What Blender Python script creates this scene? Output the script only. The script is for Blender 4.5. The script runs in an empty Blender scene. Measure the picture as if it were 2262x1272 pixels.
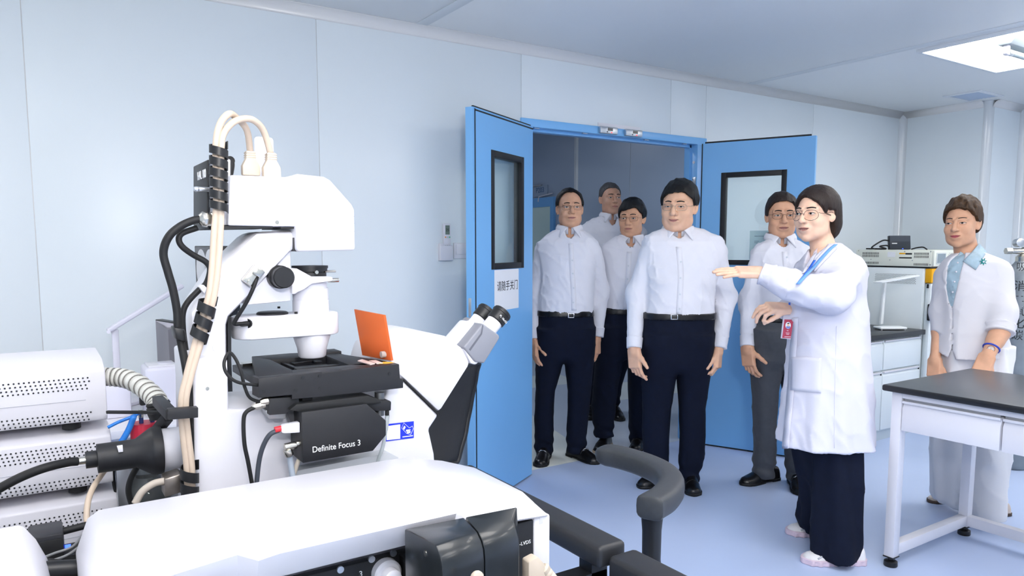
import bpy, bmesh, math, random
import numpy as np
from mathutils import Vector, Matrix

SC = bpy.context.scene
COL = SC.collection
PI = math.pi

# ---------------------------------------------------------------- camera
F_PX, CX, CY = 1621.5, 1131.0, 708.0          # focal length and principal point for a 2262 x 1272 frame
YAW, PITCH, CAM_H = math.radians(33.16), math.radians(5.855), 1.38
FW = np.array([math.sin(YAW) * math.cos(PITCH), math.cos(YAW) * math.cos(PITCH), -math.sin(PITCH)])
RT = np.array([math.cos(YAW), -math.sin(YAW), 0.0])
DN = np.cross(FW, RT)
CAM = np.array([0.0, 0.0, CAM_H])
cam_data = bpy.data.cameras.new('camera')
cam_data.sensor_width = 36.0
cam_data.lens = F_PX / 2262 * 36.0
cam_data.shift_y = (CY - 636.0) / 2262
cam_data.clip_start = 0.02
cam = bpy.data.objects.new('camera', cam_data)
COL.objects.link(cam)
m = Matrix.Identity(4)
for i in range(3):
    m[i][0], m[i][1], m[i][2], m[i][3] = RT[i], -DN[i], -FW[i], CAM[i]
cam.matrix_world = m
SC.camera = cam

# ---------------------------------------------------------------- world, exposure
world = bpy.data.worlds.new('world')
SC.world = world
world.use_nodes = True
world.node_tree.nodes['Background'].inputs[0].default_value = (0.9, 0.95, 1.0, 1)
world.node_tree.nodes['Background'].inputs[1].default_value = 0.35
SC.view_settings.view_transform = 'Standard'
SC.view_settings.look = 'None'
SC.view_settings.exposure = 0.0
SC.view_settings.gamma = 1.0
SC.view_settings.use_curve_mapping = False
try:
    SC.cycles.max_bounces = 8
    SC.cycles.diffuse_bounces = 4
    SC.cycles.use_denoising = True
    SC.cycles.caustics_reflective = False
    SC.cycles.caustics_refractive = False
except Exception:
    pass
PANEL_W = 8.9       # emission of the ceiling light panels


# the photographer's flash, turned up to bounce off the ceiling
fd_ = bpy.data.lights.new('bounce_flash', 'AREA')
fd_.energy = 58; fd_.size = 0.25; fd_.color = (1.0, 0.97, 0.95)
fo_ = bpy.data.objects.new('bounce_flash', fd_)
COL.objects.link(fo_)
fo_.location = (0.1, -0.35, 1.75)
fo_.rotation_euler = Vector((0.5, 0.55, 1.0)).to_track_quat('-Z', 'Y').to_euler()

# ---------------------------------------------------------------- from a place in the frame to a place in the room
def ray(u, v):
    return FW + RT * ((u - CX) / F_PX) + DN * ((v - CY) / F_PX)
def onz(u, v, z):
    d = ray(u, v); return CAM + d * ((z - CAM_H) / d[2])
def ony(u, v, y):
    d = ray(u, v); return CAM + d * (y / d[1])
def onx(u, v, x):
    d = ray(u, v); return CAM + d * (x / d[0])
def atd(u, v, t):
    return CAM + ray(u, v) * t
def depth(p):
    return float((np.asarray(p) - CAM) @ FW)

# ---------------------------------------------------------------- materials
MATS = {}
def lin(h):
    if isinstance(h, str):
        h = h.lstrip('#')
        c = [int(h[i:i + 2], 16) / 255 for i in (0, 2, 4)]
    else:
        c = list(h)
    return tuple((x / 12.92 if x <= 0.04045 else ((x + 0.055) / 1.055) ** 2.4) for x in c) + (1.0,)

def mat(name, col, rough=0.5, metal=0.0, var=0.03, vscale=6.0, bump=0.0, bscale=200.0, spec=0.5,
        coat=0.0, trans=0.0, alpha=1.0, emit=None, estr=0.0, sss=0.0, stretch=(1, 1, 1), ior=1.45, sheen=0.0):
    if name in MATS:
        return MATS[name]
    mt = bpy.data.materials.new(name)
    mt.use_nodes = True
    nt = mt.node_tree
    b = nt.nodes['Principled BSDF']
    c = lin(col)
    b.inputs['Roughness'].default_value = rough
    b.inputs['Metallic'].default_value = metal
    b.inputs['Specular IOR Level'].default_value = spec
    b.inputs['Coat Weight'].default_value = coat
    b.inputs['Transmission Weight'].default_value = trans
    b.inputs['Alpha'].default_value = alpha
    b.inputs['IOR'].default_value = ior
    b.inputs['Sheen Weight'].default_value = sheen
    if sss:
        b.inputs['Subsurface Weight'].default_value = sss
        b.inputs['Subsurface Radius'].default_value = (0.012, 0.005, 0.003)
        b.inputs['Subsurface Scale'].default_value = 0.5
    if emit is not None:
        b.inputs['Emission Color'].default_value = lin(emit)
        b.inputs['Emission Strength'].default_value = estr
    tc = nt.nodes.new('ShaderNodeTexCoord')
    mp = nt.nodes.new('ShaderNodeMapping')
    mp.inputs['Scale'].default_value = stretch
    nt.links.new(tc.outputs['Object'], mp.inputs['Vector'])
    if var > 0:
        n = nt.nodes.new('ShaderNodeTexNoise')
        n.inputs['Scale'].default_value = vscale
        n.inputs['Detail'].default_value = 4
        nt.links.new(mp.outputs['Vector'], n.inputs['Vector'])
        r = nt.nodes.new('ShaderNodeValToRGB')
        r.color_ramp.elements[0].position = 0.3
        r.color_ramp.elements[1].position = 0.7
        r.color_ramp.elements[0].color = tuple(max(0, x * (1 - var)) for x in c[:3]) + (1,)
        r.color_ramp.elements[1].color = tuple(min(1, x * (1 + var)) for x in c[:3]) + (1,)
        nt.links.new(n.outputs['Fac'], r.inputs['Fac'])
        nt.links.new(r.outputs['Color'], b.inputs['Base Color'])
    else:
        b.inputs['Base Color'].default_value = c
    if bump > 0:
        n2 = nt.nodes.new('ShaderNodeTexNoise')
        n2.inputs['Scale'].default_value = bscale
        n2.inputs['Detail'].default_value = 3
        nt.links.new(mp.outputs['Vector'], n2.inputs['Vector'])
        bp = nt.nodes.new('ShaderNodeBump')
        bp.inputs['Strength'].default_value = bump
        bp.inputs['Distance'].default_value = 0.002
        nt.links.new(n2.outputs['Fac'], bp.inputs['Height'])
        nt.links.new(bp.outputs['Normal'], b.inputs['Normal'])
    MATS[name] = mt
    return mt

def glass_mat(name, tint, gloss=0.08, through=0.9):
    """a flat pane: mostly see-through, a little mirror-like"""
    if name in MATS:
        return MATS[name]
    mt = bpy.data.materials.new(name); mt.use_nodes = True
    nt = mt.node_tree
    out = nt.nodes['Material Output']
    nt.nodes.remove(nt.nodes['Principled BSDF'])
    t = nt.nodes.new('ShaderNodeBsdfTransparent'); t.inputs[0].default_value = lin(tint)
    g = nt.nodes.new('ShaderNodeBsdfGlossy'); g.inputs['Roughness'].default_value = 0.03
    fr = nt.nodes.new('ShaderNodeLayerWeight')
    pw = nt.nodes.new('ShaderNodeMath'); pw.operation = 'POWER'; pw.inputs[1].default_value = 4.0
    ad = nt.nodes.new('ShaderNodeMath'); ad.operation = 'MULTIPLY_ADD'; ad.inputs[1].default_value = 0.35; ad.inputs[2].default_value = gloss
    mx = nt.nodes.new('ShaderNodeMixShader')
    nt.links.new(fr.outputs['Facing'], pw.inputs[0]); nt.links.new(pw.outputs[0], ad.inputs[0])
    nt.links.new(ad.outputs[0], mx.inputs[0])
    nt.links.new(t.outputs[0], mx.inputs[1]); nt.links.new(g.outputs[0], mx.inputs[2])
    nt.links.new(mx.outputs[0], out.inputs['Surface'])
    MATS[name] = mt
    return mt

# ---------------------------------------------------------------- objects
BASE = {}
def tag(o, label=None, cat=None, group=None, kind=None):
    if label: o['label'] = label
    if cat: o['category'] = cat
    if group: o['group'] = group
    if kind: o['kind'] = kind
    return o

def thing(name, loc, label, cat, group=None):
    o = bpy.data.objects.new(name, None)
    o.empty_display_size = 0.05
    COL.objects.link(o)
    o.location = tuple(float(x) for x in loc)
    BASE[o.name] = np.array(loc, float)
    return tag(o, label, cat, group)

def link_mesh(name, me, m, parent=None, smooth=False, origin=None):
    me.name = name
    if m is not None:
        if isinstance(m, (list, tuple)):
            for x in m: me.materials.append(x)
        else:
            me.materials.append(m)
    o = bpy.data.objects.new(name, me)
    if parent is None:
        if origin is None:
            n = len(me.vertices)
            co = np.empty(n * 3, np.float32); me.vertices.foreach_get('co', co)
            co = co.reshape(-1, 3)
            if n:
                lo, hi = co.min(0), co.max(0)
                origin = ((lo[0] + hi[0]) / 2, (lo[1] + hi[1]) / 2, lo[2])
            else:
                origin = (0, 0, 0)
        base = np.array(origin, float)
        o.location = tuple(base)
    else:
        base = BASE[parent.name]
        o.parent = parent
    COL.objects.link(o)
    BASE[o.name] = base
    me.transform(Matrix.Translation(-Vector(base)))
    if smooth:
        me.polygons.foreach_set('use_smooth', [True] * len(me.polygons))
        if smooth != 'all':
            try:
                me.set_sharp_from_angle(angle=math.radians(40))
            except Exception:
                pass
    return o

def from_bm(name, bm, m, parent=None, smooth=True, **kw):
    me = bpy.data.meshes.new(name)
    bmesh.ops.recalc_face_normals(bm, faces=bm.faces[:])
    bm.to_mesh(me); bm.free()
    return link_mesh(name, me, m, parent, smooth, **kw)

def bevel_bm(bm, w, seg=2, angle=30):
    if w <= 0: return
    ed = [e for e in bm.edges if len(e.link_faces) == 2 and e.calc_face_angle(0) > math.radians(angle)]
    if ed:
        bmesh.ops.bevel(bm, geom=ed, offset=w, segments=seg, profile=0.5, affect='EDGES', clamp_overlap=True)

def add_box(bm, lo, hi, M=None):
    vs = []
    for z in (lo[2], hi[2]):
        for y in (lo[1], hi[1]):
            for x in (lo[0], hi[0]):
                p = Vector((x, y, z))
                vs.append(bm.verts.new(M @ p if M is not None else p))
    for f in ((0, 2, 3, 1), (4, 5, 7, 6), (0, 1, 5, 4), (2, 6, 7, 3), (0, 4, 6, 2), (1, 3, 7, 5)):
        bm.faces.new([vs[i] for i in f])

def box(name, lo, hi, m, parent=None, bev=0.0, M=None, seg=2, **kw):
    bm = bmesh.new(); add_box(bm, lo, hi, M)
    bmesh.ops.recalc_face_normals(bm, faces=bm.faces[:])
    bevel_bm(bm, bev, seg)
    return from_bm(name, bm, m, parent, bev > 0, **kw)

def add_prism(bm, pts, vec):
    """pts: list of 3-D points of a flat outline; vec: extrusion"""
    v = Vector(tuple(float(x) for x in vec))
    a = [bm.verts.new(Vector(tuple(float(x) for x in p))) for p in pts]
    b = [bm.verts.new(q.co + v) for q in a]
    n = len(a)
    bm.faces.new(a); bm.faces.new(list(reversed(b)))
    for i in range(n):
        bm.faces.new((a[i], b[i], b[(i + 1) % n], a[(i + 1) % n]))

def prism(name, pts, vec, m, parent=None, bev=0.0, seg=2, **kw):
    bm = bmesh.new(); add_prism(bm, pts, vec)
    bmesh.ops.recalc_face_normals(bm, faces=bm.faces[:])
    bevel_bm(bm, bev, seg)
    return from_bm(name, bm, m, parent, bev > 0, **kw)

def frame_for(d):
    d = Vector(tuple(float(x) for x in d)).normalized()
    u = Vector((0, 0, 1)) if abs(d.z) < 0.95 else Vector((1, 0, 0))
    a = d.cross(u).normalized(); b = d.cross(a).normalized()
    return d, a, b

def add_lathe(bm, p0, d, prof, n=24, cap=True):
    """prof: list of (distance along d, radius)"""
    p0 = Vector(tuple(float(x) for x in p0))
    d, a, b = frame_for(d)
    rings = []
    for s, r in prof:
        rings.append([bm.verts.new(p0 + d * s + (a * math.cos(t) + b * math.sin(t)) * max(r, 1e-5))
                      for t in (2 * PI * i / n for i in range(n))])
    for r0, r1 in zip(rings, rings[1:]):
        for i in range(n):
            bm.faces.new((r0[i], r0[(i + 1) % n], r1[(i + 1) % n], r1[i]))
    if cap:
        bm.faces.new(list(reversed(rings[0]))); bm.faces.new(rings[-1])

def lathe(name, p0, d, prof, m, parent=None, n=28, **kw):
    bm = bmesh.new(); add_lathe(bm, p0, d, prof, n)
    return from_bm(name, bm, m, parent, True, **kw)

def cyl(name, p0, p1, r, m, parent=None, r1=None, n=24, bev=0.0, **kw):
    p0 = np.array(p0, float); p1 = np.array(p1, float)
    L = float(np.linalg.norm(p1 - p0)); r1 = r if r1 is None else r1
    if bev > 0:
        prof = [(0, r - bev), (bev * .3, r - bev * .3), (bev, r), (L - bev, r1), (L - bev * .3, r1 - bev * .3), (L, r1 - bev)]
    else:
        prof = [(0, r), (L, r1)]
    return lathe(name, p0, p1 - p0, prof, m, parent, n, **kw)

def spline(pts, k=8):
    pts = [np.array(p, float) for p in pts]
    if len(pts) < 3: return pts
    out = []
    P = [2 * pts[0] - pts[1]] + pts + [2 * pts[-1] - pts[-2]]
    for i in range(1, len(P) - 2):
        p0, p1, p2, p3 = P[i - 1], P[i], P[i + 1], P[i + 2]
        for j in range(k):
            t = j / k
            out.append(0.5 * ((2 * p1) + (-p0 + p2) * t + (2 * p0 - 5 * p1 + 4 * p2 - p3) * t * t + (-p0 + 3 * p1 - 3 * p2 + p3) * t ** 3))
    out.append(pts[-1])
    return out

def add_tube(bm, pts, r, n=10, closed=False):
    P = [Vector(tuple(float(c) for c in p)) for p in pts]
    N = len(P)
    rr = r if callable(r) else (lambda i: r)
    rings = []; prev = None
    for i, p in enumerate(P):
        if closed: t = P[(i + 1) % N] - P[i - 1]
        else: t = P[min(i + 1, N - 1)] - P[max(i - 1, 0)]
        if t.length < 1e-9: t = Vector((0, 0, 1))
        t.normalize()
        if prev is None:
            u = Vector((0, 0, 1)) if abs(t.z) < 0.9 else Vector((1, 0, 0))
            a = t.cross(u).normalized()
        else:
            a = (prev - t * prev.dot(t))
            if a.length < 1e-6: a = t.orthogonal()
            a.normalize()
        prev = a; b = t.cross(a)
        R = rr(i)
        rings.append([bm.verts.new(p + (a * math.cos(q) + b * math.sin(q)) * R) for q in (2 * PI * k / n for k in range(n))])
    for i in range(N if closed else N - 1):
        r0, r1 = rings[i], rings[(i + 1) % N]
        for k in range(n):
            bm.faces.new((r0[k], r0[(k + 1) % n], r1[(k + 1) % n], r1[k]))
    if not closed:
        bm.faces.new(list(reversed(rings[0]))); bm.faces.new(rings[-1])

def tube(name, pts, r, m, parent=None, k=8, n=10, closed=False, **kw):
    bm = bmesh.new()
    add_tube(bm, spline(pts, k) if k > 1 else pts, r, n, closed)
    return from_bm(name, bm, m, parent, 'all', **kw)

def text(name, s, loc, xdir, ydir, size, m, parent=None, ext=0.0003, align='CENTER', sx=1.0, wrap=0):
    """flat print standing on a surface; xdir along the line, ydir up"""
    c = bpy.data.curves.new(name, 'FONT')
    c.body = s; c.size = size; c.extrude = ext
    c.align_x = align; c.align_y = 'CENTER'
    c.materials.append(m)
    o = bpy.data.objects.new(name, c)
    x = Vector(tuple(float(q) for q in xdir)).normalized(); y = Vector(tuple(float(q) for q in ydir)).normalized()
    z = x.cross(y).normalized(); y = z.cross(x)
    M = Matrix.Identity(4)
    for i in range(3):
        M[i][0], M[i][1], M[i][2], M[i][3] = x[i] * sx, y[i], z[i], float(loc[i])
    COL.objects.link(o)
    bpy.context.view_layer.update()
    me = bpy.data.meshes.new_from_object(o)
    bpy.data.objects.remove(o); bpy.data.curves.remove(c)
    if wrap:                      # bent round an upright cylinder of that radius
        n = len(me.vertices); co = np.empty(n * 3, np.float32); me.vertices.foreach_get('co', co); co = co.reshape(-1, 3)
        a = co[:, 0] * sx / wrap
        co[:, 2] += wrap * (np.cos(a) - 1); co[:, 0] = wrap * np.sin(a) / sx
        me.vertices.foreach_set('co', co.ravel())
    me.transform(M)
    return link_mesh(name, me, None, parent, False)

def grid_sheet(name, fn, nu, nv, m, parent=None, thick=0.0, smooth='all', **kw):
    """fn(u, v) -> point, u, v in 0..1"""
    bm = bmesh.new()
    V = [[bm.verts.new(Vector(tuple(float(c) for c in fn(i / nu, j / nv)))) for j in range(nv + 1)] for i in range(nu + 1)]
    for i in range(nu):
        for j in range(nv):
            bm.faces.new((V[i][j], V[i + 1][j], V[i + 1][j + 1], V[i][j + 1]))
    if thick:
        bmesh.ops.recalc_face_normals(bm, faces=bm.faces[:])
        bmesh.ops.solidify(bm, geom=bm.faces[:], thickness=thick)
    return from_bm(name, bm, m, parent, smooth, **kw)

# common materials
M_wall = mat('wall_panel', '#dfe7ec', 0.3, var=0.012, vscale=1.2, bump=0.02, bscale=9, spec=0.45)
M_ceil = mat('ceiling_panel', '#eceff1', 0.38, var=0.01, vscale=1.5)
M_cove = mat('cove_white', '#dcdcdc', 0.3, var=0.01)
M_white = mat('white_enamel', '#dfdfe7', 0.3, var=0.01, spec=0.5)
M_whitep = mat('white_plastic', '#dcdce4', 0.42, var=0.01)
M_black = mat('black_plastic', '#17181b', 0.42, var=0.1, bump=0.05, bscale=900)
M_blackm = mat('black_anodised', '#1c1d21', 0.5, var=0.08, vscale=40, bump=0.06, bscale=1500)
M_dark = mat('dark_rubber', '#111214', 0.6, var=0.1)
M_steel = mat('nickel_steel', '#c8c4ba', 0.22, metal=1.0, var=0.05)
M_alu = mat('brushed_aluminium', '#c9ccd0', 0.32, metal=1.0, var=0.04, vscale=30)
M_blue = mat('door_blue', '#7db9ee', 0.28, var=0.015, vscale=2)
M_beige = mat('beige_cable', '#c9b7a5', 0.5, var=0.03)
M_ink = mat('print_black', '#202226', 0.7, var=0)
M_paper = mat('white_paper', '#f0f2f6', 0.75, var=0.01)
M_wprint = mat('print_white', '#eef0f4', 0.6, var=0)
# ================================================================ the room
D = 3.58           # plane of the wall with the double door
ZC = 2.511         # ceiling
XR = 6.36          # the end wall on the right
YB, XL = -2.6, -1.7
DL, DRT = 2.44, 3.84      # clear door opening
DT = 2.062                # its head

def struct(o, label=None):
    o['kind'] = 'structure'
    if label: o['label'] = label
    return o

# floor: blue sheet in the room, grey in the hall behind
M_floor = mat('blue_vinyl', '#bccdee', 0.3, var=0.03, vscale=1.4, bump=0.03, bscale=60, spec=0.4)
M_floor2 = mat('grey_vinyl', '#cfd8e4', 0.35, var=0.04, vscale=1.0, bump=0.03, bscale=40)
M_floor3 = mat('pale_vinyl', '#f2f6f0', 0.35, var=0.05, vscale=2.0)
fl = struct(box('floor', (XL - .2, YB - .2, -0.1), (8.2, 3.62, 0.0), M_floor), 'pale blue vinyl floor of the laboratory')
struct(box('floor_hall', (-2.0, 3.62, -0.1), (9.5, 12.5, 0.0), M_floor2), 'grey vinyl floor of the hall beyond the double door')
# pale bands inlaid in the hall floor
for i, pts in enumerate(([(1.9, 3.63), (3.02, 3.63), (3.5, 5.35), (2.3, 5.35)], [(4.15, 4.9), (6.4, 4.75), (6.4, 5.45), (4.3, 5.55)], [(2.2, 5.9), (4.6, 5.75), (4.7, 6.3), (2.4, 6.5)])):
    o = prism('floor_band', [(x, y, -0.004) for x, y in pts], (0, 0, 0.0045), M_floor3, fl if False else None)
    struct(o, 'pale inlaid band in the hall floor')

# main wall of sandwich panels, 1.2 m each, with open joints
wall = bpy.data.objects.new('wall_back', None); COL.objects.link(wall); wall.location = (2.4, D, 0)
BASE[wall.name] = np.array((2.4, D, 0.0)); struct(wall, 'white sandwich panel wall with the blue double door')
seams = [XL, -1.18, 0.022, 1.212, 2.402]
J = 0.0015
for a, b in zip(seams, seams[1:]):
    box('wall_panel', (a + J, D, 0), (b - J, D + 0.10, ZC + .1), M_wall, wall, bev=0.0012)
box('wall_panel', (2.402 + J, D, DT + 0.045), (3.59 - J, D + 0.10, ZC + .1), M_wall, wall, bev=0.0012)
box('wall_panel', (3.59 + J, D, DT + 0.045), (3.925 - J, D + 0.10, ZC + .1), M_wall, wall, bev=0.0012)
for a, b in ((3.925, 5.12), (5.12, XR + .1)):
    box('wall_panel', (a + J, D, 0), (b - J, D + 0.10, ZC + .1), M_wall, wall, bev=0.0012)
box('backing', (XL, D + .004, 0), (2.38, D + .098, ZC + .1), M_cove, wall)
box('backing', (2.40, D + .004, DT + .06), (3.92, D + .098, ZC + .1), M_cove, wall)
# aluminium flashing strip above the lintel
box('flashing', (2.97, D - .004, 2.107), (3.32, D, 2.132), M_white, wall)

# blue steel door frame
fr = bpy.data.objects.new('trim_1', None); COL.objects.link(fr); fr.location = (3.14, D, 0)
BASE[fr.name] = np.array((3.14, D, 0.0)); struct(fr, 'blue steel frame of the double door')
box('lintel', (2.395, D - .012, DT), (3.928, D + .11, 2.108), M_blue, fr, bev=.002)
box('jamb', (2.395, D - .012, 0), (DL, D + .11, DT), M_blue, fr, bev=.002)
box('jamb', (DRT, D - .012, 0), (3.928, D + .11, DT), M_blue, fr, bev=.002)
box('stop', (DL, D + .045, 0), (DL + .014, D + .09, DT), M_blue, fr)
box('stop', (DRT - .014, D + .045, 0), (DRT, D + .09, DT), M_blue, fr)
box('stop', (DL, D + .045, DT - .016), (DRT, D + .09, DT), M_blue, fr)
for z in (1.72, 1.12, .3):
    h = box('hinge', (DRT - .003, D - .004, z), (DRT + .001, D + .028, z + .125), M_alu, fr, bev=.001)
    for k in range(4):
        cyl('screw', (DRT - .005, D + .012 + (.008 if k % 2 else -.004), z + .018 + .03 * k), (DRT - .002, D + .012 + (.008 if k % 2 else -.004), z + .018 + .03 * k), .0035, M_steel, h, n=8)
cyl('cap', (DRT - .004, D + .018, 1.945), (DRT, D + .018, 1.945), .01, M_whitep, fr, n=12)
for x in (2.50, 2.86, 3.37, 3.72):
    box('bracket', (x, D + .005, DT - .004), (x + .035, D + .02, DT - .0005), M_alu, fr)

# door leaves
M_glass = glass_mat('door_glass', '#f5fafa', 0.04)
M_gasket = mat('black_gasket', '#14161a', 0.5, var=0)
def leaf(name, hx, hy, dx, dy, nx, ny, L, win, label):
    """hinge point, direction away from the hinge, normal of the face turned to the room"""
    o = bpy.data.objects.new(name, None); COL.objects.link(o)
    o.location = (hx, hy, 0); BASE[o.name] = np.array((hx, hy, 0.0))
    struct(o, label)
    d = Vector((dx, dy, 0)).normalized(); n = Vector((nx, ny, 0)).normalized()
    M = Matrix.Identity(4)
    for i in range(3):
        M[i][0], M[i][1], M[i][2] = d[i], n[i], (0, 0, 1)[i]
    M.translation = (hx, hy, 0)
    T, z0, z1 = 0.042, 0.012, 2.056
    s0, s1, w0, w1 = win
    for lo, hi in (((0, -T, z0), (s0, 0, z1)), ((s1, -T, z0), (L, 0, z1)), ((s0, -T, z0), (s1, 0, w0)), ((s0, -T, w1), (s1, 0, z1))):
        box('leaf_panel', lo, hi, M_blue, o, M=M)
    fw = .028
    for lo, hi in (((s0 - .004, -T - .003, w0 - .004), (s0 + fw, .004, w1 + .004)), ((s1 - fw, -T - .003, w0 - .004), (s1 + .004, .004, w1 + .004)),
                   ((s0 + fw, -T - .003, w0 - .004), (s1 - fw, .004, w0 + fw)), ((s0 + fw, -T - .003, w1 - fw), (s1 - fw, .004, w1 + .004))):
        box('window_frame', lo, hi, M_gasket, o, bev=.001, M=M)
    box('pane', (s0 + fw, -.014, w0 + fw), (s1 - fw, -.010, w1 - fw), M_glass, o, M=M)
    pass
    return o, M, L, T, z0, z1
LD = (-0.8644, -0.5027); LN = (0.5027, -0.8644)
dl, ML, LL, T, z0, z1 = leaf('door_1', 2.452, 3.534, *LD, *LN, 0.695, (.126, .503, 1.257, 1.866), 'left blue door leaf standing wide open with a printed sheet')
box('gasket', (0.02, -.014, z1 - .001), (LL - .012, -.004, z1 + .008), M_gasket, dl, M=ML)
box('gasket', (LL - .024, -.0005, z0), (LL - .016, .0022, z1 - .006), M_gasket, dl, M=ML)
box('gasket', (0.0, -.0005, z1 - .016), (LL - .016, .0022, z1 - .009), M_gasket, dl, M=ML)
box('lock_plate', (LL - .0005, -.030, 1.02), (LL + .0015, -.014, 1.115), M_alu, dl, bev=.0006, M=ML)
box('bottom_seal', (0.01, -.034, .003), (LL - .01, -.012, .012), M_gasket, dl, M=ML)
RD = (0.4134, -0.9106); RN = (-0.9106, -0.4134)
dr, MR, LR_, T, z0, z1 = leaf('door_2', 3.81, 3.502, *RD, *RN, 0.718, (.14, .55, 1.255, 1.854), 'right blue door leaf standing open behind the front group')
box('gasket', (0.02, -.016, z1), (LR_ - .028, -.002, z1 + .011), M_gasket, dr, M=MR)
box('gasket', (0.0, -.0005, z0), (.007, .0025, z1), M_gasket, dr, M=MR)
box('bottom_seal', (0.01, -.034, .003), (LR_ - .01, -.006, .013), M_gasket, dr, M=MR)
# sheet taped to the left leaf, in front of it
def leaf_pt(M, s, n, z): return M @ Vector((s, n, z))
sg = thing('paper_sign', leaf_pt(ML, .335, .001, 1.03), 'white printed sheet taped under the window of the left blue door leaf', 'sign')
box('sheet', (.187, .0008, 1.030), (.476, .0018, 1.250), M_paper, sg, M=ML)
text('lettering', '请随手关门', leaf_pt(ML, .322, .0022, 1.158), (-LD[0], -LD[1], 0), (0, 0, 1), .058, M_ink, sg, sx=.86)
# sheet on the glass of the right leaf
nt_ = thing('notice_sheet', leaf_pt(MR, .43, -.017, 1.29), 'pale notice sheet hung low behind the glass of the right door leaf', 'sign')
M_faint = mat('faint_print', '#8fa0ad', 0.8, var=0)
box('sheet', (.33, -.0185, 1.29), (.515, -.0175, 1.475), mat('pale_sheet', '#dfeef2', .8, var=0), nt_, M=MR)
for k, (z, w) in enumerate(((1.437, .10), (1.405, .03), (1.395, .022), (1.36, .12), (1.35, .09))):
    box('print_line', (.36, -.0176, z), (.36 + w, -.0172, z + .004), M_faint, nt_, M=MR)

# the two door contacts on the lintel
M_lcd = mat('dark_lcd', '#2a3136', 0.2, var=0)
M_led = mat('red_led', '#ff3030', 0.3, var=0, emit='#ff3030', estr=2.0)
for x, lab in ((3.035, 'silver door contact with small dark display, nearer the left leaf'), (3.243, 'silver door contact with small dark display, nearer the right leaf')):
    t_ = thing('door_contact', (x, D - .013, 2.06), lab, 'sensor', 'silver contacts on the blue lintel')
    box('housing', (x - .07, D - .034, 2.066), (x + .07, D - .013, 2.108), M_alu, t_, bev=.004)
    box('display', (x - .012, D - .0352, 2.083), (x + .028, D - .0338, 2.101), M_lcd, t_)
    box('indicator', (x + .014, D - .0352, 2.071), (x + .024, D - .0336, 2.077), M_led, t_)
    box('button', (x - .02, D - .0352, 2.072), (x - .012, D - .0336, 2.079), M_black, t_)

# cove between wall and ceiling, and in the corners
def cove(name, p0, p1, inw, label):
    """quarter round along p0->p1; inw: horizontal direction into the room"""
    R = 0.05
    p0 = np.array(p0, float); p1 = np.array(p1, float); inw = np.array(inw, float)
    def f(u, v):
        a = v * PI / 2
        q = p0 + (p1 - p0) * u
        return q + inw * (R - R * math.cos(a)) + np.array((0, 0, -R * (1 - math.sin(a))))
    o = grid_sheet(name, f, 2, 8, M_cove, None, thick=.002)
    return struct(o, label)
cove('trim_2', (XL, D, ZC), (XR, D, ZC), (0, -1, 0), 'white cove between back wall and ceiling')
cove('trim_3', (XR, D, ZC), (XR, 2.93, ZC), (-1, 0, 0), 'white cove above the end wall')
# end wall on the right with rounded convex corner, short return, then on
wr = struct(box('wall_right', (XR, 2.93, 0), (XR + .1, D + .1, ZC + .1), M_wall, bev=0), 'white end wall beside the incubator')
def rcorner(u, v):
    a = u * PI / 2
    return np.array((XR + .055 - .055 * math.cos(a), 2.93 - .055 * math.sin(a), v * (ZC + .05)))
struct(grid_sheet('trim_4', rcorner, 10, 1, mat('corner_alu', '#cfd4d8', .18, var=.01, spec=.8), None), 'rounded corner post of the end wall')
struct(box('wall_return', (XR + .055, 2.875, 0), (7.0, 2.975, ZC + .1), M_wall), 'short return of the end wall')
struct(box('wall_far_right', (6.9, YB, 0), (7.0, 2.875, ZC + .1), M_wall), 'white wall behind the gas cylinder')
def icorner(cx, cy, sx, sy, name, lab):
    R = .05
    def f(u, v):
        a = u * PI / 2
        return np.array((cx + sx * (R - R * math.sin(a)), cy + sy * (R - R * math.cos(a)), v * ZC))
    return struct(grid_sheet(name, f, 8, 1, MATS['corner_alu'], None), lab)
icorner(XR, D, -1, -1, 'trim_5', 'rounded strip in the corner of back and end wall')
icorner(6.9, 2.875, -1, -1, 'trim_6', 'rounded strip in the corner by the gas cylinder')
cove('trim_7', (XR + .03, 2.875, ZC), (6.9, 2.875, ZC), (0, -1, 0), 'white cove above the short return')
struct(box('wall_left', (XL - .1, YB, 0), (XL, D + .1, ZC + .1), M_wall))
struct(box('wall_front', (XL - .1, YB - .1, 0), (7.0, YB, ZC + .1), M_wall))
# ceiling: panels with wide flush strips between
M_strip = mat('ceiling_strip', '#dce2e7', 0.38, var=.01)
cl = bpy.data.objects.new('ceiling', None); COL.objects.link(cl); cl.location = (2.5, 0, ZC); BASE[cl.name] = np.array((2.5, 0, ZC)); struct(cl, 'grey white ceiling of wide metal panels')
xs = [-1.8, -0.86, -0.795, 1.72, 1.785, 4.28, 4.345, 7.0]
for i, (a, b) in enumerate(zip(xs, xs[1:])):
    strip = (i % 2 == 1)
    dz = -.002 if strip else 0.0
    box('ceiling_strip' if strip else 'ceiling_panel', (a + (.0 if strip else .0012), YB, ZC + dz), (b - (.0 if strip else .0012), D + .02, ZC + .06), M_strip if strip else M_ceil, cl, bev=.001)
box('backing', (-1.8, YB, ZC + .03), (7.0, D + .02, ZC + .08), M_ceil, cl)

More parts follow.
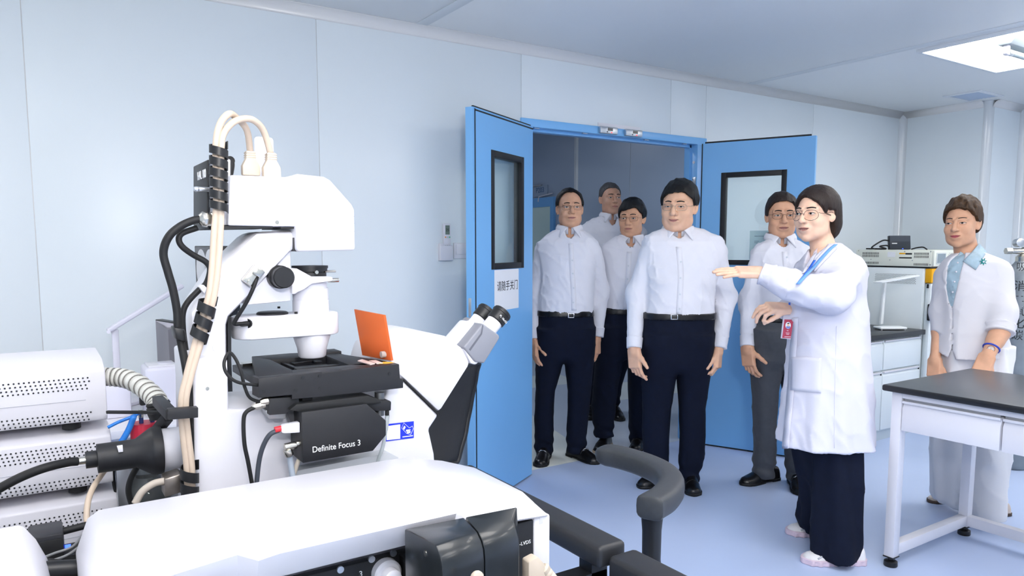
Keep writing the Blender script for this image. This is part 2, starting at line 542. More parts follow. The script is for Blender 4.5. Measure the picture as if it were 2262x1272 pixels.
# ceiling light panels
M_lit = mat('lit_panel', '#ffffff', .5, var=0, emit='#fffaf4', estr=PANEL_W)
M_lframe = mat('lamp_frame', '#dfe4ea', .35, var=.01)
lamps = [(4.85, 1.98, 'bright square ceiling light panel near the end wall', 0.9, .80),
         (2.2, 0.95, 'ceiling light panel above the open floor', 1.2, .6),
         (0.2, 0.15, 'ceiling light panel above the camera end of the table', 1.2, .6),
         (-1.0, 2.3, 'ceiling light panel above the left end of the desk', .9, .6),
         (4.7, -0.9, 'ceiling light panel behind the lab bench', 1.2, .6),
         (1.9, -1.4, 'ceiling light panel behind the camera', 1.2, .6),
         (-0.8, -1.2, 'ceiling light panel above the rear left corner', 1.2, .6),
         (5.7, .75, 'added unseen light panel above the far end of the lab bench', 1.2, .8),  # added out of view to brighten the end wall side
         (3.3, -.1, 'added unseen light panel above the near end of the lab bench', 1.2, .6)]  # added out of view as fill for the right half of the room
for x, y, lab, sx, sy in lamps:
    t_ = thing('ceiling_light', (x, y, ZC - .03), lab, 'light', 'ceiling light panels')
    box('diffuser', (x - sx / 2, y - sy / 2, ZC - .016), (x + sx / 2, y + sy / 2, ZC - .012), M_lit, t_)
    e = .022
    for lo, hi in (((x - sx / 2 - e, y - sy / 2 - e, ZC - .02), (x - sx / 2, y + sy / 2 + e, ZC)), ((x + sx / 2, y - sy / 2 - e, ZC - .02), (x + sx / 2 + e, y + sy / 2 + e, ZC)),
                   ((x - sx / 2, y - sy / 2 - e, ZC - .02), (x + sx / 2, y - sy / 2, ZC)), ((x - sx / 2, y + sy / 2, ZC - .02), (x + sx / 2, y + sy / 2 + e, ZC))):
        box('frame', lo, hi, M_lframe, t_, bev=.002)
# batten with an ultraviolet tube hung under the near edge of the visible panel
ub = thing('tube_fitting', (4.9, 1.92, ZC - .11), 'grey batten with germicidal tube below the bright ceiling panel', 'light')
Mz = mat('fitting_grey', '#aab4b8', .4, var=.02)
yb = 1.97
prism('tray', [(4.46, yb - .055, ZC - .022), (4.46, yb + .055, ZC - .022), (4.46, yb + .03, ZC - .055), (4.46, yb - .03, ZC - .055)], (.92, 0, 0), Mz, ub, bev=.002)
for x in (4.47, 5.33):
    box('socket', (x, yb - .013, ZC - .108), (x + .035, yb + .013, ZC - .05), M_whitep, ub, bev=.008, seg=3)
cyl('tube', (4.5, yb, ZC - .092), (5.34, yb, ZC - .092), .0125, mat('tube_glass', '#8f9ea4', .12, var=0), ub)
cyl('pin_cap', (4.505, yb, ZC - .092), (4.545, yb, ZC - .092), .0145, M_alu, ub)
# ceiling air vent
va = thing('ceiling_vent', (6.05, 2.88, ZC - .01), 'small square air vent in the ceiling near the right corner', 'vent')
for lo, hi in (((5.885, 2.74, ZC - .008), (5.915, 3.01, ZC)), ((6.22, 2.74, ZC - .008), (6.25, 3.01, ZC)), ((5.915, 2.74, ZC - .008), (6.22, 2.77, ZC)), ((5.915, 2.98, ZC - .008), (6.22, 3.01, ZC))):
    box('frame', lo, hi, M_lframe, va, bev=.001)
for k in range(7):
    y = 2.785 + k * .028
    prism('slat', [(5.915, y, ZC - .001), (5.915, y + .016, ZC - .006), (5.915, y + .018, ZC - .005), (5.915, y + .002, ZC)], (.305, 0, 0), mat('vent_slat', '#aebfd6', .4, var=0), va)

# things on the wall: remote in its holder and a switch plate
rm = thing('remote_control', (1.905, D - .02, 1.32), 'white air conditioner remote resting in a wall pocket', 'remote')
box('body', (1.884, D - .022, 1.318), (1.927, D - .006, 1.498), M_whitep, rm, bev=.004)
box('screen', (1.8925, D - .0235, 1.438), (1.9185, D - .0215, 1.488), mat('lcd_grey', '#6f8078', .3, var=0), rm)
text('reading', '25', (1.905, D - .0239, 1.462), (1, 0, 0), (0, 0, 1), .02, M_ink, rm)
for x, z, c in ((1.893, 1.424, '#e89a5a'), (1.918, 1.424, '#5fc09a'), (1.9055, 1.424, '#b9c4cc')):
    cyl('button', (x, D - .0245, z), (x, D - .021, z), .0042, mat('btn' + c, c, .5, var=0), rm, n=12)
lathe('dial', (1.9055, D - .0215, 1.40), (0, -1, 0), [(0, .012), (.002, .012), (.0026, .010), (.0026, .001)], M_white, rm)
for i in range(3):
    for z in (1.376, 1.366):
        box('button', (1.889 + i * .0125, D - .0235, z), (1.897 + i * .0125, D - .0215, z + .006), mat('btn_grey', '#b4bcc6', .5, var=0), rm)
hd = thing('remote_pocket', (1.9, D - .01, 1.297), 'white plastic wall pocket that holds the remote', 'holder')
box('back', (1.858, D - .006, 1.297), (1.933, D, 1.39), M_whitep, hd, bev=.002)
box('front', (1.858, D - .031, 1.297), (1.933, D - .0245, 1.378), M_whitep, hd, bev=.003)
box('cheek', (1.858, D - .028, 1.297), (1.880, D - .004, 1.39), M_whitep, hd, bev=.002)
box('cheek', (1.930, D - .028, 1.297), (1.935, D - .004, 1.38), M_whitep, hd, bev=.002)
for x0, lab in ((1.952, 'white wall switch plate partly behind the open left leaf'), (2.086, 'white wall switch plate seen through the glass of the left leaf')):
    sp = thing('switch_plate', (x0 + .043, D - .005, 1.307), lab, 'switch', 'white switch plates on the back wall')
    box('plate', (x0, D - .009, 1.307), (x0 + .086, D, 1.393), M_white, sp, bev=.003)
    box('rocker', (x0 + .012, D - .012, 1.33), (x0 + .074, D - .008, 1.384), M_white, sp, bev=.001)

# ---------------------------------------------------------------- the hall beyond the door
M_hall = mat('hall_panel', '#a6b6ca', 0.35, var=.02, vscale=1.5)
XC, YF = 5.17, 6.6
struct(box('wall_hall_front', (XC, YF, 0), (9.5, YF + .1, 3.0), M_hall), 'grey panel wall across the hall')
struct(box('wall_hall_side', (XC, YF + .1, 0), (XC + .1, 12.5, 3.0), M_hall), 'grey side wall with a second blue door')
struct(box('trim_8', (XC - .012, YF - .012, 0), (XC + .02, YF + .02, 3.0), mat('corner_bead', '#dde1e4', .4, var=0)), 'white corner bead of the hall wall')
for x in (5.98, 7.1, 8.2):
    struct(box('trim_seam', (x - .003, YF - .002, 0), (x + .003, YF, 3.0), mat('seam_line', '#c5ccd4', .5, var=0)), 'thin joint strip on the hall wall')
struct(box('baseboard_hall', (XC, YF - .01, 0), (9.4, YF, .08), M_cove), 'pale skirting of the hall wall')
struct(box('wall_hall_end', (-2.0, 12.4, 0), (XC, 12.5, 3.0), M_hall))
struct(box('wall_hall_left', (-2.1, 3.7, 0), (-2.0, 12.5, 3.0), M_hall))
struct(box('wall_hall_right', (9.4, 3.7, 0), (9.5, YF, 3.0), M_hall))
struct(box('ceiling_hall', (-2.0, 3.69, 2.9), (9.5, 12.5, 3.0), M_hall))
d3 = bpy.data.objects.new('door_3', None); COL.objects.link(d3); d3.location = (XC, 7.6, 0); BASE[d3.name] = np.array((XC, 7.6, 0.0)); struct(d3, 'far door with blue frame and pale leaf in the hall')
box('frame', (XC - .03, 6.98, 1.835), (XC, 8.3, 1.945), M_blue, d3)
box('frame', (XC - .03, 6.98, 0), (XC, 7.05, 1.835), M_blue, d3)
box('leaf', (XC - .02, 7.05, 0), (XC, 8.3, 1.835), mat('pale_door', '#d5ebe4', .3, var=0), d3)
pl = thing('room_plate', (XC - .02, 7.27, 1.96), 'grey room number plate above the far blue door', 'sign')
box('plate', (XC - .015, 7.13, 1.962), (XC, 7.42, 2.09), mat('plate_grey', '#9fb0c4', .4, var=0), pl)
text('lettering', 'P203', (XC - .0165, 7.275, 2.035), (0, -1, 0), (0, 0, 1), .085, mat('plate_ink', '#3d5f8c', .6, var=0), pl)
box('clip', (XC - .03, 7.24, 2.085), (XC - .004, 7.42, 2.10), M_alu, pl)
clo = thing('door_closer_arm', (XC - .05, 7.2, 1.93), 'pale closer arm above the far blue door', 'door closer')
tube('arm', [(XC - .02, 7.02, 1.985), (XC - .03, 7.25, 1.962), (XC - .03, 7.28, 1.945), (XC - .03, 7.29, 1.90)], .008, M_whitep, clo, k=4)
for x, y, lab_ in ((2.3, 5.1, 'hall ceiling light panel straight behind the double door'), (7.4, 5.2, 'hall ceiling light panel at the right end of the hall'), (3.0, 9.0, 'hall ceiling light panel in front of the far blue door')):
    t_ = thing('ceiling_light', (x, y, 2.87), lab_, 'light', 'hall ceiling lights')
    box('diffuser', (x - .3, y - .3, 2.882), (x + .3, y + .3, 2.89), mat('lit_hall', '#ffffff', .5, var=0, emit='#e8f0ff', estr=15.0), t_)
    box('frame', (x - .32, y - .32, 2.89), (x + .32, y + .32, 2.9), M_lframe, t_)
# ================================================================ the right half of the room: bench, cabinets, incubator, cylinder
M_top = mat('black_worktop', '#4a4f54', 0.33, var=.05, vscale=30, bump=.05, bscale=600, spec=.6)
M_topedge = mat('black_worktop_edge', '#1d1f24', 0.35, var=.05)
# ---- lab bench in front, running towards the camera
bx0, bx1, by1, by0, bz = 2.988, 3.74, 1.71, -0.15, .795
lb = thing('lab_bench', (3.36, .8, 0), 'white steel lab bench with black top and drawers at the frame edge', 'table')
bm = bmesh.new(); add_box(bm, (bx0, by0, bz - .027), (bx1, by1, bz)); bmesh.ops.recalc_face_normals(bm, faces=bm.faces[:]); bevel_bm(bm, .008, 3)
o = from_bm('worktop', bm, [M_top, M_topedge], lb, True)
for p in o.data.polygons:
    p.material_index = 0 if p.normal.z > .9 else 1
lx0, lx1 = 3.022, 3.70
for x0 in (lx0, lx1 - .045):
    for y1 in (1.682, .06):
        lg = box('leg', (x0, y1 - .042, .045), (x0 + .045, y1, bz - .027), M_white, lb, bev=.002)
        box('end_plate', (x0 - .002, y1 - .044, .041), (x0 + .047, y1 + .002, .046), M_black, lg)
        lathe('levelling_foot', (x0 + .022, y1 - .021, 0), (0, 0, 1), [(0, .026), (.004, .028), (.022, .027), (.026, .021), (.028, .012), (.042, .012)], M_black, lg)
for y1 in (1.682, .06):
    box('stretcher', (lx0 + .045, y1 - .041, .052), (lx1 - .045, y1 - .001, .10), M_white, lb, bev=.002)
    box('top_rail', (lx0 + .045, y1 - .041, .70), (lx1 - .045, y1 - .001, bz - .027), M_white, lb, bev=.002)
box('back_stretcher', (lx1 - .046, .06, .052), (lx1 - .004, 1.641, .10), M_white, lb, bev=.002)
box('front_rail', (lx0 + .002, .06, bz - .052), (lx0 + .032, 1.640, bz - .027), M_white, lb, bev=.002)
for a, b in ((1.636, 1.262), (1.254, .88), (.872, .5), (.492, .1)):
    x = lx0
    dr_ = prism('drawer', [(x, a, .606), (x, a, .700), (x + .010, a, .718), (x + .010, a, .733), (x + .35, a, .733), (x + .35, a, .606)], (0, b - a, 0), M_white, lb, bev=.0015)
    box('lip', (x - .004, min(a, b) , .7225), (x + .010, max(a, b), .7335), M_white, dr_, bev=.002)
    box('drawer_gap_shade', (x + .006, b + .004, .7335), (x + .03, a - .004, .7435), mat('gap_shade_grey', '#8d8f96', .6, var=0), dr_)  # grey strip: shade of the gap above the drawer put into colour

# ---- cabinets with black worktop against the back wall
cy, ctop = 2.826, .768
M_cab = mat('cabinet_white', '#e6eef1', .35, var=.01)
wt = tag(None or box('worktop', (4.40, cy - .022, ctop - .035), (5.440, D - .03, ctop), M_topedge, None, bev=.004), 'black worktop on the pale cabinets beside the incubator', 'worktop')
def cabinet(x0, x1, lab):
    t_ = thing('base_cabinet', ((x0 + x1) / 2, cy + .3, 0), lab, 'cabinet', 'pale base cabinets')
    box('body', (x0, cy + .02, .07), (x1, D - .04, ctop - .036), M_cab, t_)
    box('plinth', (x0, cy + .025, 0), (x1, D - .06, .07), mat('plinth_grey', '#c4d0d8', .4, var=.01), t_)
    g = .0025
    def front(name, za, zb, parent):
        o = prism(name, [(x0 + g, cy, za), (x0 + g, cy, zb - .035), (x0 + g, cy + .010, zb - .018), (x0 + g, cy + .010, zb), (x0 + g, cy + .02, zb), (x0 + g, cy + .02, za)], (x1 - x0 - 2 * g, 0, 0), M_cab, parent, bev=.001)
        box('lip', (x0 + .012, cy - .004, zb - .014), (x1 - .018, cy + .012, zb - .003), M_white, o, bev=.002)
        return o
    front('drawer', .512, .722, t_)
    d = front('door', .085, .502, t_)
    box('lock', (x1 - .02, cy - .002, .476), (x1 - .012, cy + .004, .492), M_black, d)
    return t_
cabinet(4.945, 5.43, 'pale base cabinet with drawer and door, right up against the incubator')
cabinet(4.42, 4.94, 'pale base cabinet half hidden by the white lab coat')
# ---- incubator and the controller on top
ix, iy0, iy1, iz = 5.448, 2.79, 3.46, 1.214
M_inc = mat('incubator_white', '#e8f0f2', .4, var=.01)
ic = thing('incubator', (5.8, 3.1, 0), 'tall white incubator with a yellow band and black handle by the end wall', 'incubator')
box('body', (ix, iy0 + .05, .06), (6.16, iy1, iz), M_inc, ic, bev=.006)
box('side_panel', (ix - .006, iy0 + .058, .08), (ix, iy1 - .01, iz - .006), M_inc, ic, bev=.002)
box('door', (ix + .006, iy0, .08), (6.15, iy0 + .045, 1.105), M_inc, ic, bev=.012)
box('fascia', (ix + .004, iy0, 1.107), (6.15, iy0 + .049, iz - .002), mat('signal_yellow', '#f5b211', .4, var=.02), ic, bev=.006)
box('handle', (ix - .012, iy0 - .02, .835), (ix + .06, iy0 + .012, .955), M_black, ic, bev=.006)
cyl('hinge_pin', (ix - .004, iy0 + .02, 1.07), (ix - .004, iy0 + .02, 1.10), .008, M_black, ic)
bm = bmesh.new()
for r in range(9):
    for c in range(28):
        y = 2.90 + c * .0112 + (r % 2) * .0056; z = 1.098 + r * .0082
        add_lathe(bm, (ix - .0068, y, z), (-1, 0, 0), [(0, .0026), (.0004, .0026)], 6)
tag(from_bm('vent_holes', bm, M_ink, ic, False), kind='stuff')
for k, z in enumerate((.9, .72, .55)):
    box('sticker', (ix + .09, iy0 - .002, z), (ix + .18, iy0, z + .10), mat('sticker_pale', '#cfd6c0', .6, var=.2, vscale=60), ic)
for x in (5.5, 6.1):
    for y in (2.88, 3.4):
        cyl('foot', (x, y, 0), (x, y, .065), .02, M_black, ic)
kx, ky0, ky1, kz0, kz1 = 5.440, 2.775, 3.375, 1.225, 1.346
kt = thing('controller_box', (5.75, 3.08, kz0), 'beige instrument box with vents and a small grey screen on top of the incubator', 'instrument')
M_kb = mat('instrument_beige', '#e9ece0', .45, var=.01)
box('case', (kx, ky0 + .02, kz0), (6.05, ky1, kz1), M_kb, kt, bev=.004)
box('front_panel', (kx + .004, ky0, kz0 + .003), (6.05, ky0 + .02, kz1 - .003), M_kb, kt, bev=.004)
box('screen_bezel', (kx + .03, ky0 - .004, kz0 + .02), (kx + .16, ky0, kz1 - .02), mat('bezel_grey', '#c9d0d2', .4, var=0), kt, bev=.002)
box('screen', (kx + .04, ky0 - .005, kz0 + .028), (kx + .15, ky0 - .003, kz1 - .028), mat('screen_grey', '#8b9aa2', .25, var=.05), kt)
box('mount_gap', (kx + .01, ky0 + .03, iz), (6.04, ky1 - .02, kz0), M_black, kt)
bm = bmesh.new()
for (ya, yb_, za) in ((3.19, 3.33, 1.318), (3.19, 3.33, 1.298), (3.19, 3.33, 1.245), (2.815, 2.93, 1.318), (2.815, 2.93, 1.296), (2.815, 2.93, 1.240)):
    n = int((yb_ - ya) / .009)
    for i in range(n):
        y = ya + i * .009
        add_box(bm, (kx - .0006, y, za - .008), (kx + .001, y + .004, za + .009))
tag(from_bm('vent_slots', bm, M_ink, kt, False), kind='stuff')
for y, z in ((3.355, 1.338), (2.80, 1.335), (2.80, 1.24), (3.1, 1.27), (3.25, 1.272), (3.34, 1.272), (2.99, 1.335), (2.93, 1.268)):
    cyl('screw', (kx - .002, y, z), (kx + .001, y, z), .004, M_steel, kt, n=10)
box('label', (kx - .0008, 3.06, 1.292), (kx + .001, 3.12, 1.33), M_paper, kt)
box('warning_label', (kx - .0008, 2.985, 1.314), (kx + .001, 3.03, 1.324), MATS['signal_yellow'], kt)
box('warning_label', (kx - .0008, 2.935, 1.312), (kx + .001, 2.984, 1.323), M_black, kt)
box('warning_label', (kx - .0008, 2.935, 1.283), (kx + .001, 3.03, 1.292), M_black, kt)
bm = bmesh.new()
for r in range(8):
    for c in range(12):
        add_lathe(bm, (kx + .2 + c * .014 + (r % 2) * .007, ky0 - .0005, kz0 + .02 + r * .011), (0, -1, 0), [(0, .0025), (.0005, .0025)], 6)
tag(from_bm('vent_holes', bm, M_ink, kt, False), kind='stuff')
ro = thing('router', (5.62, 3.13, kz1), 'small black router standing on the beige instrument box', 'router')
Mr = Matrix.Translation((5.62, 3.13, kz1)) @ Matrix.Rotation(math.radians(-26), 4, 'Z') @ Matrix.Rotation(math.radians(-7), 4, 'X')
box('body', (-.09, -.014, 0.001), (.085, .014, .108), mat('router_black', '#2b313a', .3, var=.05), ro, bev=.004, M=Mr)
box('gloss_strip', (-.088, -.0155, .062), (.078, -.0135, .105), mat('router_gloss', '#4a4f57', .1, var=0), ro, M=Mr)
box('lettering', (-.072, -.0160, .044), (-.03, -.0138, .050), M_wprint, ro, M=Mr)
box('indicator', (.012, -.0160, .004), (.02, -.0138, .009), mat('blue_led', '#4060ff', .3, var=0, emit='#3050ff', estr=4), ro, M=Mr)
c0 = Mr @ Vector((-.088, 0, .07)); c1 = Mr @ Vector((-.088, 0, .025))
tag(tube('router_cable', [c0, c0 + Vector((-.07, .01, .0)), c0 + Vector((-.14, .05, -.05)), (5.46, 3.24, kz1 + .008), (5.47, 3.31, kz1 + .008)], .0055, M_dark), 'upper black cable arching from the router', 'cable', 'router cables')
tag(tube('router_cable', [c1, c1 + Vector((-.04, 0, .008)), c1 + Vector((-.09, .02, .0)), (5.50, 3.17, kz1 + .007), (5.49, 3.26, kz1 + .007)], .006, M_dark), 'lower black cable lying behind the router', 'cable', 'router cables')
tag(tube('power_cable', [(5.5, 2.86, kz1 + .004), (5.52, 2.9, kz1 + .02), (5.53, 2.95, kz1 + .016), (5.55, 3.0, kz1 + .005)], .005, M_dark), 'short black cable loop on the beige instrument box', 'cable')
# ---- desk lamp and mouse on the worktop
dl_ = thing('desk_lamp', (5.23, 3.0, ctop), 'white folding desk lamp on the black worktop beside the incubator', 'lamp')
Ml = mat('lamp_white', '#eef3f5', .35, var=.01)
Mb = Matrix.Translation((5.235, 2.955, ctop)) @ Matrix.Rotation(math.radians(58), 4, 'Z')
box('base', (-.055, -.10, .004), (.055, .10, .022), Ml, dl_, bev=.008, seg=3, M=Mb)
q0 = ony(1949, 716, 3.03); q1 = ony(1957, 622, 3.03)
prism('post', [q0 + (-.016, 0, 0), q0 + (.016, 0, 0), q1 + (.013, 0, 0), q1 + (-.013, 0, 0)], (0, .02, 0), Ml, dl_, bev=.004)
h0, h1 = ony(1943, 624, 3.03), ony(2026, 609, 2.835)
dv = (h1 - h0) / np.linalg.norm(h1 - h0)
prism('head', [h0 + (0, -.02, -.006), h0 + (0, .05, -.006), h0 + (0, .05, .006), h0 + (0, -.02, .006)], h1 - h0, Ml, dl_, bev=.003)
for x, y in ((-.045, -.085), (.045, -.085), (-.045, .085), (.045, .085)):
    p = Mb @ Vector((x, y, 0)); cyl('foot', (p.x, p.y, ctop), (p.x, p.y, ctop + .006), .006, M_whitep, dl_, n=10)
mo = ony(1915, 718, 3.02)
bm = bmesh.new(); bmesh.ops.create_uvsphere(bm, u_segments=20, v_segments=12, radius=1)
for v in bm.verts:
    v.co = Vector((v.co.x * .052, v.co.y * .032, max(v.co.z, -.35) * .026 + .0091))
    v.co += Vector((4.83, 3.03, ctop))
tag(from_bm('mouse', bm, M_black, None, 'all'), 'black computer mouse on the worktop beside the white desk lamp', 'mouse')
# ---- gas cylinder
gx, gy = 5.085, 2.055
gc = thing('gas_cylinder', (gx, gy, 0), 'grey steel gas cylinder with brush lettering by the right edge', 'cylinder')
M_gas = mat('cylinder_grey', '#868f96', .42, metal=.25, var=.14, vscale=9, bump=.05, bscale=30)
lathe('body', (gx, gy, 0), (0, 0, 1), [(0, .095), (.01, .105), (.03, .11), (1.14, .11), (1.18, .107), (1.215, .096), (1.245, .078), (1.27, .055), (1.285, .045)], M_gas, gc, n=40)
lathe('neck_ring', (gx, gy, 1.282), (0, 0, 1), [(0, .047), (.03, .047), (.034, .04), (.045, .03)], M_steel, gc)
cyl('valve_stem', (gx, gy, 1.30), (gx, gy, 1.37), .02, M_steel, gc)
rv = Vector(tuple(RT))
cyl('valve_body', Vector((gx, gy, 1.345)) - rv * .115, Vector((gx, gy, 1.345)) + rv * .12, .017, M_steel, gc, bev=.004)
cyl('valve_nut', Vector((gx, gy, 1.345)) - rv * .118, Vector((gx, gy, 1.345)) - rv * .085, .021, M_steel, gc, n=6)
gpos = Vector((gx, gy, 1.395)) - rv * .045
cyl('gauge', gpos + Vector(tuple(-FW)) * .022, gpos - Vector(tuple(-FW)) * .02, .026, M_alu, gc, bev=.003)
box('lever', (gx - .03, gy - .01, 1.395), (gx + .05, gy + .01, 1.409), M_black, gc, bev=.004)
cyl('handwheel', Vector((gx, gy, 1.345)) + rv * .12, Vector((gx, gy, 1.345)) + rv * .15, .026, M_black, gc, bev=.004)
M_brush = mat('brush_paint', '#23272c', .7, var=.3, vscale=60)
nrm = Vector((-gx, -gy, 0)).normalized(); nrm = (Matrix.Rotation(math.radians(-6), 4, 'Z') @ nrm)
xd = Vector((0, 0, 1)).cross(nrm)
for s_, v_, sz in (('吸', 590, .058), ('消', 633, .068), ('二', 661, .05), ('氧', 688, .068), ('化', 716, .072), ('碳', 743, .066)):
    z_ = atd(2250, v_, 4.42)[2]
    text('lettering', s_, Vector((gx, gy, z_)) + nrm * .1107, xd, (0, 0, 1), sz, M_brush, gc, wrap=.11)
# ================================================================ microscope, scan head and the table they stand on
def poly(px, y): return [ony(u, v, y) for u, v in px]
def pclamp(px, y): return [np.array((q[0], q[1], max(q[2], TZ + .001))) for q in poly(px, y)]
def on(px, y): return [ony(u, v, y) for u, v in px]
TZ = .75
M_tbl = mat('breadboard', '#d2d6d8', .35, metal=.3, var=.02)
M_tblue = mat('table_blue', '#5aa0dc', .35, var=.02)
ot = thing('optical_table', (-.05, 1.3, 0), 'grey perforated instrument table with a blue edge under the microscope', 'table')
TX1 = .80
box('top_plate', (-1.0, .72, TZ - .006), (TX1, 1.835, TZ), M_tbl, ot, bev=.001)
box('core', (-1.0, .72, TZ - .06), (TX1, 1.835, TZ - .0065), M_tblue, ot, bev=.002)
bm = bmesh.new()
for i in range(0, 50):
    for j in range(0, 43):
        x, y = TX1 - .02 - i * .025, .745 + j * .025
        add_lathe(bm, (x, y, TZ - .0008), (0, 0, 1), [(0, .0035), (.001, .0035)], 6)
tag(from_bm('threaded_hole', bm, M_ink, ot, False), kind='stuff')
for x, y in ((-.9, .82), (-.9, 1.75), (.68, .82), (.68, 1.75)):
    cyl('leg', (x, y, 0), (x, y, TZ - .06), .05, M_tblue, ot)
M_pad = mat('pad_black', '#2a2b2e', .42, var=.08, vscale=40, bump=.08, bscale=700)
def pad(xa, xb, ya, yb, z1, h, lab):
    o = box('armrest_pad', (xa, ya, z1 - h), (xb, yb, z1), M_pad, None, bev=.010, seg=3)
    b = box('bracket', ((xa + xb) / 2 - .02, ya + .04, TZ - .05), ((xa + xb) / 2 + .02, ya + .08, z1 - h + .004), M_black, o)
    box('bracket', (TX1 - .005, ya + .04, TZ - .05), ((xa + xb) / 2 + .02, ya + .08, TZ - .02), M_black, o)
    return tag(o, lab, 'armrest', 'padded bars along the table edge')
pA = onz(1321, 1187, .80); pB = onz(1369, 1187, .80)
p1 = pad(.885, .955, 1.047, 1.66, .80, .045, 'long black padded bar on the table edge beside the door side')
p2 = pad(.895, .965, .45, 1.035, .788, .07, 'long black padded bar at the lower picture edge by the chair arm')

# ---- microscope
ms = thing('microscope', (.45, 1.42, TZ), 'large white inverted microscope with eyepieces and an orange shield', 'microscope')
Mw = M_white
YS = 1.33
stand = prism('stand', pclamp([(436, 1290), (431, 1085), (427, 860), (423, 790), (503, 790), (506, 905), (850, 890), (860, 830), (892, 842), (969, 917), (948, 949), (960, 1003), (975, 1290)], YS), (0, .19, 0), Mw, ms, bev=.006, seg=3)
mount = prism('tube_mount', poly([(846, 822), (860, 774), (935, 734), (988, 743), (1024, 769), (1042, 803), (972, 914), (893, 839), (880, 828)], YS - .002), (0, .194, 0), Mw, ms, bev=.011, seg=2)
sl = poly([(890, 838), (893, 838), (972, 914), (969, 916)], YS - .0035)
prism('seam', sl, (0, .01, 0), M_dark, mount)
arm = prism('arm', poly([(425, 870), (420, 690), (486, 589), (566, 512), (656, 508), (656, 553), (642, 559), (580, 625), (508, 700), (503, 718), (504, 870)], 1.36), (0, .12, 0), Mw, ms, bev=.019, seg=2)
prism('slide_strip', poly([(503, 706), (511, 700), (511, 812), (504, 812)], 1.372), (0, .09, 0), M_black, ms)
prism('focus_block', poly([(545, 674), (643, 665), (643, 552), (570, 620)], 1.375), (0, .09, 0), Mw, ms, bev=.003)
for u, v in ((477, 767), (474, 700), (458, 858)):
    p = ony(u, v, 1.36 if v < 800 else YS); cyl('cover_plug', p + (0, -.0015, 0), p + (0, .002, 0), .006 if v < 800 else .003, Mw if v < 800 else M_steel, arm, n=16)
# focusing knob and condenser carrier
kp = ony(628, 613, 1.335)
kn = lathe('focus_knob', kp, (0, 1, 0), [(0, .0175), (.002, .0195), (.018, .0195), (.02, .0185), (.024, .0185), (.024, .0215), (.042, .0215)], M_black, ms)
br = prism('condenser_bracket', poly([(643, 592), (657, 593), (690, 611), (736, 611), (736, 621), (690, 627), (672, 640), (659, 645), (654, 650), (645, 650)], 1.362), (0, .10, 0), Mw, ms, bev=.004)
ax = ony(686, 650, 1.41)
AXX, AXY = ax[0], 1.41
def zat(v, u=686): return ony(u, v, 1.41)[2]
lathe('condenser_tower', (AXX, AXY, zat(690)), (0, 0, 1), [(0, .0345), (zat(662) - zat(690), .0345), (zat(662) - zat(690), .0335), (zat(660) - zat(690), .0335), (zat(660) - zat(690), .034), (zat(636) - zat(690), .034), (zat(636) - zat(690), .0315), (zat(624) - zat(690), .0315)], Mw, ms, n=36)
flt = lathe('filter_ring', (AXX, AXY, zat(611)), (0, 0, 1), [(0, .031), (.008, .031), (.008, .026), (.011, .026), (.011, .033), (.0165, .033), (.0165, .0345), (.0215, .0345), (.0215, .022)], M_black, ms, n=32)
p = ony(697, 601, 1.38); cyl('clamp_screw', p, p + (0, -.008, 0), .0035, M_steel, flt, n=12)
p = ony(735, 599, 1.41); cyl('lever', p + (-.02, 0, 0), p + (.006, 0, 0), .0022, M_steel, flt, n=8)
p = ony(733, 619, 1.385); cyl('centring_screw', p + (-.008, 0, 0), p + (.014, 0, .0), .0042, M_steel, br, n=12, bev=.001)
# rounded turret slab under the tower
za, zb_ = zat(743, 600), zat(694, 600)
xl_, xr_ = ony(548, 715, 1.385)[0], ony(706, 715, 1.41)[0]
pts = [(xr_ + .0355 * math.sin(t), AXY - .0395 * math.cos(t)) for t in np.linspace(0, PI, 14)] + [(xl_ + .012 - .036 * math.sin(t), AXY + .0395 * math.cos(t)) for t in np.linspace(0, PI, 14)]
tur = prism('condenser_turret', [(x, y, za) for x, y in pts], (0, 0, zb_ - za), Mw, ms, bev=.004)
p = onz(588, 690, zb_); lathe('turret_cap', (p[0], AXY, zb_ - .001), (0, 0, 1), [(0, .029), (.004, .029), (.006, .026), (.006, .001)], M_black, tur, n=28)
for u, v in ((616, 681), (654, 693), (686, 691)):
    p = onz(u, v, zb_); cyl('button', p, p + (0, 0, .004), .003, M_black, tur, n=12)
p = ony(549, 714, 1.378); lathe('socket', p, (-.8, -.6, 0), [(0, .009), (.004, .009), (.004, .005), (.018, .0045), (.022, .003)], M_black, tur, n=14)
lathe('condenser_nose', (AXX, AXY, za + .001), (0, 0, -1), [(0, .036), (.004, .036), (.028, .0285), (za - zat(786), .0265), (za - zat(788) + .001, .024)], Mw, ms, n=36)
p = ony(733, 715, 1.40); box('end_cap', (p[0] - .006, AXY - .016, za + .006), (p[0] + .004, AXY + .016, zb_ - .002), Mw, tur, bev=.003)
# electrical connector on the arm
pc = ony(556, 609, 1.36)
Mc = Matrix.Translation(pc) @ Matrix.Rotation(math.radians(-50), 4, 'Y')
cn = box('arm_connector', (-.018, -.018, -.011), (.018, .002, .011), M_steel, ms, bev=.002, M=Mc)
box('plug', (.002, -.026, -.008), (.017, -.016, .008), M_steel, cn, bev=.002, M=Mc)
cyl('thumb_screw', Mc @ Vector((-.014, -.024, 0)), Mc @ Vector((-.014, -.014, 0)), .004, M_steel, cn, n=12)
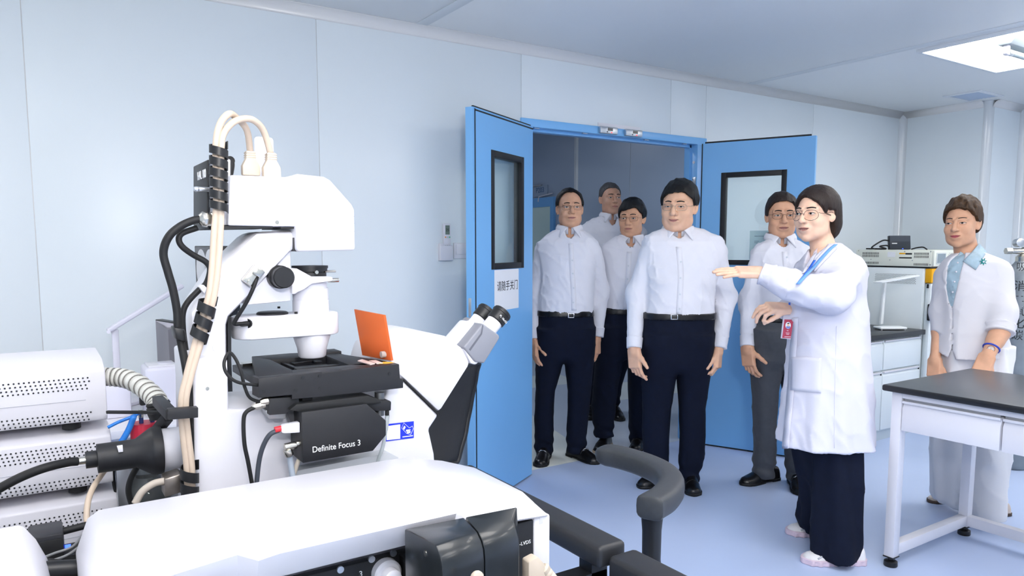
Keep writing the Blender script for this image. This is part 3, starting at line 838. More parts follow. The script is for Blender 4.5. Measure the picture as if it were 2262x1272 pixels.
# lamp head on top
lh = prism('lamp_head', poly([(508, 386), (662, 392), (664, 501), (503, 498)], 1.345), (0, .15, 0), Mw, ms, bev=.004)
lf = prism('lamp_front', poly([(652, 383), (717, 390), (731, 398), (778, 451), (784, 463), (786, 553), (657, 556), (655, 500)], 1.335), (0, .17, 0), Mw, ms, bev=.006, seg=3)
for v in (477, 493, 510):
    a, b = ony(664, v + 3, 1.335), ony(783, v, 1.335)
    prism('groove', [a + (0, -.0006, -.0006), b + (0, -.0006, -.0006), b + (0, -.0006, .0004), a + (0, -.0006, .0004)], (0, .002, 0), mat('groove_grey', '#b4b7c4', .5, var=0), lf)
p = ony(612, 491, 1.345); cyl('screw', p + (0, -.001, 0), p + (0, .002, 0), .0035, M_steel, lh, n=12)
prism('hinge_strip', poly([(620, 500), (655, 500), (655, 555), (651, 555), (650, 505), (620, 505)], 1.35), (0, .13, 0), M_blackm, ms)
prism('tray', poly([(470, 499), (602, 499), (602, 504), (470, 506)], 1.352), (0, .13, 0), M_blackm, ms)  # black strip added as painted shade under the lamp head
Mg = mat('lamp_grey', '#c9cbd3', .4, var=.02)
prism('lamp_side', poly([(463, 358), (470, 351), (510, 351), (508, 498), (470, 498), (463, 498)], 1.36), (0, .12, 0), Mg, ms, bev=.003)
hb = prism('lamp_housing', poly([(457, 353), (463, 352), (463, 505), (457, 506)], 1.355), (0, .125, 0), M_blackm, ms, bev=.002)
XH = ony(457, 430, 1.355)[0]
text('lettering', 'HAL 100', onx(446, 387, XH) + (-.0006, 0, 0), (0, -1, 0), (0, 0, 1), .021, M_wprint, hb)
for u, v, w, h in ((465, 372, 12, 16), (463, 392, 7, 8)):
    box('type_label', ony(u - w / 2, v + h / 2, 1.3592), ony(u + w / 2, v - h / 2, 1.361) + (0, 0.0, 0), mat('label_grey', '#8f9299', .5, var=.1, vscale=300), ms)
p = ony(448, 418, 1.345); cyl('toggle', p + (-.014, 0, 0), p + (.012, 0, 0), .0042, M_alu, hb, n=12, bev=.001)
p = ony(434, 418, 1.345); cyl('toggle_tip', p + (-.002, 0, 0), p + (.004, 0, 0), .005, M_alu, hb, n=12, bev=.001)
p = ony(456, 484, 1.345)
gl = lathe('cable_gland', p + (-.012, 0, 0), (1, 0, 0), [(0, .008), (.003, .011), (.006, .0135), (.013, .0135), (.014, .0115), (.019, .0115), (.02, .0125), (.028, .0125)], M_steel, hb, n=8)
# plugs on the lamp head
Mpl = mat('plug_beige', '#cbbdac', .5, var=.02)
for u, v0, y in ((553, 334, 1.395), (599, 338, 1.375)):
    w = .0155
    zt, zm, zb2 = ony(u, v0, y)[2], ony(u, v0 + 18, y)[2], ony(u, v0 + 54, y)[2]
    x = ony(u, v0 + 30, y)[0]
    pl_ = prism('cable_plug', [(x - .008, y - .008, zt), (x + .008, y - .008, zt), (x + .009, y - .008, zm), (x + w, y - .008, zm - .012), (x + w, y - .008, zb2), (x - w, y - .008, zb2), (x - w, y - .008, zm - .012), (x - .009, y - .008, zm)], (0, .016, 0), Mpl, ms, bev=.002)
    for k in range(3):
        box('strain_ridge', (x - .0088, y - .009, zt - .004 - k * .004), (x + .0088, y + .009, zt - .0025 - k * .004), Mpl, pl_)
pw = ony(583, 345, 1.45)
box('aerial_cap', (pw[0] - .018, 1.44, ony(583, 390, 1.45)[2] - .02), (pw[0] + .018, 1.456, ony(583, 303, 1.45)[2]), Mw, ms, bev=.007, seg=3)
p = ony(503, 352, 1.40); lathe('angle_plug', p + (0, 0, -.004), (0, -1, 0), [(0, .008), (.02, .008), (.022, .006)], M_dark, ms, n=14)
tube('plug_cable', on([(503, 352), (511, 360), (508, 385), (501, 410), (496, 440), (494, 480)], 1.372), .0055, M_dark, ms)

# ---- stage
zs = 1.154
def sp(u, v, dz=0): return onz(u, v, zs + dz)
st = prism('stage', [sp(*q) for q in ((571, 836), (645, 829), (645, 817), (598, 794), (556, 787))], (0, 0, -.018), M_blackm, ms, bev=.0012)
for q in (((645, 829), (882, 805), (850, 797), (772, 806), (645, 817)), ((882, 805), (850, 797), (762, 783), (731, 776), (720, 785), (772, 806)), ((556, 787), (598, 794), (720, 785), (731, 776), (640, 780))):
    prism('stage_plate', [sp(*a) for a in q], (0, 0, -.018), M_blackm, ms, bev=.0008)
for q in (((606, 794), (712, 787), (717, 789), (612, 797)), ((655, 815), (765, 804), (760, 802), (650, 812)), ((735, 790), (760, 800), (752, 801), (727, 791)), ((612, 797), (650, 812), (657, 811), (620, 796)), ((640, 800), (690, 792), (712, 797), (700, 799), (690, 796), (650, 803))):
    prism('insert_bar', [sp(*a, dz=-.007) for a in q], (0, 0, -.006), M_black, st, bev=.0006)
prism('objective_well', [sp(*a, dz=-.05) for a in ((560, 840), (840, 815), (760, 790), (600, 796))], (0, 0, -.01), M_dark, ms)
fl_ = prism('stage_flange', poly([(571, 836), (712, 821), (712, 824), (882, 804), (884, 836), (891, 838), (891, 857), (713, 876), (645, 882), (645, 872), (572, 879)], 1.268), (0, .02, 0), M_blackm, ms, bev=.0012)
prism('flange_end', [ony(557, 831, 1.29), ony(571, 836, 1.268), ony(572, 879, 1.268), ony(557, 871, 1.29)], (.006, .012, 0), M_blackm, ms)
for u, v in ((669, 834), (706, 830), (653, 863), (707, 858), (861, 825), (582, 864)):
    p = ony(u, v, 1.268); cyl('cap_screw', p + (0, -.0008, 0), p + (0, .002, 0), .0032, M_black, fl_, n=12)
prism('stage_track', [onz(u, v, zs - .02) for u, v in ((513, 806), (560, 800), (632, 835), (580, 846))], (0, 0, -.014), M_blackm, ms, bev=.001)
prism('track_rail', [onz(u, v, zs - .012) for u, v in ((531, 800), (560, 797), (566, 801), (536, 804))], (0, 0, -.006), M_steel, ms)
box('rail_cap', sp(722, 782) + (0, 0, -.006), sp(735, 776) + (.008, .012, .004), M_blackm, ms, bev=.001)
# orange laser shield with its hinges
Mor = mat('orange_acrylic', '#ff8048', .06, var=0, trans=.5, ior=1.15)
q0, q1 = sp(800, 789), sp(864, 799)                   # far and near foot of the shield
t0_ = ony(782, 683, q0[1] + .012); t1_ = ony(847, 696, q1[1] + .012)
prism('laser_shield', [q0 + (0, 0, .004), q1 + (0, 0, .002), t1_, t0_], (.0055, .001, 0), Mor, ms, bev=.0006)
for u, v in ((809, 787), (848, 797)):
    p = sp(u, v) + (0, 0, .013); cyl('hinge_knob', p + (-.006, 0, 0), p + (.004, 0, 0), .0065, mat('clear_plastic', '#e8dcd6', .15, var=0, trans=.5), ms, n=14)
for q in (((790, 796), (818, 804), (828, 802), (800, 793)), ((815, 796), (832, 802), (846, 801), (830, 795))):
    prism('hinge_plate', [sp(*a, dz=.0018) for a in q], (0, 0, -.0018), mat('hinge_clear', '#f0d8d2', .2, var=0), ms)
prism('hazard_sticker', [sp(*a, dz=.0006) for a in ((838, 803), (875, 802), (864, 799), (846, 799))], (0, 0, -.0006), mat('hazard_amber', '#e8a83c', .5, var=.1, vscale=200), ms)
# autofocus module and the brackets under the stage
df = prism('focus_module', poly([(666, 911), (810, 892), (853, 929), (853, 961), (824, 996), (669, 1023)], 1.255), (0, .07, 0), M_blackm, ms, bev=.0015)
a, b = ony(686, 1000, 1.2545), ony(800, 974, 1.2545)
text('lettering', 'Definite Focus 3', (a + b) / 2 + (0, -.0003, .001), (1, 0, 0), (0, 0, 1), .0152, M_wprint, df, sx=.90)
prism('module_lid', poly([(640, 905), (655, 893), (812, 874), (842, 884), (842, 890), (810, 893), (664, 910)], 1.262), (0, .06, 0), M_dark, ms, bev=.001)
prism('bracket', poly([(800, 893), (826, 886), (862, 885), (865, 888), (864, 907), (830, 908)], 1.275), (0, .03, 0), M_blackm, ms, bev=.002)
cyl('post', ony(838, 866, 1.30), ony(838, 917, 1.30), .0095, mat('dull_steel', '#7d7f82', .4, metal=.8, var=.05), ms)
cyl('tube_stub', ony(855, 907, 1.278), ony(855, 917, 1.278), .004, M_dark, ms)
cyl('clear_tube', ony(856, 917, 1.28), ony(852, 950, 1.28), .0042, mat('clear_tube', '#dfe8ea', .1, var=0, trans=.6), ms)
tube('drain_tube', on([(852, 950), (846, 985), (836, 1015), (826, 1050)], 1.29), .0035, MATS['clear_tube'], ms)
mb = prism('motor_block', poly([(594, 880), (660, 876), (662, 905), (633, 912), (632, 914), (595, 917)], 1.275), (0, .05, 0), M_blackm, ms, bev=.002)
prism('motor_bracket', poly([(585, 906), (632, 903), (632, 925), (595, 926)], 1.29), (0, .04, 0), mat('bracket_grey', '#a9abaf', .4, metal=.4, var=.03), ms, bev=.002)
prism('hanger', poly([(668, 872), (690, 870), (690, 898), (668, 901)], 1.285), (0, .03, 0), M_blackm, ms)
prism('side_plate', poly([(632, 905), (664, 895), (666, 965), (656, 968), (648, 950)], 1.30), (0, .02, 0), mat('bracket_dark', '#6a6b70', .4, metal=.5, var=.05), ms)
for u, v in ((588, 886), (572, 896)):
    p = ony(u, v, 1.282); lathe('coax_plug', p + (-.012, 0, -.001), (1, 0, 0.1), [(0, .004), (.004, .006), (.009, .0075), (.015, .0075), (.016, .006), (.022, .006)], M_steel, ms, n=8)
p0, p1 = ony(612, 951, 1.262), ony(663, 944, 1.262)
ub_ = prism('usb_plug', [p1 + (0, 0, -.0095), p1 + (0, 0, .0095), p0 + (.012, 0, .008), p0 + (.008, 0, .005), p0 + (.008, 0, -.005), p0 + (.012, 0, -.007)], (0, .014, 0), M_white, ms, bev=.002)
cyl('red_sleeve', p0 + (-.002, .007, 0), p0 + (.009, .007, .001), .0055, mat('red_plastic', '#e0303a', .4, var=0), ub_, n=12)
for (u0, v0), (u1, v1), r in (((628, 988), (655, 982), .007), ((650, 981), (668, 978), .0055), ((634, 992), (640, 1006), .008)):
    cyl('angle_adapter', ony(u0, v0, 1.27), ony(u1, v1, 1.27), r, M_steel, ms, n=12, bev=.0012)
tube('shield_hose', on([(640, 1008), (643, 1030), (648, 1060)], 1.275), .0052, mat('hose_grey', '#a9b4c2', .5, var=.02), ms)
tube('shield_hose', on([(660, 1015), (655, 1030), (648, 1050)], 1.285), .004, mat('hose_sand', '#c9c0b4', .5, var=.02), ms)
prism('skirt', pclamp([(655, 1040), (860, 1000), (880, 1010), (880, 1100), (640, 1100)], 1.30), (0, .04, 0), mat('skirt_grey', '#c7ccd2', .4, var=.02), ms)
# asset sticker: blue with a blank white square and a small tag emblem
sk = prism('asset_sticker', poly([(851, 937), (914, 930), (914, 967), (851, 975)], YS - .0004), (0, -.0004, 0), mat('sticker_blue', '#1c34d0', .5, var=0), stand)
prism('sticker_square', poly([(855, 941), (884, 937), (884, 969), (854, 972)], YS - .0009), (0, -.0003, 0), M_paper, stand)
emb = [(892, 934), (904, 945), (911, 941), (913, 947), (907, 960), (898, 957), (887, 945)]
tube('sticker_emblem', poly(emb, YS - .0011), .0005, M_wprint, stand, k=1, n=5, closed=True)
for q in (((893, 940), (896, 943), (893, 949), (890, 946)), ((897, 949), (907, 948), (906, 951), (897, 953)), ((899, 953), (907, 952), (906, 956), (899, 957)), ((889, 964), (912, 961), (912, 963), (889, 966))):
    prism('sticker_print', poly(q, YS - .0011), (0, -.0002, 0), M_wprint, stand)

# ---- eyepieces
ya_, yb2 = 1.385, 1.45
A, B = ony(1034, 782, ya_), ony(1112, 687, ya_)
dv = (B - A) / np.linalg.norm(B - A)
Me = M_black
for i, yy in enumerate((ya_, yb2)):
    off = np.array((0, yy - ya_, 0.0))
    Lt = float(np.linalg.norm(B - A))
    ey = lathe('eyepiece_tube', A + off, dv, [(0, .0205), (Lt - .055, .0205), (Lt - .055, .0185), (Lt - .02, .0185)], Mw, ms, n=32)
    lathe('eyepiece', A + off + dv * (Lt - .032), dv, [(0, .0195), (.002, .0215), (.022, .0215), (.023, .0228), (.0265, .0228), (.0275, .0215), (.030, .0215), (.032, .019), (.032, .012), (.030, .011), (.030, .001)], Me, ey, n=32)
pe = A + dv * (Lt - .02)
side = np.array((.2, -.97, .1)); side -= dv * (side @ dv); side /= np.linalg.norm(side)
text('lettering', 'PL 10x/23', pe + side * .0219 + dv * -.001, np.cross(dv, side) * 1.0, dv, .0066, M_wprint, ms)
prism('binocular_body', [ony(1006, 754, 1.385), ony(1044, 710, 1.385), ony(1062, 716, 1.385), ony(1040, 800, 1.385), ony(1020, 800, 1.385), ony(1010, 770, 1.385)], (0, .06, 0), Mw, ms, bev=.006)
Mgr = mat('binocular_grey', '#84868f', .4, var=.02)
prism('binocular_cheek', poly([(1024, 767), (1067, 714), (1102, 739), (1105, 746), (1070, 803), (1050, 800)], 1.352), (0, .05, 0), Mgr, ms, bev=.009, seg=3)
prism('binocular_cheek', poly([(1008, 735), (1040, 700), (1050, 710), (1020, 745)], 1.455), (0, .03, 0), Mgr, ms, bev=.006)
prism('cheek_line', poly([(1036, 772), (1062, 736), (1066, 717), (1068, 719), (1065, 738), (1039, 775)], 1.3515), (0, .001, 0), mat('seam_grey', '#5f616a', .5, var=0), ms)
prism('binocular_foot', poly([(1024, 768), (1034, 772), (1056, 796), (1058, 802), (1050, 806), (1040, 803)], 1.356), (0, .075, 0), Mw, ms, bev=.004)
# ---- rear lamp port
zc = 1.0155; yc = 1.42
xw0, xw1 = ony(355, 990, yc)[0], ony(430, 980, yc)[0]
cyl('rear_tube', (xw0, yc, zc), (xw1 + .05, yc, zc), .0375, Mw, ms, n=40)
x_ = lambda u, v=1000: ony(u, v, yc)[0]
gd = thing('light_guide', (x_(270), yc, zc - .04), 'black light guide adapter plugged into the back of the white microscope', 'adapter')
lathe('housing', (x_(188), yc, zc), (1, 0, 0), [(0, .0145), (x_(213) - x_(188), .0145), (x_(214) - x_(188), .025), (x_(300) - x_(188), .0255), (x_(333) - x_(188), .041), (x_(338) - x_(188), .0425), (x_(357) - x_(188), .0425)], M_blackm, gd, n=40)
prism('print_patch', poly([(258, 985), (271, 983), (272, 998), (262, 999)], yc - .0275), (0, .003, 0), M_white, gd, bev=.0005)
cyl('ferrule', (x_(168), yc, zc), (x_(190), yc, zc), .0065, M_steel, gd, n=16)
tube('fibre_cable', [(x_(170), yc, zc)] + on([(150, 1021)], 1.415) + on([(100, 1033), (50, 1052), (0, 1078), (-60, 1115), (-140, 1170)], 1.40), .0075, M_dark, gd, n=12)
# bracket that carries hose and cables
bk = thing('cable_bracket', ony(390, 910, 1.40), 'black angled bracket holding hose and cables behind the microscope', 'bracket')
def bar(name, a, b, w, m, par):
    a = np.array(a); b = np.array(b); d, u1, u2 = frame_for(b - a)
    u1 = np.array(u1) * w; u2 = np.array(u2) * w
    return prism(name, [a + u1 + u2, a + u1 - u2, a - u1 - u2, a - u1 + u2], b - a, m, par, bev=.001)
bar('bar', ony(370, 914, 1.295), ony(436, 909, 1.295), .0085, M_blackm, bk)
bar('bar', ony(378, 915, 1.297), ony(348, 884, 1.40), .0085, M_blackm, bk)
bar('bar', ony(370, 922, 1.42), ony(342, 956, 1.46), .008, M_blackm, bk)
bar('bar', ony(237, 910, 1.55), ony(372, 911, 1.40), .003, M_dark, bk)

# ================================================================ cables
def cable(px, y, r, m, lab, name='cable', group=None, k=8):
    ys = y if isinstance(y, (list, tuple)) else [y] * len(px)
    return tag(tube(name, [ony(u, v, q) for (u, v), q in zip(px, ys)], r, m, None, k=k, n=10), lab, 'cable', group)
ca = [(553, 336), (545, 287), (521, 259), (505, 252), (486, 275), (477, 320), (478, 400), (478, 456), (473, 520), (468, 600), (462, 651), (452, 685), (438, 735), (420, 800), (410, 840), (402, 875), (401, 914), (406, 970), (413, 1030), (415, 1095)]
cb = [(598, 340), (583, 291), (564, 268), (543, 262), (517, 269), (496, 291), (489, 320), (487, 400), (488, 456), (486, 520), (480, 600), (473, 651), (463, 690), (448, 740), (430, 800), (419, 840), (411, 875), (410, 914), (416, 970), (423, 1030), (424, 1095)]
ycab = [1.395, 1.37, 1.345, 1.325, 1.318, 1.318, 1.318, 1.318] + [1.318] * (len(ca) - 8)
cable(ca, ycab, .0058, M_beige, 'beige cable looping up from the rear plug on the lamp head', 'signal_cable', 'beige cables on the microscope')
ycab = [1.375, 1.36, 1.345, 1.335, 1.325, 1.318, 1.316, 1.316] + [1.316] * (len(cb) - 8)
cable(cb, ycab, .0058, M_beige, 'beige cable looping up from the front plug on the lamp head', 'signal_cable', 'beige cables on the microscope')
def wrap(px, y, r, turns, lab, pitch=.74):
    c = spline([ony(u, v, y) for u, v in px], 24)
    bm = bmesh.new()
    P = [Vector(tuple(float(q) for q in p)) for p in c]
    L = [0.0]
    for a, b in zip(P, P[1:]): L.append(L[-1] + (b - a).length)
    tot = L[-1]; n = int(turns * 28)
    rows = []
    for i in range(n + 1):
        s = i / n * tot
        j = min(max(int(np.searchsorted(L, s)) - 1, 0), len(P) - 2)
        t = (P[j + 1] - P[j]).normalized(); q = P[j].lerp(P[j + 1], (s - L[j]) / max(1e-9, L[j + 1] - L[j]))
        a = t.cross(Vector((0, 1, 0))).normalized(); b = t.cross(a)
        ang = -2 * PI * turns * i / n
        e = a * math.cos(ang) + b * math.sin(ang)
        w = tot / turns * pitch / 2
        rows.append([bm.verts.new(q + e * rr + t * dw) for rr, dw in ((r, -w), (r + .0016, -w), (r + .0016, w), (r, w))])
    for A_, B_ in zip(rows, rows[1:]):
        for k in range(4): bm.faces.new((A_[k], A_[(k + 1) % 4], B_[(k + 1) % 4], B_[k]))
    bm.faces.new(rows[0]); bm.faces.new(rows[-1][::-1])
    return tag(from_bm('spiral_wrap', bm, M_black, None, True), lab, 'cable wrap', 'black spiral wraps')
wrap([(483, 318), (483, 400), (484, 462)], 1.317, .0135, 6, 'upper black spiral wrap round the beige cables by the lamp head')
wrap([(460, 662), (452, 700), (437, 752)], 1.317, .0135, 3.2, 'middle black spiral wrap round the beige cables beside the arm')
wrap([(419, 1028), (419, 1060), (419, 1100)], 1.317, .0135, 2.4, 'lowest black spiral wrap round the beige cables near the white cover')
cable([(450, 485), (430, 486), (398, 500), (372, 524), (361, 559), (371, 601), (382, 639), (391, 687), (393, 722), (400, 757), (411, 815), (418, 870), (424, 930), (428, 1000), (426, 1080)], [1.345] * 4 + [1.35] * 6 + [1.34] * 5, .0068, M_dark, 'thick black cable hanging in a wide curve from the steel gland', 'lamp_cable')
cable([(436, 503), (403, 515), (395, 529), (403, 545), (427, 563), (454, 578), (464, 595), (456, 625), (438, 642), (414, 668), (404, 692), (404, 727), (409, 767), (416, 815)], [1.36] * 4 + [1.365] * 10, .0052, M_dark, 'thinner black cable doubling back from under the lamp housing', 'lamp_cable')
for (u, v), (u1, v1) in (((384, 727), (412, 737)), ((386, 744), (414, 758))):
    a, b = ony(u, v, 1.335), ony(u1, v1, 1.335)
tt = prism('cable_tie', poly([(384, 722), (409, 727), (414, 757), (388, 750)], 1.335), (0, .04, 0), M_black, None, bev=.004)
tag(tt, 'black strap tying the two black cables together', 'cable tie')
wc = prism('cable_clip', poly([(440, 634), (449, 628), (459, 637), (452, 650)], 1.35), (0, .03, 0), M_white, None, bev=.002); tag(wc, 'white clip on the black cable beside the arm', 'clip')
wc2 = prism('cable_clip', poly([(406, 776), (424, 774), (424, 790), (414, 788)], 1.35), (0, .03, 0), M_white, None, bev=.002); tag(wc2, 'white clip low on the rear of the microscope arm', 'clip')
cable([(572, 851), (525, 844), (501, 825), (495, 801), (506, 779), (520, 792), (532, 820), (541, 856), (553, 879), (578, 889)], [1.275, 1.26, 1.26, 1.265, 1.275, 1.275, 1.27, 1.27, 1.275, 1.282], .0028, M_dark, 'thin dark cable looping from the stage to a steel plug', 'stage_cable')
cable([(566, 898), (544, 910), (538, 931), (540, 980), (548, 1020), (558, 1075)], 1.28, .0035, M_dark, 'dark cable hanging from the lower steel plug under the stage', 'stage_cable')
cable([(616, 950), (596, 960), (581, 986), (572, 1020), (566, 1075)], [1.269, 1.27, 1.275, 1.28, 1.28], .0042, mat('cable_slate', '#3b404a', .5, var=.02), 'slate cable curving down from the red sleeved plug', 'usb_cable')
cable([(569, 610), (559, 637), (543, 670), (522, 704), (518, 715), (534, 715), (549, 715)], [1.345, 1.34, 1.345, 1.355, 1.36, 1.362, 1.372], .0036, M_dark, 'black cable from the arm connector to the condenser turret', 'condenser_cable')
cable([(236, 1032), (222, 1052), (205, 1078), (194, 1110), (192, 1150), (204, 1180)], [1.45, 1.45, 1.42, 1.4, 1.38, 1.36], .0048, M_beige, 'beige cable drooping in front of the white vented boxes', 'signal_cable')
cable([(298, 1112), (315, 1085), (340, 1068), (366, 1062)], 1.36, .0062, mat('cable_sand', '#bdb3a8', .5, var=.02), 'sand coloured cable entering the metal plug low on the microscope back', 'signal_cable')
cable([(310, 1020), (290, 1055), (284, 1085), (292, 1118)], 1.45, .0052, M_dark, 'black cable dropping behind the light guide adapter', 'power_cable')
cable([(258, 1020), (250, 1045), (256, 1085), (275, 1105)], 1.62, .0035, M_dark, 'thin black cable curling beside the aluminium post', 'power_cable')
# back panel clutter low on the microscope
p = ony(378, 1070, 1.35)
mp_ = prism('metal_plug', poly([(363, 1058), (398, 1046), (408, 1052), (410, 1085), (364, 1100)], 1.35), (0, .04, 0), mat('plug_metal', '#8d8680', .35, metal=.8, var=.1, vscale=60), None, bev=.003)
tag(mp_, 'dull metal cable plug low on the microscope back', 'plug')
cp = prism('connector_plate', poly([(425, 1000), (452, 1030), (455, 1100), (425, 1110)], 1.345), (0, .03, 0), M_dark, ms)
for i in range(9):
    p = ony(432 + (i * 37 % 19), 1042 + i * 6, 1.34); cyl('terminal', p, p + (0, -.006, 0), .003, M_steel, cp, n=8)

# ================================================================ scan head in front of the microscope
sh = thing('scan_head', (.38, 1.05, TZ), 'big white scan head cover across the lower foreground', 'instrument')
XE = .70
stn = [  # x, far (y, z), near top (y, z), lip (y, z)
    (.030, (1.17, .955), (.93, .955), (.925, .915)),
    (.047, (1.192, .992), (.905, .992), (.925, .945)),
    (.062, (1.197, 1.000), (.895, 1.000), (.912, .958)),
    (.195, (1.200, 1.000), (.925, 1.000), (.925, .960)),
    (.215, (1.200, 1.000), (.902, .996), (.913, .960)),
    (.240, (1.200, 1.000), (.900, 1.000), (.913, .962)),
    (.495, (1.200, 1.000), (.905, .998), (.917, .962)),
    (.545, (1.200, .999), (.965, .994), (.935, .958)),
    (.620, (1.200, .981), (.985, .978), (.948, .943)),
    (XE - .012, (1.197, .957), (1.008, .957), (.948, .938)),
    (XE, (1.190, .945), (.994, .942), (.958, .931))]
bm = bmesh.new(); rows = []
for x, f, nn, lp in stn:
    prof = [(f[0] + .004, TZ + .06), (f[0] + .004, f[1] - .03), (f[0], f[1] - .008), (f[0] - .012, f[1]),
            (nn[0] + .012, nn[1]), (nn[0], nn[1] - .004), (lp[0], lp[1]), (lp[0] + .004, lp[1] - .004), (.99, lp[1] - .004), (.99, TZ + .06)]
    rows.append([bm.verts.new((x, y, z)) for y, z in prof])
for a, b in zip(rows, rows[1:]):
    for k in range(len(a) - 1): bm.faces.new((a[k], b[k], b[k + 1], a[k + 1]))
bm.faces.new(rows[0]); bm.faces.new(rows[-1][::-1])
from_bm('cover', bm, Mw, sh, True)
box('back_panel', (.05, .956, TZ + .02), (XE - .028, .97, .932), M_blackm, sh, bev=.002)
for u, v in ((1190, 1140),):
    box('end_post', (ony(1178, 1180, .955)[0], .953, TZ), (XE - .001, 1.18, .936), M_whitep, sh, bev=.004)
box('base', (.06, .972, TZ), (XE - .03, 1.18, TZ + .08), M_whitep, sh, bev=.004)
p = ony(1195, 1150, .9525); box('latch', p + (-.003, 0, -.006), p + (.004, .002, .006), M_white, sh, bev=.001)
def pn(u, v): return ony(u, v, .9555)
text('lettering', '-LVDS', pn(1160, 1199), (1, 0, 0), (0, 0, 1), .0085, M_wprint, sh)
for u, v in ((751, 1257), (820, 1234), (868, 1221)):
    p = pn(u, v); cyl('panel_screw', p, p + (0, -.003, 0), .005, M_alu, sh, n=12)
text('lettering', '3', pn(797, 1268), (1, 0, 0), (0, 0, 1), .012, M_wprint, sh)
p = pn(850, 1262); kb = lathe('port_cap', p, (0, -1, 0), [(0, .021), (.012, .021), (.015, .018), (.015, .013), (.03, .013), (.032, .010)], M_whitep, sh, n=28)
# dark detector box on the panel
yb3 = .893
dx0 = ony(893, 1168, yb3)[0]; dx1 = ony(1143, 1118, yb3)[0]
def solve_y(u, v, x):
    lo_y, hi_y = .5, yb3
    for _ in range(40):
        my = (lo_y + hi_y) / 2
        if ony(u, v, my)[0] > x: hi_y = my
        else: lo_y = my
    return lo_y
yf3 = solve_y(978, 1240, dx0); dxf = dx1 - .018; yf4 = solve_y(1147, 1200, dxf)
ztb, ztf, ztb2, ztf2 = ony(893, 1168, yb3)[2], ony(970, 1218, yf3 + .012)[2], ony(1143, 1118, yb3)[2], ony(1143, 1162, yf4 + .010)[2]
Mdet = mat('detector_black', '#1d2124', .3, var=.04, coat=.15)
def dprof(q):
    x_b = dx0 + (dx1 - dx0) * q; x_f = dx0 + (dxf - dx0) * q; yf = yf3 + (yf4 - yf3) * q
    zb_, zf_ = ztb + (ztb2 - ztb) * q, ztf + (ztf2 - ztf) * q
    return [(x_b, yb3, TZ + .02), (x_b, yb3, zb_), (x_f, yf + .020, zf_ + .006), (x_f, yf + .008, zf_ - .003), (x_f, yf + .002, zf_ - .013), (x_f, yf, zf_ - .028), (x_f, yf, TZ + .02)]
def dbox(name, qa, qb, m_, par):
    bm = bmesh.new(); A_, B_ = [[bm.verts.new(p_) for p_ in dprof(q)] for q in (qa, qb)]
    n_ = len(A_)
    for k in range(n_): bm.faces.new((A_[k], B_[k], B_[(k + 1) % n_], A_[(k + 1) % n_]))
    bm.faces.new(A_[::-1]); bm.faces.new(B_)
    bmesh.ops.recalc_face_normals(bm, faces=bm.faces[:]); bevel_bm(bm, .0025, 2)
    return from_bm(name, bm, m_, par, True)
dbox('detector_box', 0, .505, Mdet, sh); dbox('detector_box', .515, 1, Mdet, sh)
box('detector_neck', (dx0 + .02, yb3 - .005, TZ + .03), (dx1 - .02, .957, .93), M_dark, sh)
prism('detector_core', [(dx0 + .01, yb3, TZ + .03), (dx1 - .01, yb3, TZ + .03), (dxf - .01, yf4 + .006, TZ + .03), (dx0 + .01, yf3 + .006, TZ + .03)], (0, 0, min(ztf, ztf2) - TZ - .055), M_dark, sh)
p = onx(940, 1222, dx0); cyl('side_screw', (dx0 - .001, p[1], p[2]), (dx0 + .002, p[1], p[2]), .004, M_steel, sh, n=12)
p = ony(1052, 1268, yf3); cyl('front_knob', (p[0], yf3 - .006, p[2] - .004), (p[0], yf3 + .002, p[2] - .004), .009, Mpl, sh, n=16, bev=.002)
# beige plug at the right lower corner
p = ony(1166, 1238, .92)
bp_ = thing('data_plug', p + (0, 0, -.03), 'beige ribbed plug on the right end of the scan head', 'plug')
prism('shell', [p + (-.012, 0, .008), p + (.006, 0, .012), p + (.020, 0, -.004), p + (.022, 0, -.05), p + (-.012, 0, -.06)], (0, -.02, 0), Mpl, bp_, bev=.003)
q = p + (.020, -.010, -.012)
lathe('strain_relief', q, (.6, -.25, -.75), [(0, .008), (.004, .011), (.010, .0095), (.011, .0085), (.013, .0095), (.017, .009), (.018, .008), (.020, .009), (.024, .0085), (.05, .0065)], Mpl, bp_, n=16)
tube('lead', [q + np.array((.6, -.25, -.75)) * .045, q + np.array((.05, -.04, -.10)), q + np.array((.06, -.10, -.11))], .006, M_beige, bp_)

# second white cover at the lower left edge
lm = thing('laser_module', (-.28, .95, TZ), 'white module cover cut off by the lower left corner', 'instrument')
bm = bmesh.new(); rows = []
for y, zt in ((.70, .985), (.71, .995), (1.175, 1.000), (1.188, .997), (1.194, .98)):
    xr = -.029
    prof = [(-.6, TZ), (-.6, zt), (xr - .006, zt), (xr, zt - .003), (xr + .013, zt - .024), (xr + .025, zt - .055), (xr + .031, zt - .095), (xr + .031, TZ)]
    rows.append([bm.verts.new((x, y, z)) for x, z in prof])
for a, b in zip(rows, rows[1:]):
    for k in range(len(a) - 1): bm.faces.new((a[k], b[k], b[k + 1], a[k + 1]))
bm.faces.new(rows[0]); bm.faces.new(rows[-1][::-1])
from_bm('cover', bm, Mw, lm, True)
prism('crease', [(-.075, .72, 1.0), (-.067, .72, 1.0), (-.067, 1.17, 1.0), (-.075, 1.17, 1.0)], (0, 0, .002), Mw, lm, bev=.0008)
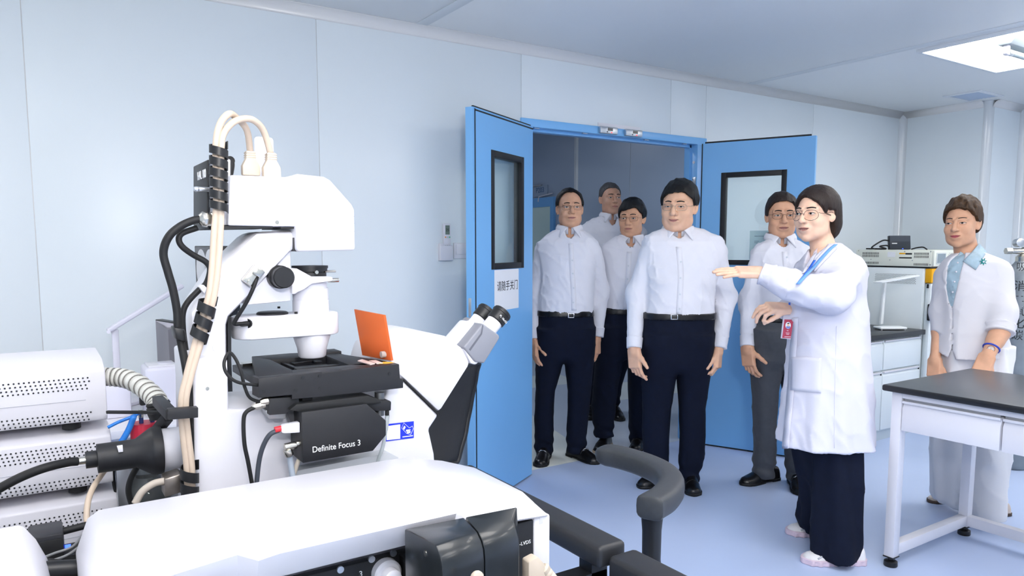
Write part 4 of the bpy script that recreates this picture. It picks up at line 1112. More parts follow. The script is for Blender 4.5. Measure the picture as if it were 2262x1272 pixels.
# dark box and power adapter between the covers
dk = box('controller_box', (-.02, 1.22, TZ), (.16, 1.40, .84), mat('soft_black', '#24262b', .5, var=.04), None, bev=.004)
tag(dk, 'low dark box standing between the two white covers', 'box')
za_ = ony(100, 1160, 1.36)[2]
ad = thing('power_adapter', (.0, 1.36, za_ - .05), 'black power adapter lying in front of the lowest vented box', 'adapter')
box('body', (ony(60, 1180, 1.31)[0], 1.31, za_ - .040), (ony(141, 1180, 1.31)[0], 1.375, za_), mat('adapter_black', '#26272c', .4, var=.03), ad, bev=.004)
box('front_shell', (ony(60, 1180, 1.31)[0] + .001, 1.307, za_ - .039), (ony(141, 1180, 1.31)[0] - .001, 1.311, za_ - .008), M_dark, ad, bev=.001)
p = ony(150, 1172, 1.36); cyl('plug_neck', p + (-.012, 0, 0), p + (.03, 0, .004), .006, M_dark, ad, n=12)
p = ony(150, 1206, 1.32); box('indicator', p + (-.004, -.002, -.002), p + (.004, .002, .002), MATS['blue_led'], ad)
box('plinth', (-.06, 1.315, .84), (.10, 1.37, za_ - .0405), M_dark, ad)
cable([(185, 1178), (160, 1207), (120, 1222), (95, 1232)], 1.25, .002, mat('wire_grey', '#77787c', .5, var=0), 'thin grey wire between the two white covers', 'wire')
cable([(185, 1200), (150, 1225), (110, 1240)], 1.24, .002, MATS['wire_grey'], 'lower thin grey wire between the two white covers', 'wire')
hs = tube('cable_conduit', on([(80, 1262), (130, 1258), (200, 1254)], 1.16), .013, M_black, None, n=14); tag(hs, 'black conduit crossing low between the two white covers', 'conduit')
cable([(100, 1238), (140, 1243), (180, 1250)], 1.2, .004, M_dark, 'black lead lying above the conduit between the white covers', 'wire')

# ================================================================ stack of three vented boxes, hose
M_vent = mat('vent_white', '#dddce4', .4, var=.01)
yb0 = 1.60
def vented(z0, z1, xr, lab, foot):
    t_ = thing('light_source', (xr - .2, yb0 + .12, z0 - foot), lab, 'instrument', 'white vented boxes in a stack')
    z2 = z1
    prof = [(yb0 + .004, z0), (yb0, z0 + .012), (yb0, z2 - .004), (yb0 + .006, z2), (yb0 + .05, z2 + .012), (yb0 + .225, z2 + .014), (yb0 + .225, z0)]
    o = prism('case', [(xr, y, z) for y, z in prof], (-.55, 0, 0), M_vent, t_, bev=.003)
    zm = z0 + (z2 - z0) * .42
    box('joint', (xr - .50, yb0 - .0008, zm), (xr - .035, yb0 + .002, zm + .0012), mat('joint_grey', '#b9bac4', .5, var=0), t_)
    bm = bmesh.new()
    for base, rowsn in ((zm + (z2 - zm) * .38, 4), (z0 + (zm - z0) * .12, 3)):
        for r in range(rowsn):
            for c in range(62):
                x = xr - .032 - c * .0078 - (r % 2) * .0039 + r * .002
                if x < xr - .50: continue
                add_lathe(bm, (x, yb0 - .0004, base + r * .0068), (0, -1, 0), [(0, .0017), (.0006, .0017)], 6)
    tag(from_bm('vent_holes', bm, M_ink, t_, False), kind='stuff')
    for x in (xr - .06, xr - .45):
        for y in (yb0 + .03, yb0 + .19):
            cyl('rubber_foot', (x, y, z0 - foot), (x, y, z0 + .001), .016, M_dark, t_, n=16)
    return t_
vented(1.043, 1.145, .108, 'top white vented box of the left stack, with the hose', .014)
vented(.917, 1.015, .112, 'middle white vented box of the left stack', .014)
vented(.772, .889, .118, 'lowest white vented box of the left stack', .022)
hz = [ony(232, 832, 1.66), ony(258, 833, 1.65), ony(284, 838, 1.63), ony(310, 851, 1.59), ony(332, 868, 1.55), ony(346, 884, 1.52), ony(350, 894, 1.51)]
c = spline(hz, 14); N = len(c)
bm = bmesh.new(); add_tube(bm, c, lambda i: .0178 + .0018 * math.cos(i * 2 * PI / 7), 20)
ho = from_bm('air_hose', bm, mat('hose_cream', '#d2d2cc', .5, var=.03), None, 'all'); tag(ho, 'cream ribbed air hose bending down from the top vented box', 'hose')
for i in range(3, N - 1, 7):
    d = Vector(tuple(c[min(i + 1, N - 1)] - c[i - 1])).normalized()
    lathe('rib_ring', Vector(tuple(c[i])) - d * .0007, d, [(0, .0172), (.0002, .0184), (.0013, .0184), (.0015, .0172)], mat('rib_dark', '#7f7d79', .5, var=.05), ho, n=20)
e0 = Vector(tuple(c[-1])); ed = Vector((.12, -.1, -1)).normalized()
lathe('hose_cuff', e0 - ed * .006, ed, [(0, .0195), (.004, .0215), (.008, .020), (.010, .022), (.018, .020), (.020, .022), (.028, .020), (.032, .0205)], M_dark, ho, n=24)
# bottle with red cap and blue tubing
bt0 = ony(320, 952, 1.62)
bo = thing('reagent_bottle', (bt0[0], 1.62, TZ), 'glass bottle with a ribbed red cap behind the light guide adapter', 'bottle')
zc0 = ony(320, 965, 1.62)[2]
bm = bmesh.new(); n_ = 64
add_lathe(bm, (bt0[0], 1.62, zc0 - .004), (0, 0, 1), [(0, .0255), (.002, .0265), (.030, .0265), (.034, .0245)], n_)
for i, v in enumerate(bm.verts):
    if (i % n_) % 4 < 2 and abs(((v.co.x - bt0[0]) ** 2 + (v.co.y - 1.62) ** 2) ** .5 - .0265) < 1e-4:
        d = Vector((v.co.x - bt0[0], v.co.y - 1.62, 0)).normalized(); v.co -= d * .0012
from_bm('cap', bm, mat('cap_red', '#d8324c', .4, var=.02), bo, True)
lathe('glass', (bt0[0], 1.62, TZ), (0, 0, 1), [(0, .04), (.004, .043), (.13, .043), (.15, .035), (.165, .022), (zc0 - TZ, .022)], mat('bottle_glass', '#e6eef0', .05, var=0, trans=.9), bo)
M_fit = mat('fitting_navy', '#2b3f7a', .4, var=0)
for dx, u, v in ((-.006, 308, 925), (.014, 331, 921)):
    x = bt0[0] + dx
    cyl('fitting', (x, 1.615, zc0 + .028), (x, 1.615, zc0 + .042), .0042, M_fit, bo, n=12)
    cyl('fitting_nut', (x, 1.615, zc0 + .042), (x, 1.615, zc0 + .052), .0048, M_steel, bo, n=8)
    cyl('fitting_top', (x, 1.615, zc0 + .052), (x, 1.615, zc0 + .058), .004, M_steel, bo, n=8)
M_bt = mat('tube_blue', '#2f83e0', .35, var=.02)
q = np.array((bt0[0] - .006, 1.615, zc0 + .054))
cable([(238, 944), (262, 932), (285, 923), (296, 918), (310, 912), (326, 911)], [1.6, 1.6, 1.6, 1.6, 1.605, 1.612], .0032, M_bt, 'thin blue tube running from the vented box to the red cap', 'air_tube', 'blue air tubes')
cable([(296, 918), (288, 940), (277, 962), (262, 985)], 1.595, .0058, M_bt, 'thick blue tube hanging beside the red cap', 'air_tube', 'blue air tubes', k=4)
# aluminium post and grey box behind the adapter
pp = ony(272, 1060, 1.6)
pst = box('rail_post', (pp[0] - .012, 1.59, TZ), (pp[0] + .012, 1.615, ony(272, 1020, 1.6)[2]), M_alu, None, bev=.002); tag(pst, 'short aluminium post behind the black adapter', 'post')
gb = box('junction_box', (ony(288, 1000, 1.7)[0], 1.66, TZ), (ony(402, 1000, 1.7)[0], 1.8, ony(330, 1000, 1.66)[2]), mat('box_grey', '#c3c9d2', .45, var=.02), None, bev=.004); tag(gb, 'pale grey box behind the black light guide adapter', 'box')

# ================================================================ desk along the back wall
DZ = .76
dk2 = thing('desk', (.55, 3.2, 0), 'white desk along the back wall behind the microscope', 'desk')
box('desktop', (-1.3, 2.75, DZ - .03), (1.35, 3.52, DZ), M_white, dk2, bev=.003)
for x in (-1.25, 1.28):
    for y in (2.8, 3.46):
        box('leg', (x, y, 0), (x + .045, y + .045, DZ - .03), M_white, dk2)
box('modesty_panel', (-1.2, 3.42, .3), (1.28, 3.44, DZ - .03), M_white, dk2)
YL = 3.22
lampL = thing('desk_lamp', ony(262, 900, YL), 'white desk lamp with a long tilted arm in front of the left wall', 'lamp')
Mls = mat('lamp_lilac', '#e2e1ee', .35, var=.01)
a, b = ony(263, 895, YL), ony(263, 727, YL)
box('post', (a[0] - .012, YL - .008, DZ + .01), (a[0] + .012, YL + .008, b[2]), Mls, lampL, bev=.004)
h0, h1 = ony(237, 731, YL - .01), ony(403, 630, YL - .01)
hn = np.cross(h1 - h0, (0, 1, 0)); hn /= np.linalg.norm(hn)
prism('head', [h0 + hn * .009 + (0, -.022, 0), h0 - hn * .009 + (0, -.022, 0), h0 - hn * .009 + (0, .022, 0), h0 + hn * .009 + (0, .022, 0)], h1 - h0, Mls, lampL, bev=.005, seg=3)
cyl('pivot', ony(240, 733, YL - .035), ony(240, 733, YL + .01), .007, Mls, lampL, n=14)
cyl('base', (a[0], YL, DZ), (a[0], YL, DZ + .014), .085, Mls, lampL, bev=.004)
# monitors seen very obliquely
def monitor(y, u0, u1, v0, v1, lab, kind):
    xm_ = ony((u0 + u1) / 2, (v0 + v1) / 2, y)[0]
    return None
M_scr = mat('screen_charcoal', '#5b5b5e', .25, var=.03)
mx0, mx1 = onx(432, 590, .52), onx(498, 590, .62)
# tall monitor: screen turned to the left
A0, A1 = ony(431, 543, 3.05), ony(490, 533, 2.80)
dirv = np.array((A1[0] - A0[0], A1[1] - A0[1], 0.0)); Ls = float(np.linalg.norm(dirv)); dirv /= Ls
zt_, zb3 = A0[2], ony(431, 655, 3.05)[2] - .08
nv = np.array((-dirv[1], dirv[0], 0.0));
if nv @ (CAM - A0) < 0: nv = -nv
mo1 = thing('monitor', (A0[0], A0[1], DZ), 'dark monitor with a pale oval on its screen behind the microscope arm', 'monitor')
Mm = Matrix.Identity(4)
for i in range(3): Mm[i][0], Mm[i][1], Mm[i][2], Mm[i][3] = dirv[i], nv[i], (0, 0, 1)[i], A0[i]
Mm[2][3] = 0
box('housing', (-.008, -.045, zb3), (Ls + .012, 0, zt_), M_black, mo1, bev=.003, M=Mm)
box('screen', (0, 0.0005, zb3 + .012), (Ls - .004, .002, zt_ - .004), M_scr, mo1, M=Mm)
box('rear_case', (.04, -.08, zb3 + .03), (Ls - .04, -.045, zt_ - .03), M_black, mo1, bev=.01, M=Mm)
for cx_, wz, h_ in ((.24, .050, .155), (.56, .05, .155)):
    pts_ = [Mm @ Vector((Ls * cx_ + wz * math.cos(t) * (1 if math.cos(t) < 0 else 1.0), .0022, (ony(444, 595, 3.0)[2]) + h_ * .5 * math.sin(t) * 1.0)) for t in np.linspace(0, 2 * PI, 28)[:-1]]
    if cx_ < .5 or True:
        prism('screen_shape', pts_, tuple(nv * .0006), mat('oval_pale', '#d9dade', .4, var=.06, vscale=20), mo1)
bm = bmesh.new()
for k in range(26):
    z = zt_ - .02 - k * .009
    p = Mm @ Vector((Ls + .0125, -.02, z)); add_box(bm, (p.x - .002, p.y - .004, z), (p.x + .002, p.y + .004, z + .004))
tag(from_bm('vent_slots', bm, M_dark, mo1, False), kind='stuff')
box('stand', (Ls * .4, -.06, DZ + .01), (Ls * .6, -.02, zb3 + .02), M_black, mo1, M=Mm)
box('foot', (Ls * .2, -.12, DZ), (Ls * .8, .06, DZ + .012), M_black, mo1, bev=.004, M=Mm)
# second monitor: grey picture
B0, B1 = ony(344, 707, 3.34), ony(401, 687, 3.10)
dirv = np.array((B1[0] - B0[0], B1[1] - B0[1], 0.0)); Ls = float(np.linalg.norm(dirv)); dirv /= Ls
nv = np.array((-dirv[1], dirv[0], 0.0))
if nv @ (CAM - B0) < 0: nv = -nv
Mm = Matrix.Identity(4)
for i in range(3): Mm[i][0], Mm[i][1], Mm[i][2], Mm[i][3] = dirv[i], nv[i], (0, 0, 1)[i], B0[i]
Mm[2][3] = 0
zt_ = B0[2]; zb3 = DZ + .03
mo2 = thing('monitor', (B0[0], B0[1], DZ), 'thin black rimmed monitor with a grey picture beside the desk lamp', 'monitor')
box('housing', (-.004, -.03, zb3), (Ls + .004, 0, zt_ + .003), M_black, mo2, bev=.002, M=Mm)
def mq(a, b): return Mm @ Vector((a * Ls, .0012, zb3 + .003 + b * (zt_ - zb3 - .004)))
zt_ -= .001
for q, c in ((((0.01, 1), (.99, 1), (.52, .9), (.48, .9)), '#d8d3dc'), (((0.01, 1), (.48, .93), (.5, .0), (.01, 0)), '#8e8c94'), (((.99, 1), (.99, 0), (.5, 0), (.48, .93)), '#6f6b74')):
    prism('screen_shape', [mq(*k) for k in q], tuple(nv * .0006), mat('pic' + c, c, .4, var=.01), mo2)
box('stand', (Ls * .4, -.025, DZ), (Ls * .6, -.005, zb3 + .02), M_black, mo2, M=Mm)
# white boxes on the desk
wb = thing('white_bin', (ony(365, 893, 2.95)[0], 2.95, DZ), 'small white box with a recessed lid on the desk left of the arm', 'box')
x0, x1 = ony(322, 850, 2.88)[0], ony(402, 850, 2.88)[0]
zt2 = ony(350, 812, 2.88)[2]
box('body', (x0, 2.88, DZ), (x1, 3.02, zt2), Mls, wb, bev=.012, seg=3)
box('lid', (x0 + .012, 2.895, zt2 - .002), (x1 - .012, 3.005, zt2 + .006), M_white, wb, bev=.004)
box('recess', (x0 + .05, 2.92, zt2 + .0055), (x1 - .02, 2.98, zt2 + .007), Mls, wb, bev=.002)
tb = box('tissue_box', (ony(232, 880, 2.95)[0], 2.95, DZ), (ony(290, 880, 2.95)[0], 3.07, ony(262, 838, 2.95)[2]), Mls, None, bev=.006); tag(tb, 'white box on the desk just behind the ribbed hose', 'box')
bkx = box('desk_block', ony(309, 885, 2.9) + (0, 0, -.02), ony(322, 875, 2.9) + (.0, .03, .01), M_dark, None, bev=.006); tag(bkx, 'small black block on the desk beside the white box', 'block')
# ================================================================ chairs
M_mesh = mat('chair_mesh', '#1b1c1f', .6, var=.25, vscale=400, stretch=(1, 1, 6), bump=.3, bscale=500)
ch = thing('office_chair', (1.0, 2.2, 0), 'office chair with black mesh back half hidden behind the microscope', 'chair')
yc_ = 1.9
# right rim of the back as seen, left rim mirrored about the middle
rim = [(1056, 800), (1056, 850), (1048, 910), (1034, 965), (1010, 1018)]
R_ = [ony(u, v, yc_) for u, v in rim]
xmid = R_[0][0] - .22
def backf(u, v):
    q = v * (len(R_) - 1); i = min(int(q), len(R_) - 2); f = q - i
    r = R_[i] * (1 - f) + R_[i + 1] * f
    hw = (r[0] - xmid)
    s = u * 2 - 1
    return np.array((xmid + hw * s, yc_ - .05 * (1 - s * s) + .03 * math.sin(v * PI), r[2]))
grid_sheet('back_mesh', backf, 12, 12, M_mesh, ch, thick=.004)
loop = [backf(u, 0) for u in np.linspace(0, 1, 8)] + [backf(1, v) for v in np.linspace(.1, 1, 8)] + [backf(u, 1) for u in np.linspace(.9, 0, 8)] + [backf(0, v) for v in np.linspace(.9, .1, 8)]
tube('back_frame', loop, .009, M_black, ch, k=3, closed=False)
sx, sy = xmid, 2.3
box('seat', (sx - .24, sy - .22, .45), (sx + .24, sy + .24, .52), M_mesh, ch, bev=.03, seg=3)
tube('back_strut', [backf(.5, .95), (sx, yc_ - .06, .6), (sx, yc_ + .05, .47), (sx, sy, .44)], .02, M_black, ch)
cyl('gas_column', (sx, sy, .08), (sx, sy, .46), .025, M_black, ch)
for k in range(5):
    a = 2 * PI * k / 5
    e = (sx + .3 * math.cos(a), sy + .3 * math.sin(a))
    bar('base_arm', (sx, sy, .09), (e[0], e[1], .075), .014, M_black, ch)
    cyl('castor', (e[0], e[1] - .012, .027), (e[0], e[1] + .012, .027), .027, M_dark, ch, n=16)
# stool with the curved arm pad
zr = .75
c2 = thing('armchair', (1.15, 1.1, 0), 'black chair whose curved padded armrest rises before the front man', 'chair')
M_pu = mat('pad_grey', '#3c3f43', .45, var=.08, vscale=60, bump=.1, bscale=500)
path = [onz(u, v, zr - .03) for u, v in ((1318, 1000), (1370, 1010), (1425, 1027), (1466, 1048), (1483, 1074), (1468, 1100), (1440, 1118), (1432, 1124))]
cc = spline(path, 8)
bm = bmesh.new(); rows = []; n = 18
P = [Vector(tuple(float(x) for x in p)) for p in cc]
for i, p in enumerate(P):
    t = (P[min(i + 1, len(P) - 1)] - P[max(i - 1, 0)]); t.z = 0; t.normalize()
    sd = Vector((t.y, -t.x, 0))
    e = min(i, len(P) - 1 - i); sc_ = 1.0 if e > 4 else math.sqrt(max(0.02, 1 - ((4.6 - e) / 4.8) ** 2))
    rows.append([bm.verts.new(p + sd * (.036 * sc_ * np.sign(math.cos(a)) * abs(math.cos(a)) ** .55) + Vector((0, 0, .032 * sc_ * np.sign(math.sin(a)) * abs(math.sin(a)) ** .55))) for a in (2 * PI * k / n for k in range(n))])
for a, b in zip(rows, rows[1:]):
    for k in range(n): bm.faces.new((a[k], a[(k + 1) % n], b[(k + 1) % n], b[k]))
bm.faces.new(rows[0][::-1]); bm.faces.new(rows[-1])
from_bm('armrest', bm, M_pu, c2, 'all')
pt = onz(1441, 1118, zr - .055)
bm = bmesh.new(); rows = []
for z, w, dx, dy in ((zr - .04, .036, 0, 0), (zr - .07, .034, 0, 0), (zr - .12, .029, 0, 0), (zr - .2, .028, 0, 0), (.5, .030, -.005, -.01), (.44, .034, -.02, -.03), (.41, .03, -.08, -.08)):
    rows.append([bm.verts.new((pt[0] + dx + w * 1.0 * math.cos(a), pt[1] + dy + w * .75 * math.sin(a), z)) for a in (2 * PI * k / 16 for k in range(16))])
for a, b in zip(rows, rows[1:]):
    for k in range(16): bm.faces.new((a[k], a[(k + 1) % 16], b[(k + 1) % 16], b[k]))
bm.faces.new(rows[0]); bm.faces.new(rows[-1][::-1])
from_bm('arm_post', bm, M_black, c2, 'all')
s0x, s0y = 1.16, .98
box('seat', (s0x - .22, s0y - .22, .40), (s0x + .2, s0y + .23, .455), M_pu, c2, bev=.025, seg=3)
cyl('gas_column', (s0x, s0y, .08), (s0x, s0y, .405), .024, M_black, c2)
for k in range(5):
    a = 2 * PI * k / 5 + .3
    e = (s0x + .26 * math.cos(a), s0y + .26 * math.sin(a))
    bar('base_arm', (s0x, s0y, .09), (e[0], e[1], .075), .014, M_black, c2)
    cyl('castor', (e[0], e[1] - .012, .027), (e[0], e[1] + .012, .027), .027, M_dark, c2, n=16)
# ================================================================ people: smooth bodies grown from distance fields
f32 = np.float32
_rng = np.random.RandomState(7)
_LAT = _rng.rand(32, 32, 32).astype(f32)
def vnoise(p):
    i = np.floor(p).astype(np.int32); f = (p - i).astype(f32); f = f * f * (3 - 2 * f)
    i &= 31; j = (i + 1) & 31
    L = _LAT
    x0, y0, z0 = i[:, 0], i[:, 1], i[:, 2]; x1, y1, z1 = j[:, 0], j[:, 1], j[:, 2]
    fx, fy, fz = f[:, 0], f[:, 1], f[:, 2]
    a = L[x0, y0, z0] * (1 - fx) + L[x1, y0, z0] * fx
    b = L[x0, y1, z0] * (1 - fx) + L[x1, y1, z0] * fx
    c = L[x0, y0, z1] * (1 - fx) + L[x1, y0, z1] * fx
    d = L[x0, y1, z1] * (1 - fx) + L[x1, y1, z1] * fx
    return (a * (1 - fy) + b * fy) * (1 - fz) + (c * (1 - fy) + d * fy) * fz

def smin(a, b, k):
    h = np.clip(0.5 + 0.5 * (b - a) / k, 0, 1)
    return b * (1 - h) + a * h - k * h * (1 - h)
def smax(a, b, k): return -smin(-a, -b, k)
def s_sphere(p, c, r): return np.linalg.norm(p - np.array(c, f32), axis=1) - r
def s_ell(p, c, r):
    q = (p - np.array(c, f32)); r = np.array(r, f32)
    k0 = np.linalg.norm(q / r, axis=1); k1 = np.linalg.norm(q / (r * r), axis=1)
    return k0 * (k0 - 1.0) / np.maximum(k1, 1e-6)
def s_cap(p, a, b, ra, rb=None):
    rb = ra if rb is None else rb
    a = np.array(a, f32); b = np.array(b, f32)
    ab = b - a; pa = p - a
    h = np.clip((pa @ ab) / max(float(ab @ ab), 1e-9), 0, 1)
    return np.linalg.norm(pa - h[:, None] * ab, axis=1) - (ra + (rb - ra) * h)
def s_chain(p, pts, rs, k=0.012):
    d = None
    for i in range(len(pts) - 1):
        e = s_cap(p, pts[i], pts[i + 1], rs[i], rs[i + 1])
        d = e if d is None else smin(d, e, k)
    return d

def surface_net(f, lo, hi, h):
    """dual surface of f = 0 inside a box, as vertices and quads"""
    lo = np.array(lo, float); hi = np.array(hi, float)
    n = np.maximum(np.ceil((hi - lo) / h).astype(int) + 1, 4)
    ax = [(lo[i] + h * np.arange(n[i])).astype(f32) for i in range(3)]
    P = np.stack(np.meshgrid(*ax, indexing='ij'), -1).reshape(-1, 3)
    V = np.empty(len(P), f32)
    for s in range(0, len(P), 400000):
        V[s:s + 400000] = f(P[s:s + 400000])
    V = V.reshape(n)
    V[0], V[-1] = np.maximum(V[0], 1e-4), np.maximum(V[-1], 1e-4)
    V[:, 0], V[:, -1] = np.maximum(V[:, 0], 1e-4), np.maximum(V[:, -1], 1e-4)
    V[:, :, 0], V[:, :, -1] = np.maximum(V[:, :, 0], 1e-4), np.maximum(V[:, :, -1], 1e-4)
    S = V < 0
    corners = [(i, j, k) for i in (0, 1) for j in (0, 1) for k in (0, 1)]
    sub = lambda A, c: A[c[0]:n[0] - 1 + c[0], c[1]:n[1] - 1 + c[1], c[2]:n[2] - 1 + c[2]]
    cnt = sum(sub(S, c).astype(np.int8) for c in corners)
    act = (cnt > 0) & (cnt < 8)
    idx = -np.ones(act.shape, np.int32); I = np.argwhere(act); idx[act] = np.arange(len(I))
    cv = {c: sub(V, c)[act] for c in corners}
    acc = np.zeros((len(I), 3), f32); m_ = np.zeros(len(I), f32)
    for c in corners:
        for a in range(3):
            if c[a] == 0:
                c2 = list(c); c2[a] = 1; c2 = tuple(c2)
                v0, v1 = cv[c], cv[c2]
                x = (v0 < 0) != (v1 < 0)
                t = np.where(x, v0 / np.where(x, v0 - v1, 1), 0)
                q = np.zeros((len(I), 3), f32); q[:] = c; q[:, a] = t
                acc += q * x[:, None]; m_ += x
    verts = (I + acc / np.maximum(m_, 1)[:, None]) * h + lo
    quads = []
    for a in range(3):
        b, c = (a + 1) % 3, (a + 2) % 3
        sl0 = [slice(1, n[i] - 1) for i in range(3)]; sl0[a] = slice(0, n[a] - 1)
        sl1 = list(sl0); sl1[a] = slice(1, n[a])
        s0, s1 = S[tuple(sl0)], S[tuple(sl1)]
        E_ = np.argwhere(s0 != s1)
        if len(E_) == 0: continue
        flip = s0[tuple(E_.T)]
        E_ = E_ + np.array([0 if i == a else 1 for i in range(3)])
        def at(db, dc):
            q = E_.copy(); q[:, b] -= db; q[:, c] -= dc
            return idx[tuple(q.T)]
        Q = np.stack([at(0, 0), at(1, 0), at(1, 1), at(0, 1)], 1)
        Q = np.where(flip[:, None], Q, Q[:, ::-1])
        Q = Q[(Q >= 0).all(1)]
        quads.append(Q)
    Q = np.concatenate(quads) if quads else np.zeros((0, 4), int)
    # one step onto the surface
    if len(verts):
        vv = verts.astype(f32); e = h * .3
        d0 = f(vv); g = np.stack([f(vv + np.array(o, f32) * e) - d0 for o in ((1, 0, 0), (0, 1, 0), (0, 0, 1))], 1) / e
        gn = np.maximum((g * g).sum(1), .3)
        st = g * (d0 / gn)[:, None]
        L = np.linalg.norm(st, axis=1, keepdims=True)
        verts = vv - st * np.minimum(1, .6 * h / np.maximum(L, 1e-9))
    return verts, Q

def mesh_np(name, parts):
    """join several (verts, quads) into one mesh"""
    off = 0; vs = []; qs = []
    for v, q in parts:
        vs.append(v); qs.append(np.asarray(q, np.int64) + off); off += len(v)
    v = np.concatenate(vs); q = np.concatenate(qs)
    me = bpy.data.meshes.new(name)
    me.vertices.add(len(v)); me.vertices.foreach_set('co', np.ascontiguousarray(v, f32).ravel())
    me.loops.add(len(q) * 4); me.loops.foreach_set('vertex_index', np.ascontiguousarray(q, np.int32).ravel())
    me.polygons.add(len(q))
    me.polygons.foreach_set('loop_start', np.arange(0, len(q) * 4, 4, dtype=np.int32))
    me.polygons.foreach_set('loop_total', np.full(len(q), 4, np.int32))
    me.update(calc_edges=True); me.validate()
    return me

def grow(name, f, lo, hi, h, m, parent, extra=()):
    parts = [surface_net(f, lo, hi, h)] + list(extra)
    return link_mesh(name, mesh_np(name, parts), m, parent, 'all')

class Loft:
    """upright body of elliptic sections read off at heights: rows (z, cx, cy, a, b), a along RT, b along the view"""
    def __init__(self, rows, n=2.4):
        r = np.array(sorted([tuple(float(x) for x in q) for q in rows]), float)
        self.z, self.cx, self.cy, self.a, self.b = r.T
        self.n = n
        self.u = np.array((RT[0], RT[1])); self.w = np.array((FW[0], FW[1])) / np.hypot(FW[0], FW[1])
    def at(self, z):
        return [np.interp(z, self.z, q) for q in (self.cx, self.cy, self.a, self.b)]
    def __call__(self, p, grow=0.0):
        z = p[:, 2]
        cx, cy, a, b = [q.astype(f32) for q in self.at(z)]
        a = a + grow; b = b + grow
        dx, dy = p[:, 0] - cx, p[:, 1] - cy
        x = dx * self.u[0] + dy * self.u[1]; y = dx * self.w[0] + dy * self.w[1]
        k = ((np.abs(x) / a) ** self.n + (np.abs(y) / b) ** self.n) ** (1 / self.n)
        return ((k - 1) * np.minimum(a, b)).astype(f32)

def rows_px(t, rows, dz=None):
    """rows (v, uL, uR, depth b): sections seen in the frame at camera depth t"""
    out = []
    for r in rows:
        v, ul, ur, b = r[:4]
        tt = t + (dz(v) if dz else 0) + (r[4] if len(r) > 4 else 0)
        c = atd((ul + ur) / 2, v, tt)
        out.append((c[2], c[0], c[1], (ur - ul) / 2 / F_PX * tt, b))
    return out

def skin(name, c, sss=.12):
    return mat(name, c, .5, var=.05, vscale=35, bump=.06, bscale=500, sss=sss, spec=.4)
M_shirt = mat('shirt_cotton', '#e6e7f0', .75, var=.012, vscale=20, bump=.12, bscale=260, sheen=.1)
M_coat = mat('coat_cotton', '#d8d8e6', .75, var=.012, vscale=14, bump=.12, bscale=220, sheen=.1)
M_navy = mat('trouser_navy', '#0b1326', .85, var=.1, vscale=30, bump=.15, bscale=700, spec=.25)
M_greyt = mat('trouser_grey', '#4a4d53', .8, var=.07, vscale=40, bump=.15, bscale=700, sheen=.08)
M_leather = mat('black_leather', '#121215', .28, var=.1, bump=.08, bscale=300)
M_sole = mat('shoe_sole', '#0c0c0e', .5, var=0)
M_hairb = mat('hair_black', '#0d0d0f', .5, var=.45, vscale=260, bump=.9, bscale=420, stretch=(1, 1, .10), spec=.35)
M_hairn = mat('hair_dark_brown', '#2a201c', .48, var=.45, vscale=260, bump=.9, bscale=420, stretch=(1, 1, .10), spec=.35)
M_hairg = mat('hair_grey', '#4c4c4e', .6, var=.5, vscale=220, bump=.5, bscale=300, stretch=(1, 1, .4))
M_hairr = mat('hair_tinted_brown', '#44301f', .55, var=.6, vscale=120, bump=.9, bscale=380, stretch=(1, 1, .16), spec=.3)
M_eyew = mat('eye_white', '#dcd8d4', .25, var=0)
M_iris = mat('eye_dark', '#1a1210', .15, var=0)
M_lip = mat('lips', '#bd7f76', .55, var=.05)
M_lipr = mat('lips_red', '#bf5a62', .4, var=.05)
M_brow = mat('brow_dark', '#2a2422', .8, var=.2, vscale=200)
M_wire = mat('spectacle_metal', '#8a8178', .25, metal=.9, var=0)
M_wireb = mat('spectacle_dark', '#2b2422', .3, var=0)
M_lens = glass_mat('spectacle_lens', '#f7f7f7', .02)
M_buckle = mat('buckle_steel', '#cfd0d4', .2, metal=1, var=0)
M_button = mat('shirt_button', '#d3dae2', .4, var=0)

def folds(p, seed, amp, f=9.0, zs=.55):
    """soft cloth folds: ridged noise in two sizes, drawn out along the hang of the cloth"""
    q = p * np.array((f, f, f * zs), f32) + seed * 3.17
    w = vnoise(q * .5 + 5.1)
    r = 1 - np.abs(2 * vnoise(q * .8 + w[:, None] * 1.8) - 1)
    s = p[:, 2:3] * np.array((.5, -.4, 0), f32)           # let the creases run slantwise
    q2 = (p + s) * np.array((f * 1.9, f * 1.9, f * 1.0), f32) + seed * 1.7
    r2 = 1 - np.abs(2 * vnoise(q2 + w[:, None] * 1.2) - 1)
    return amp * ((r ** 4) * 1.0 - .3 + ((r2 ** 5) - .2) * .75 * (.35 + w))

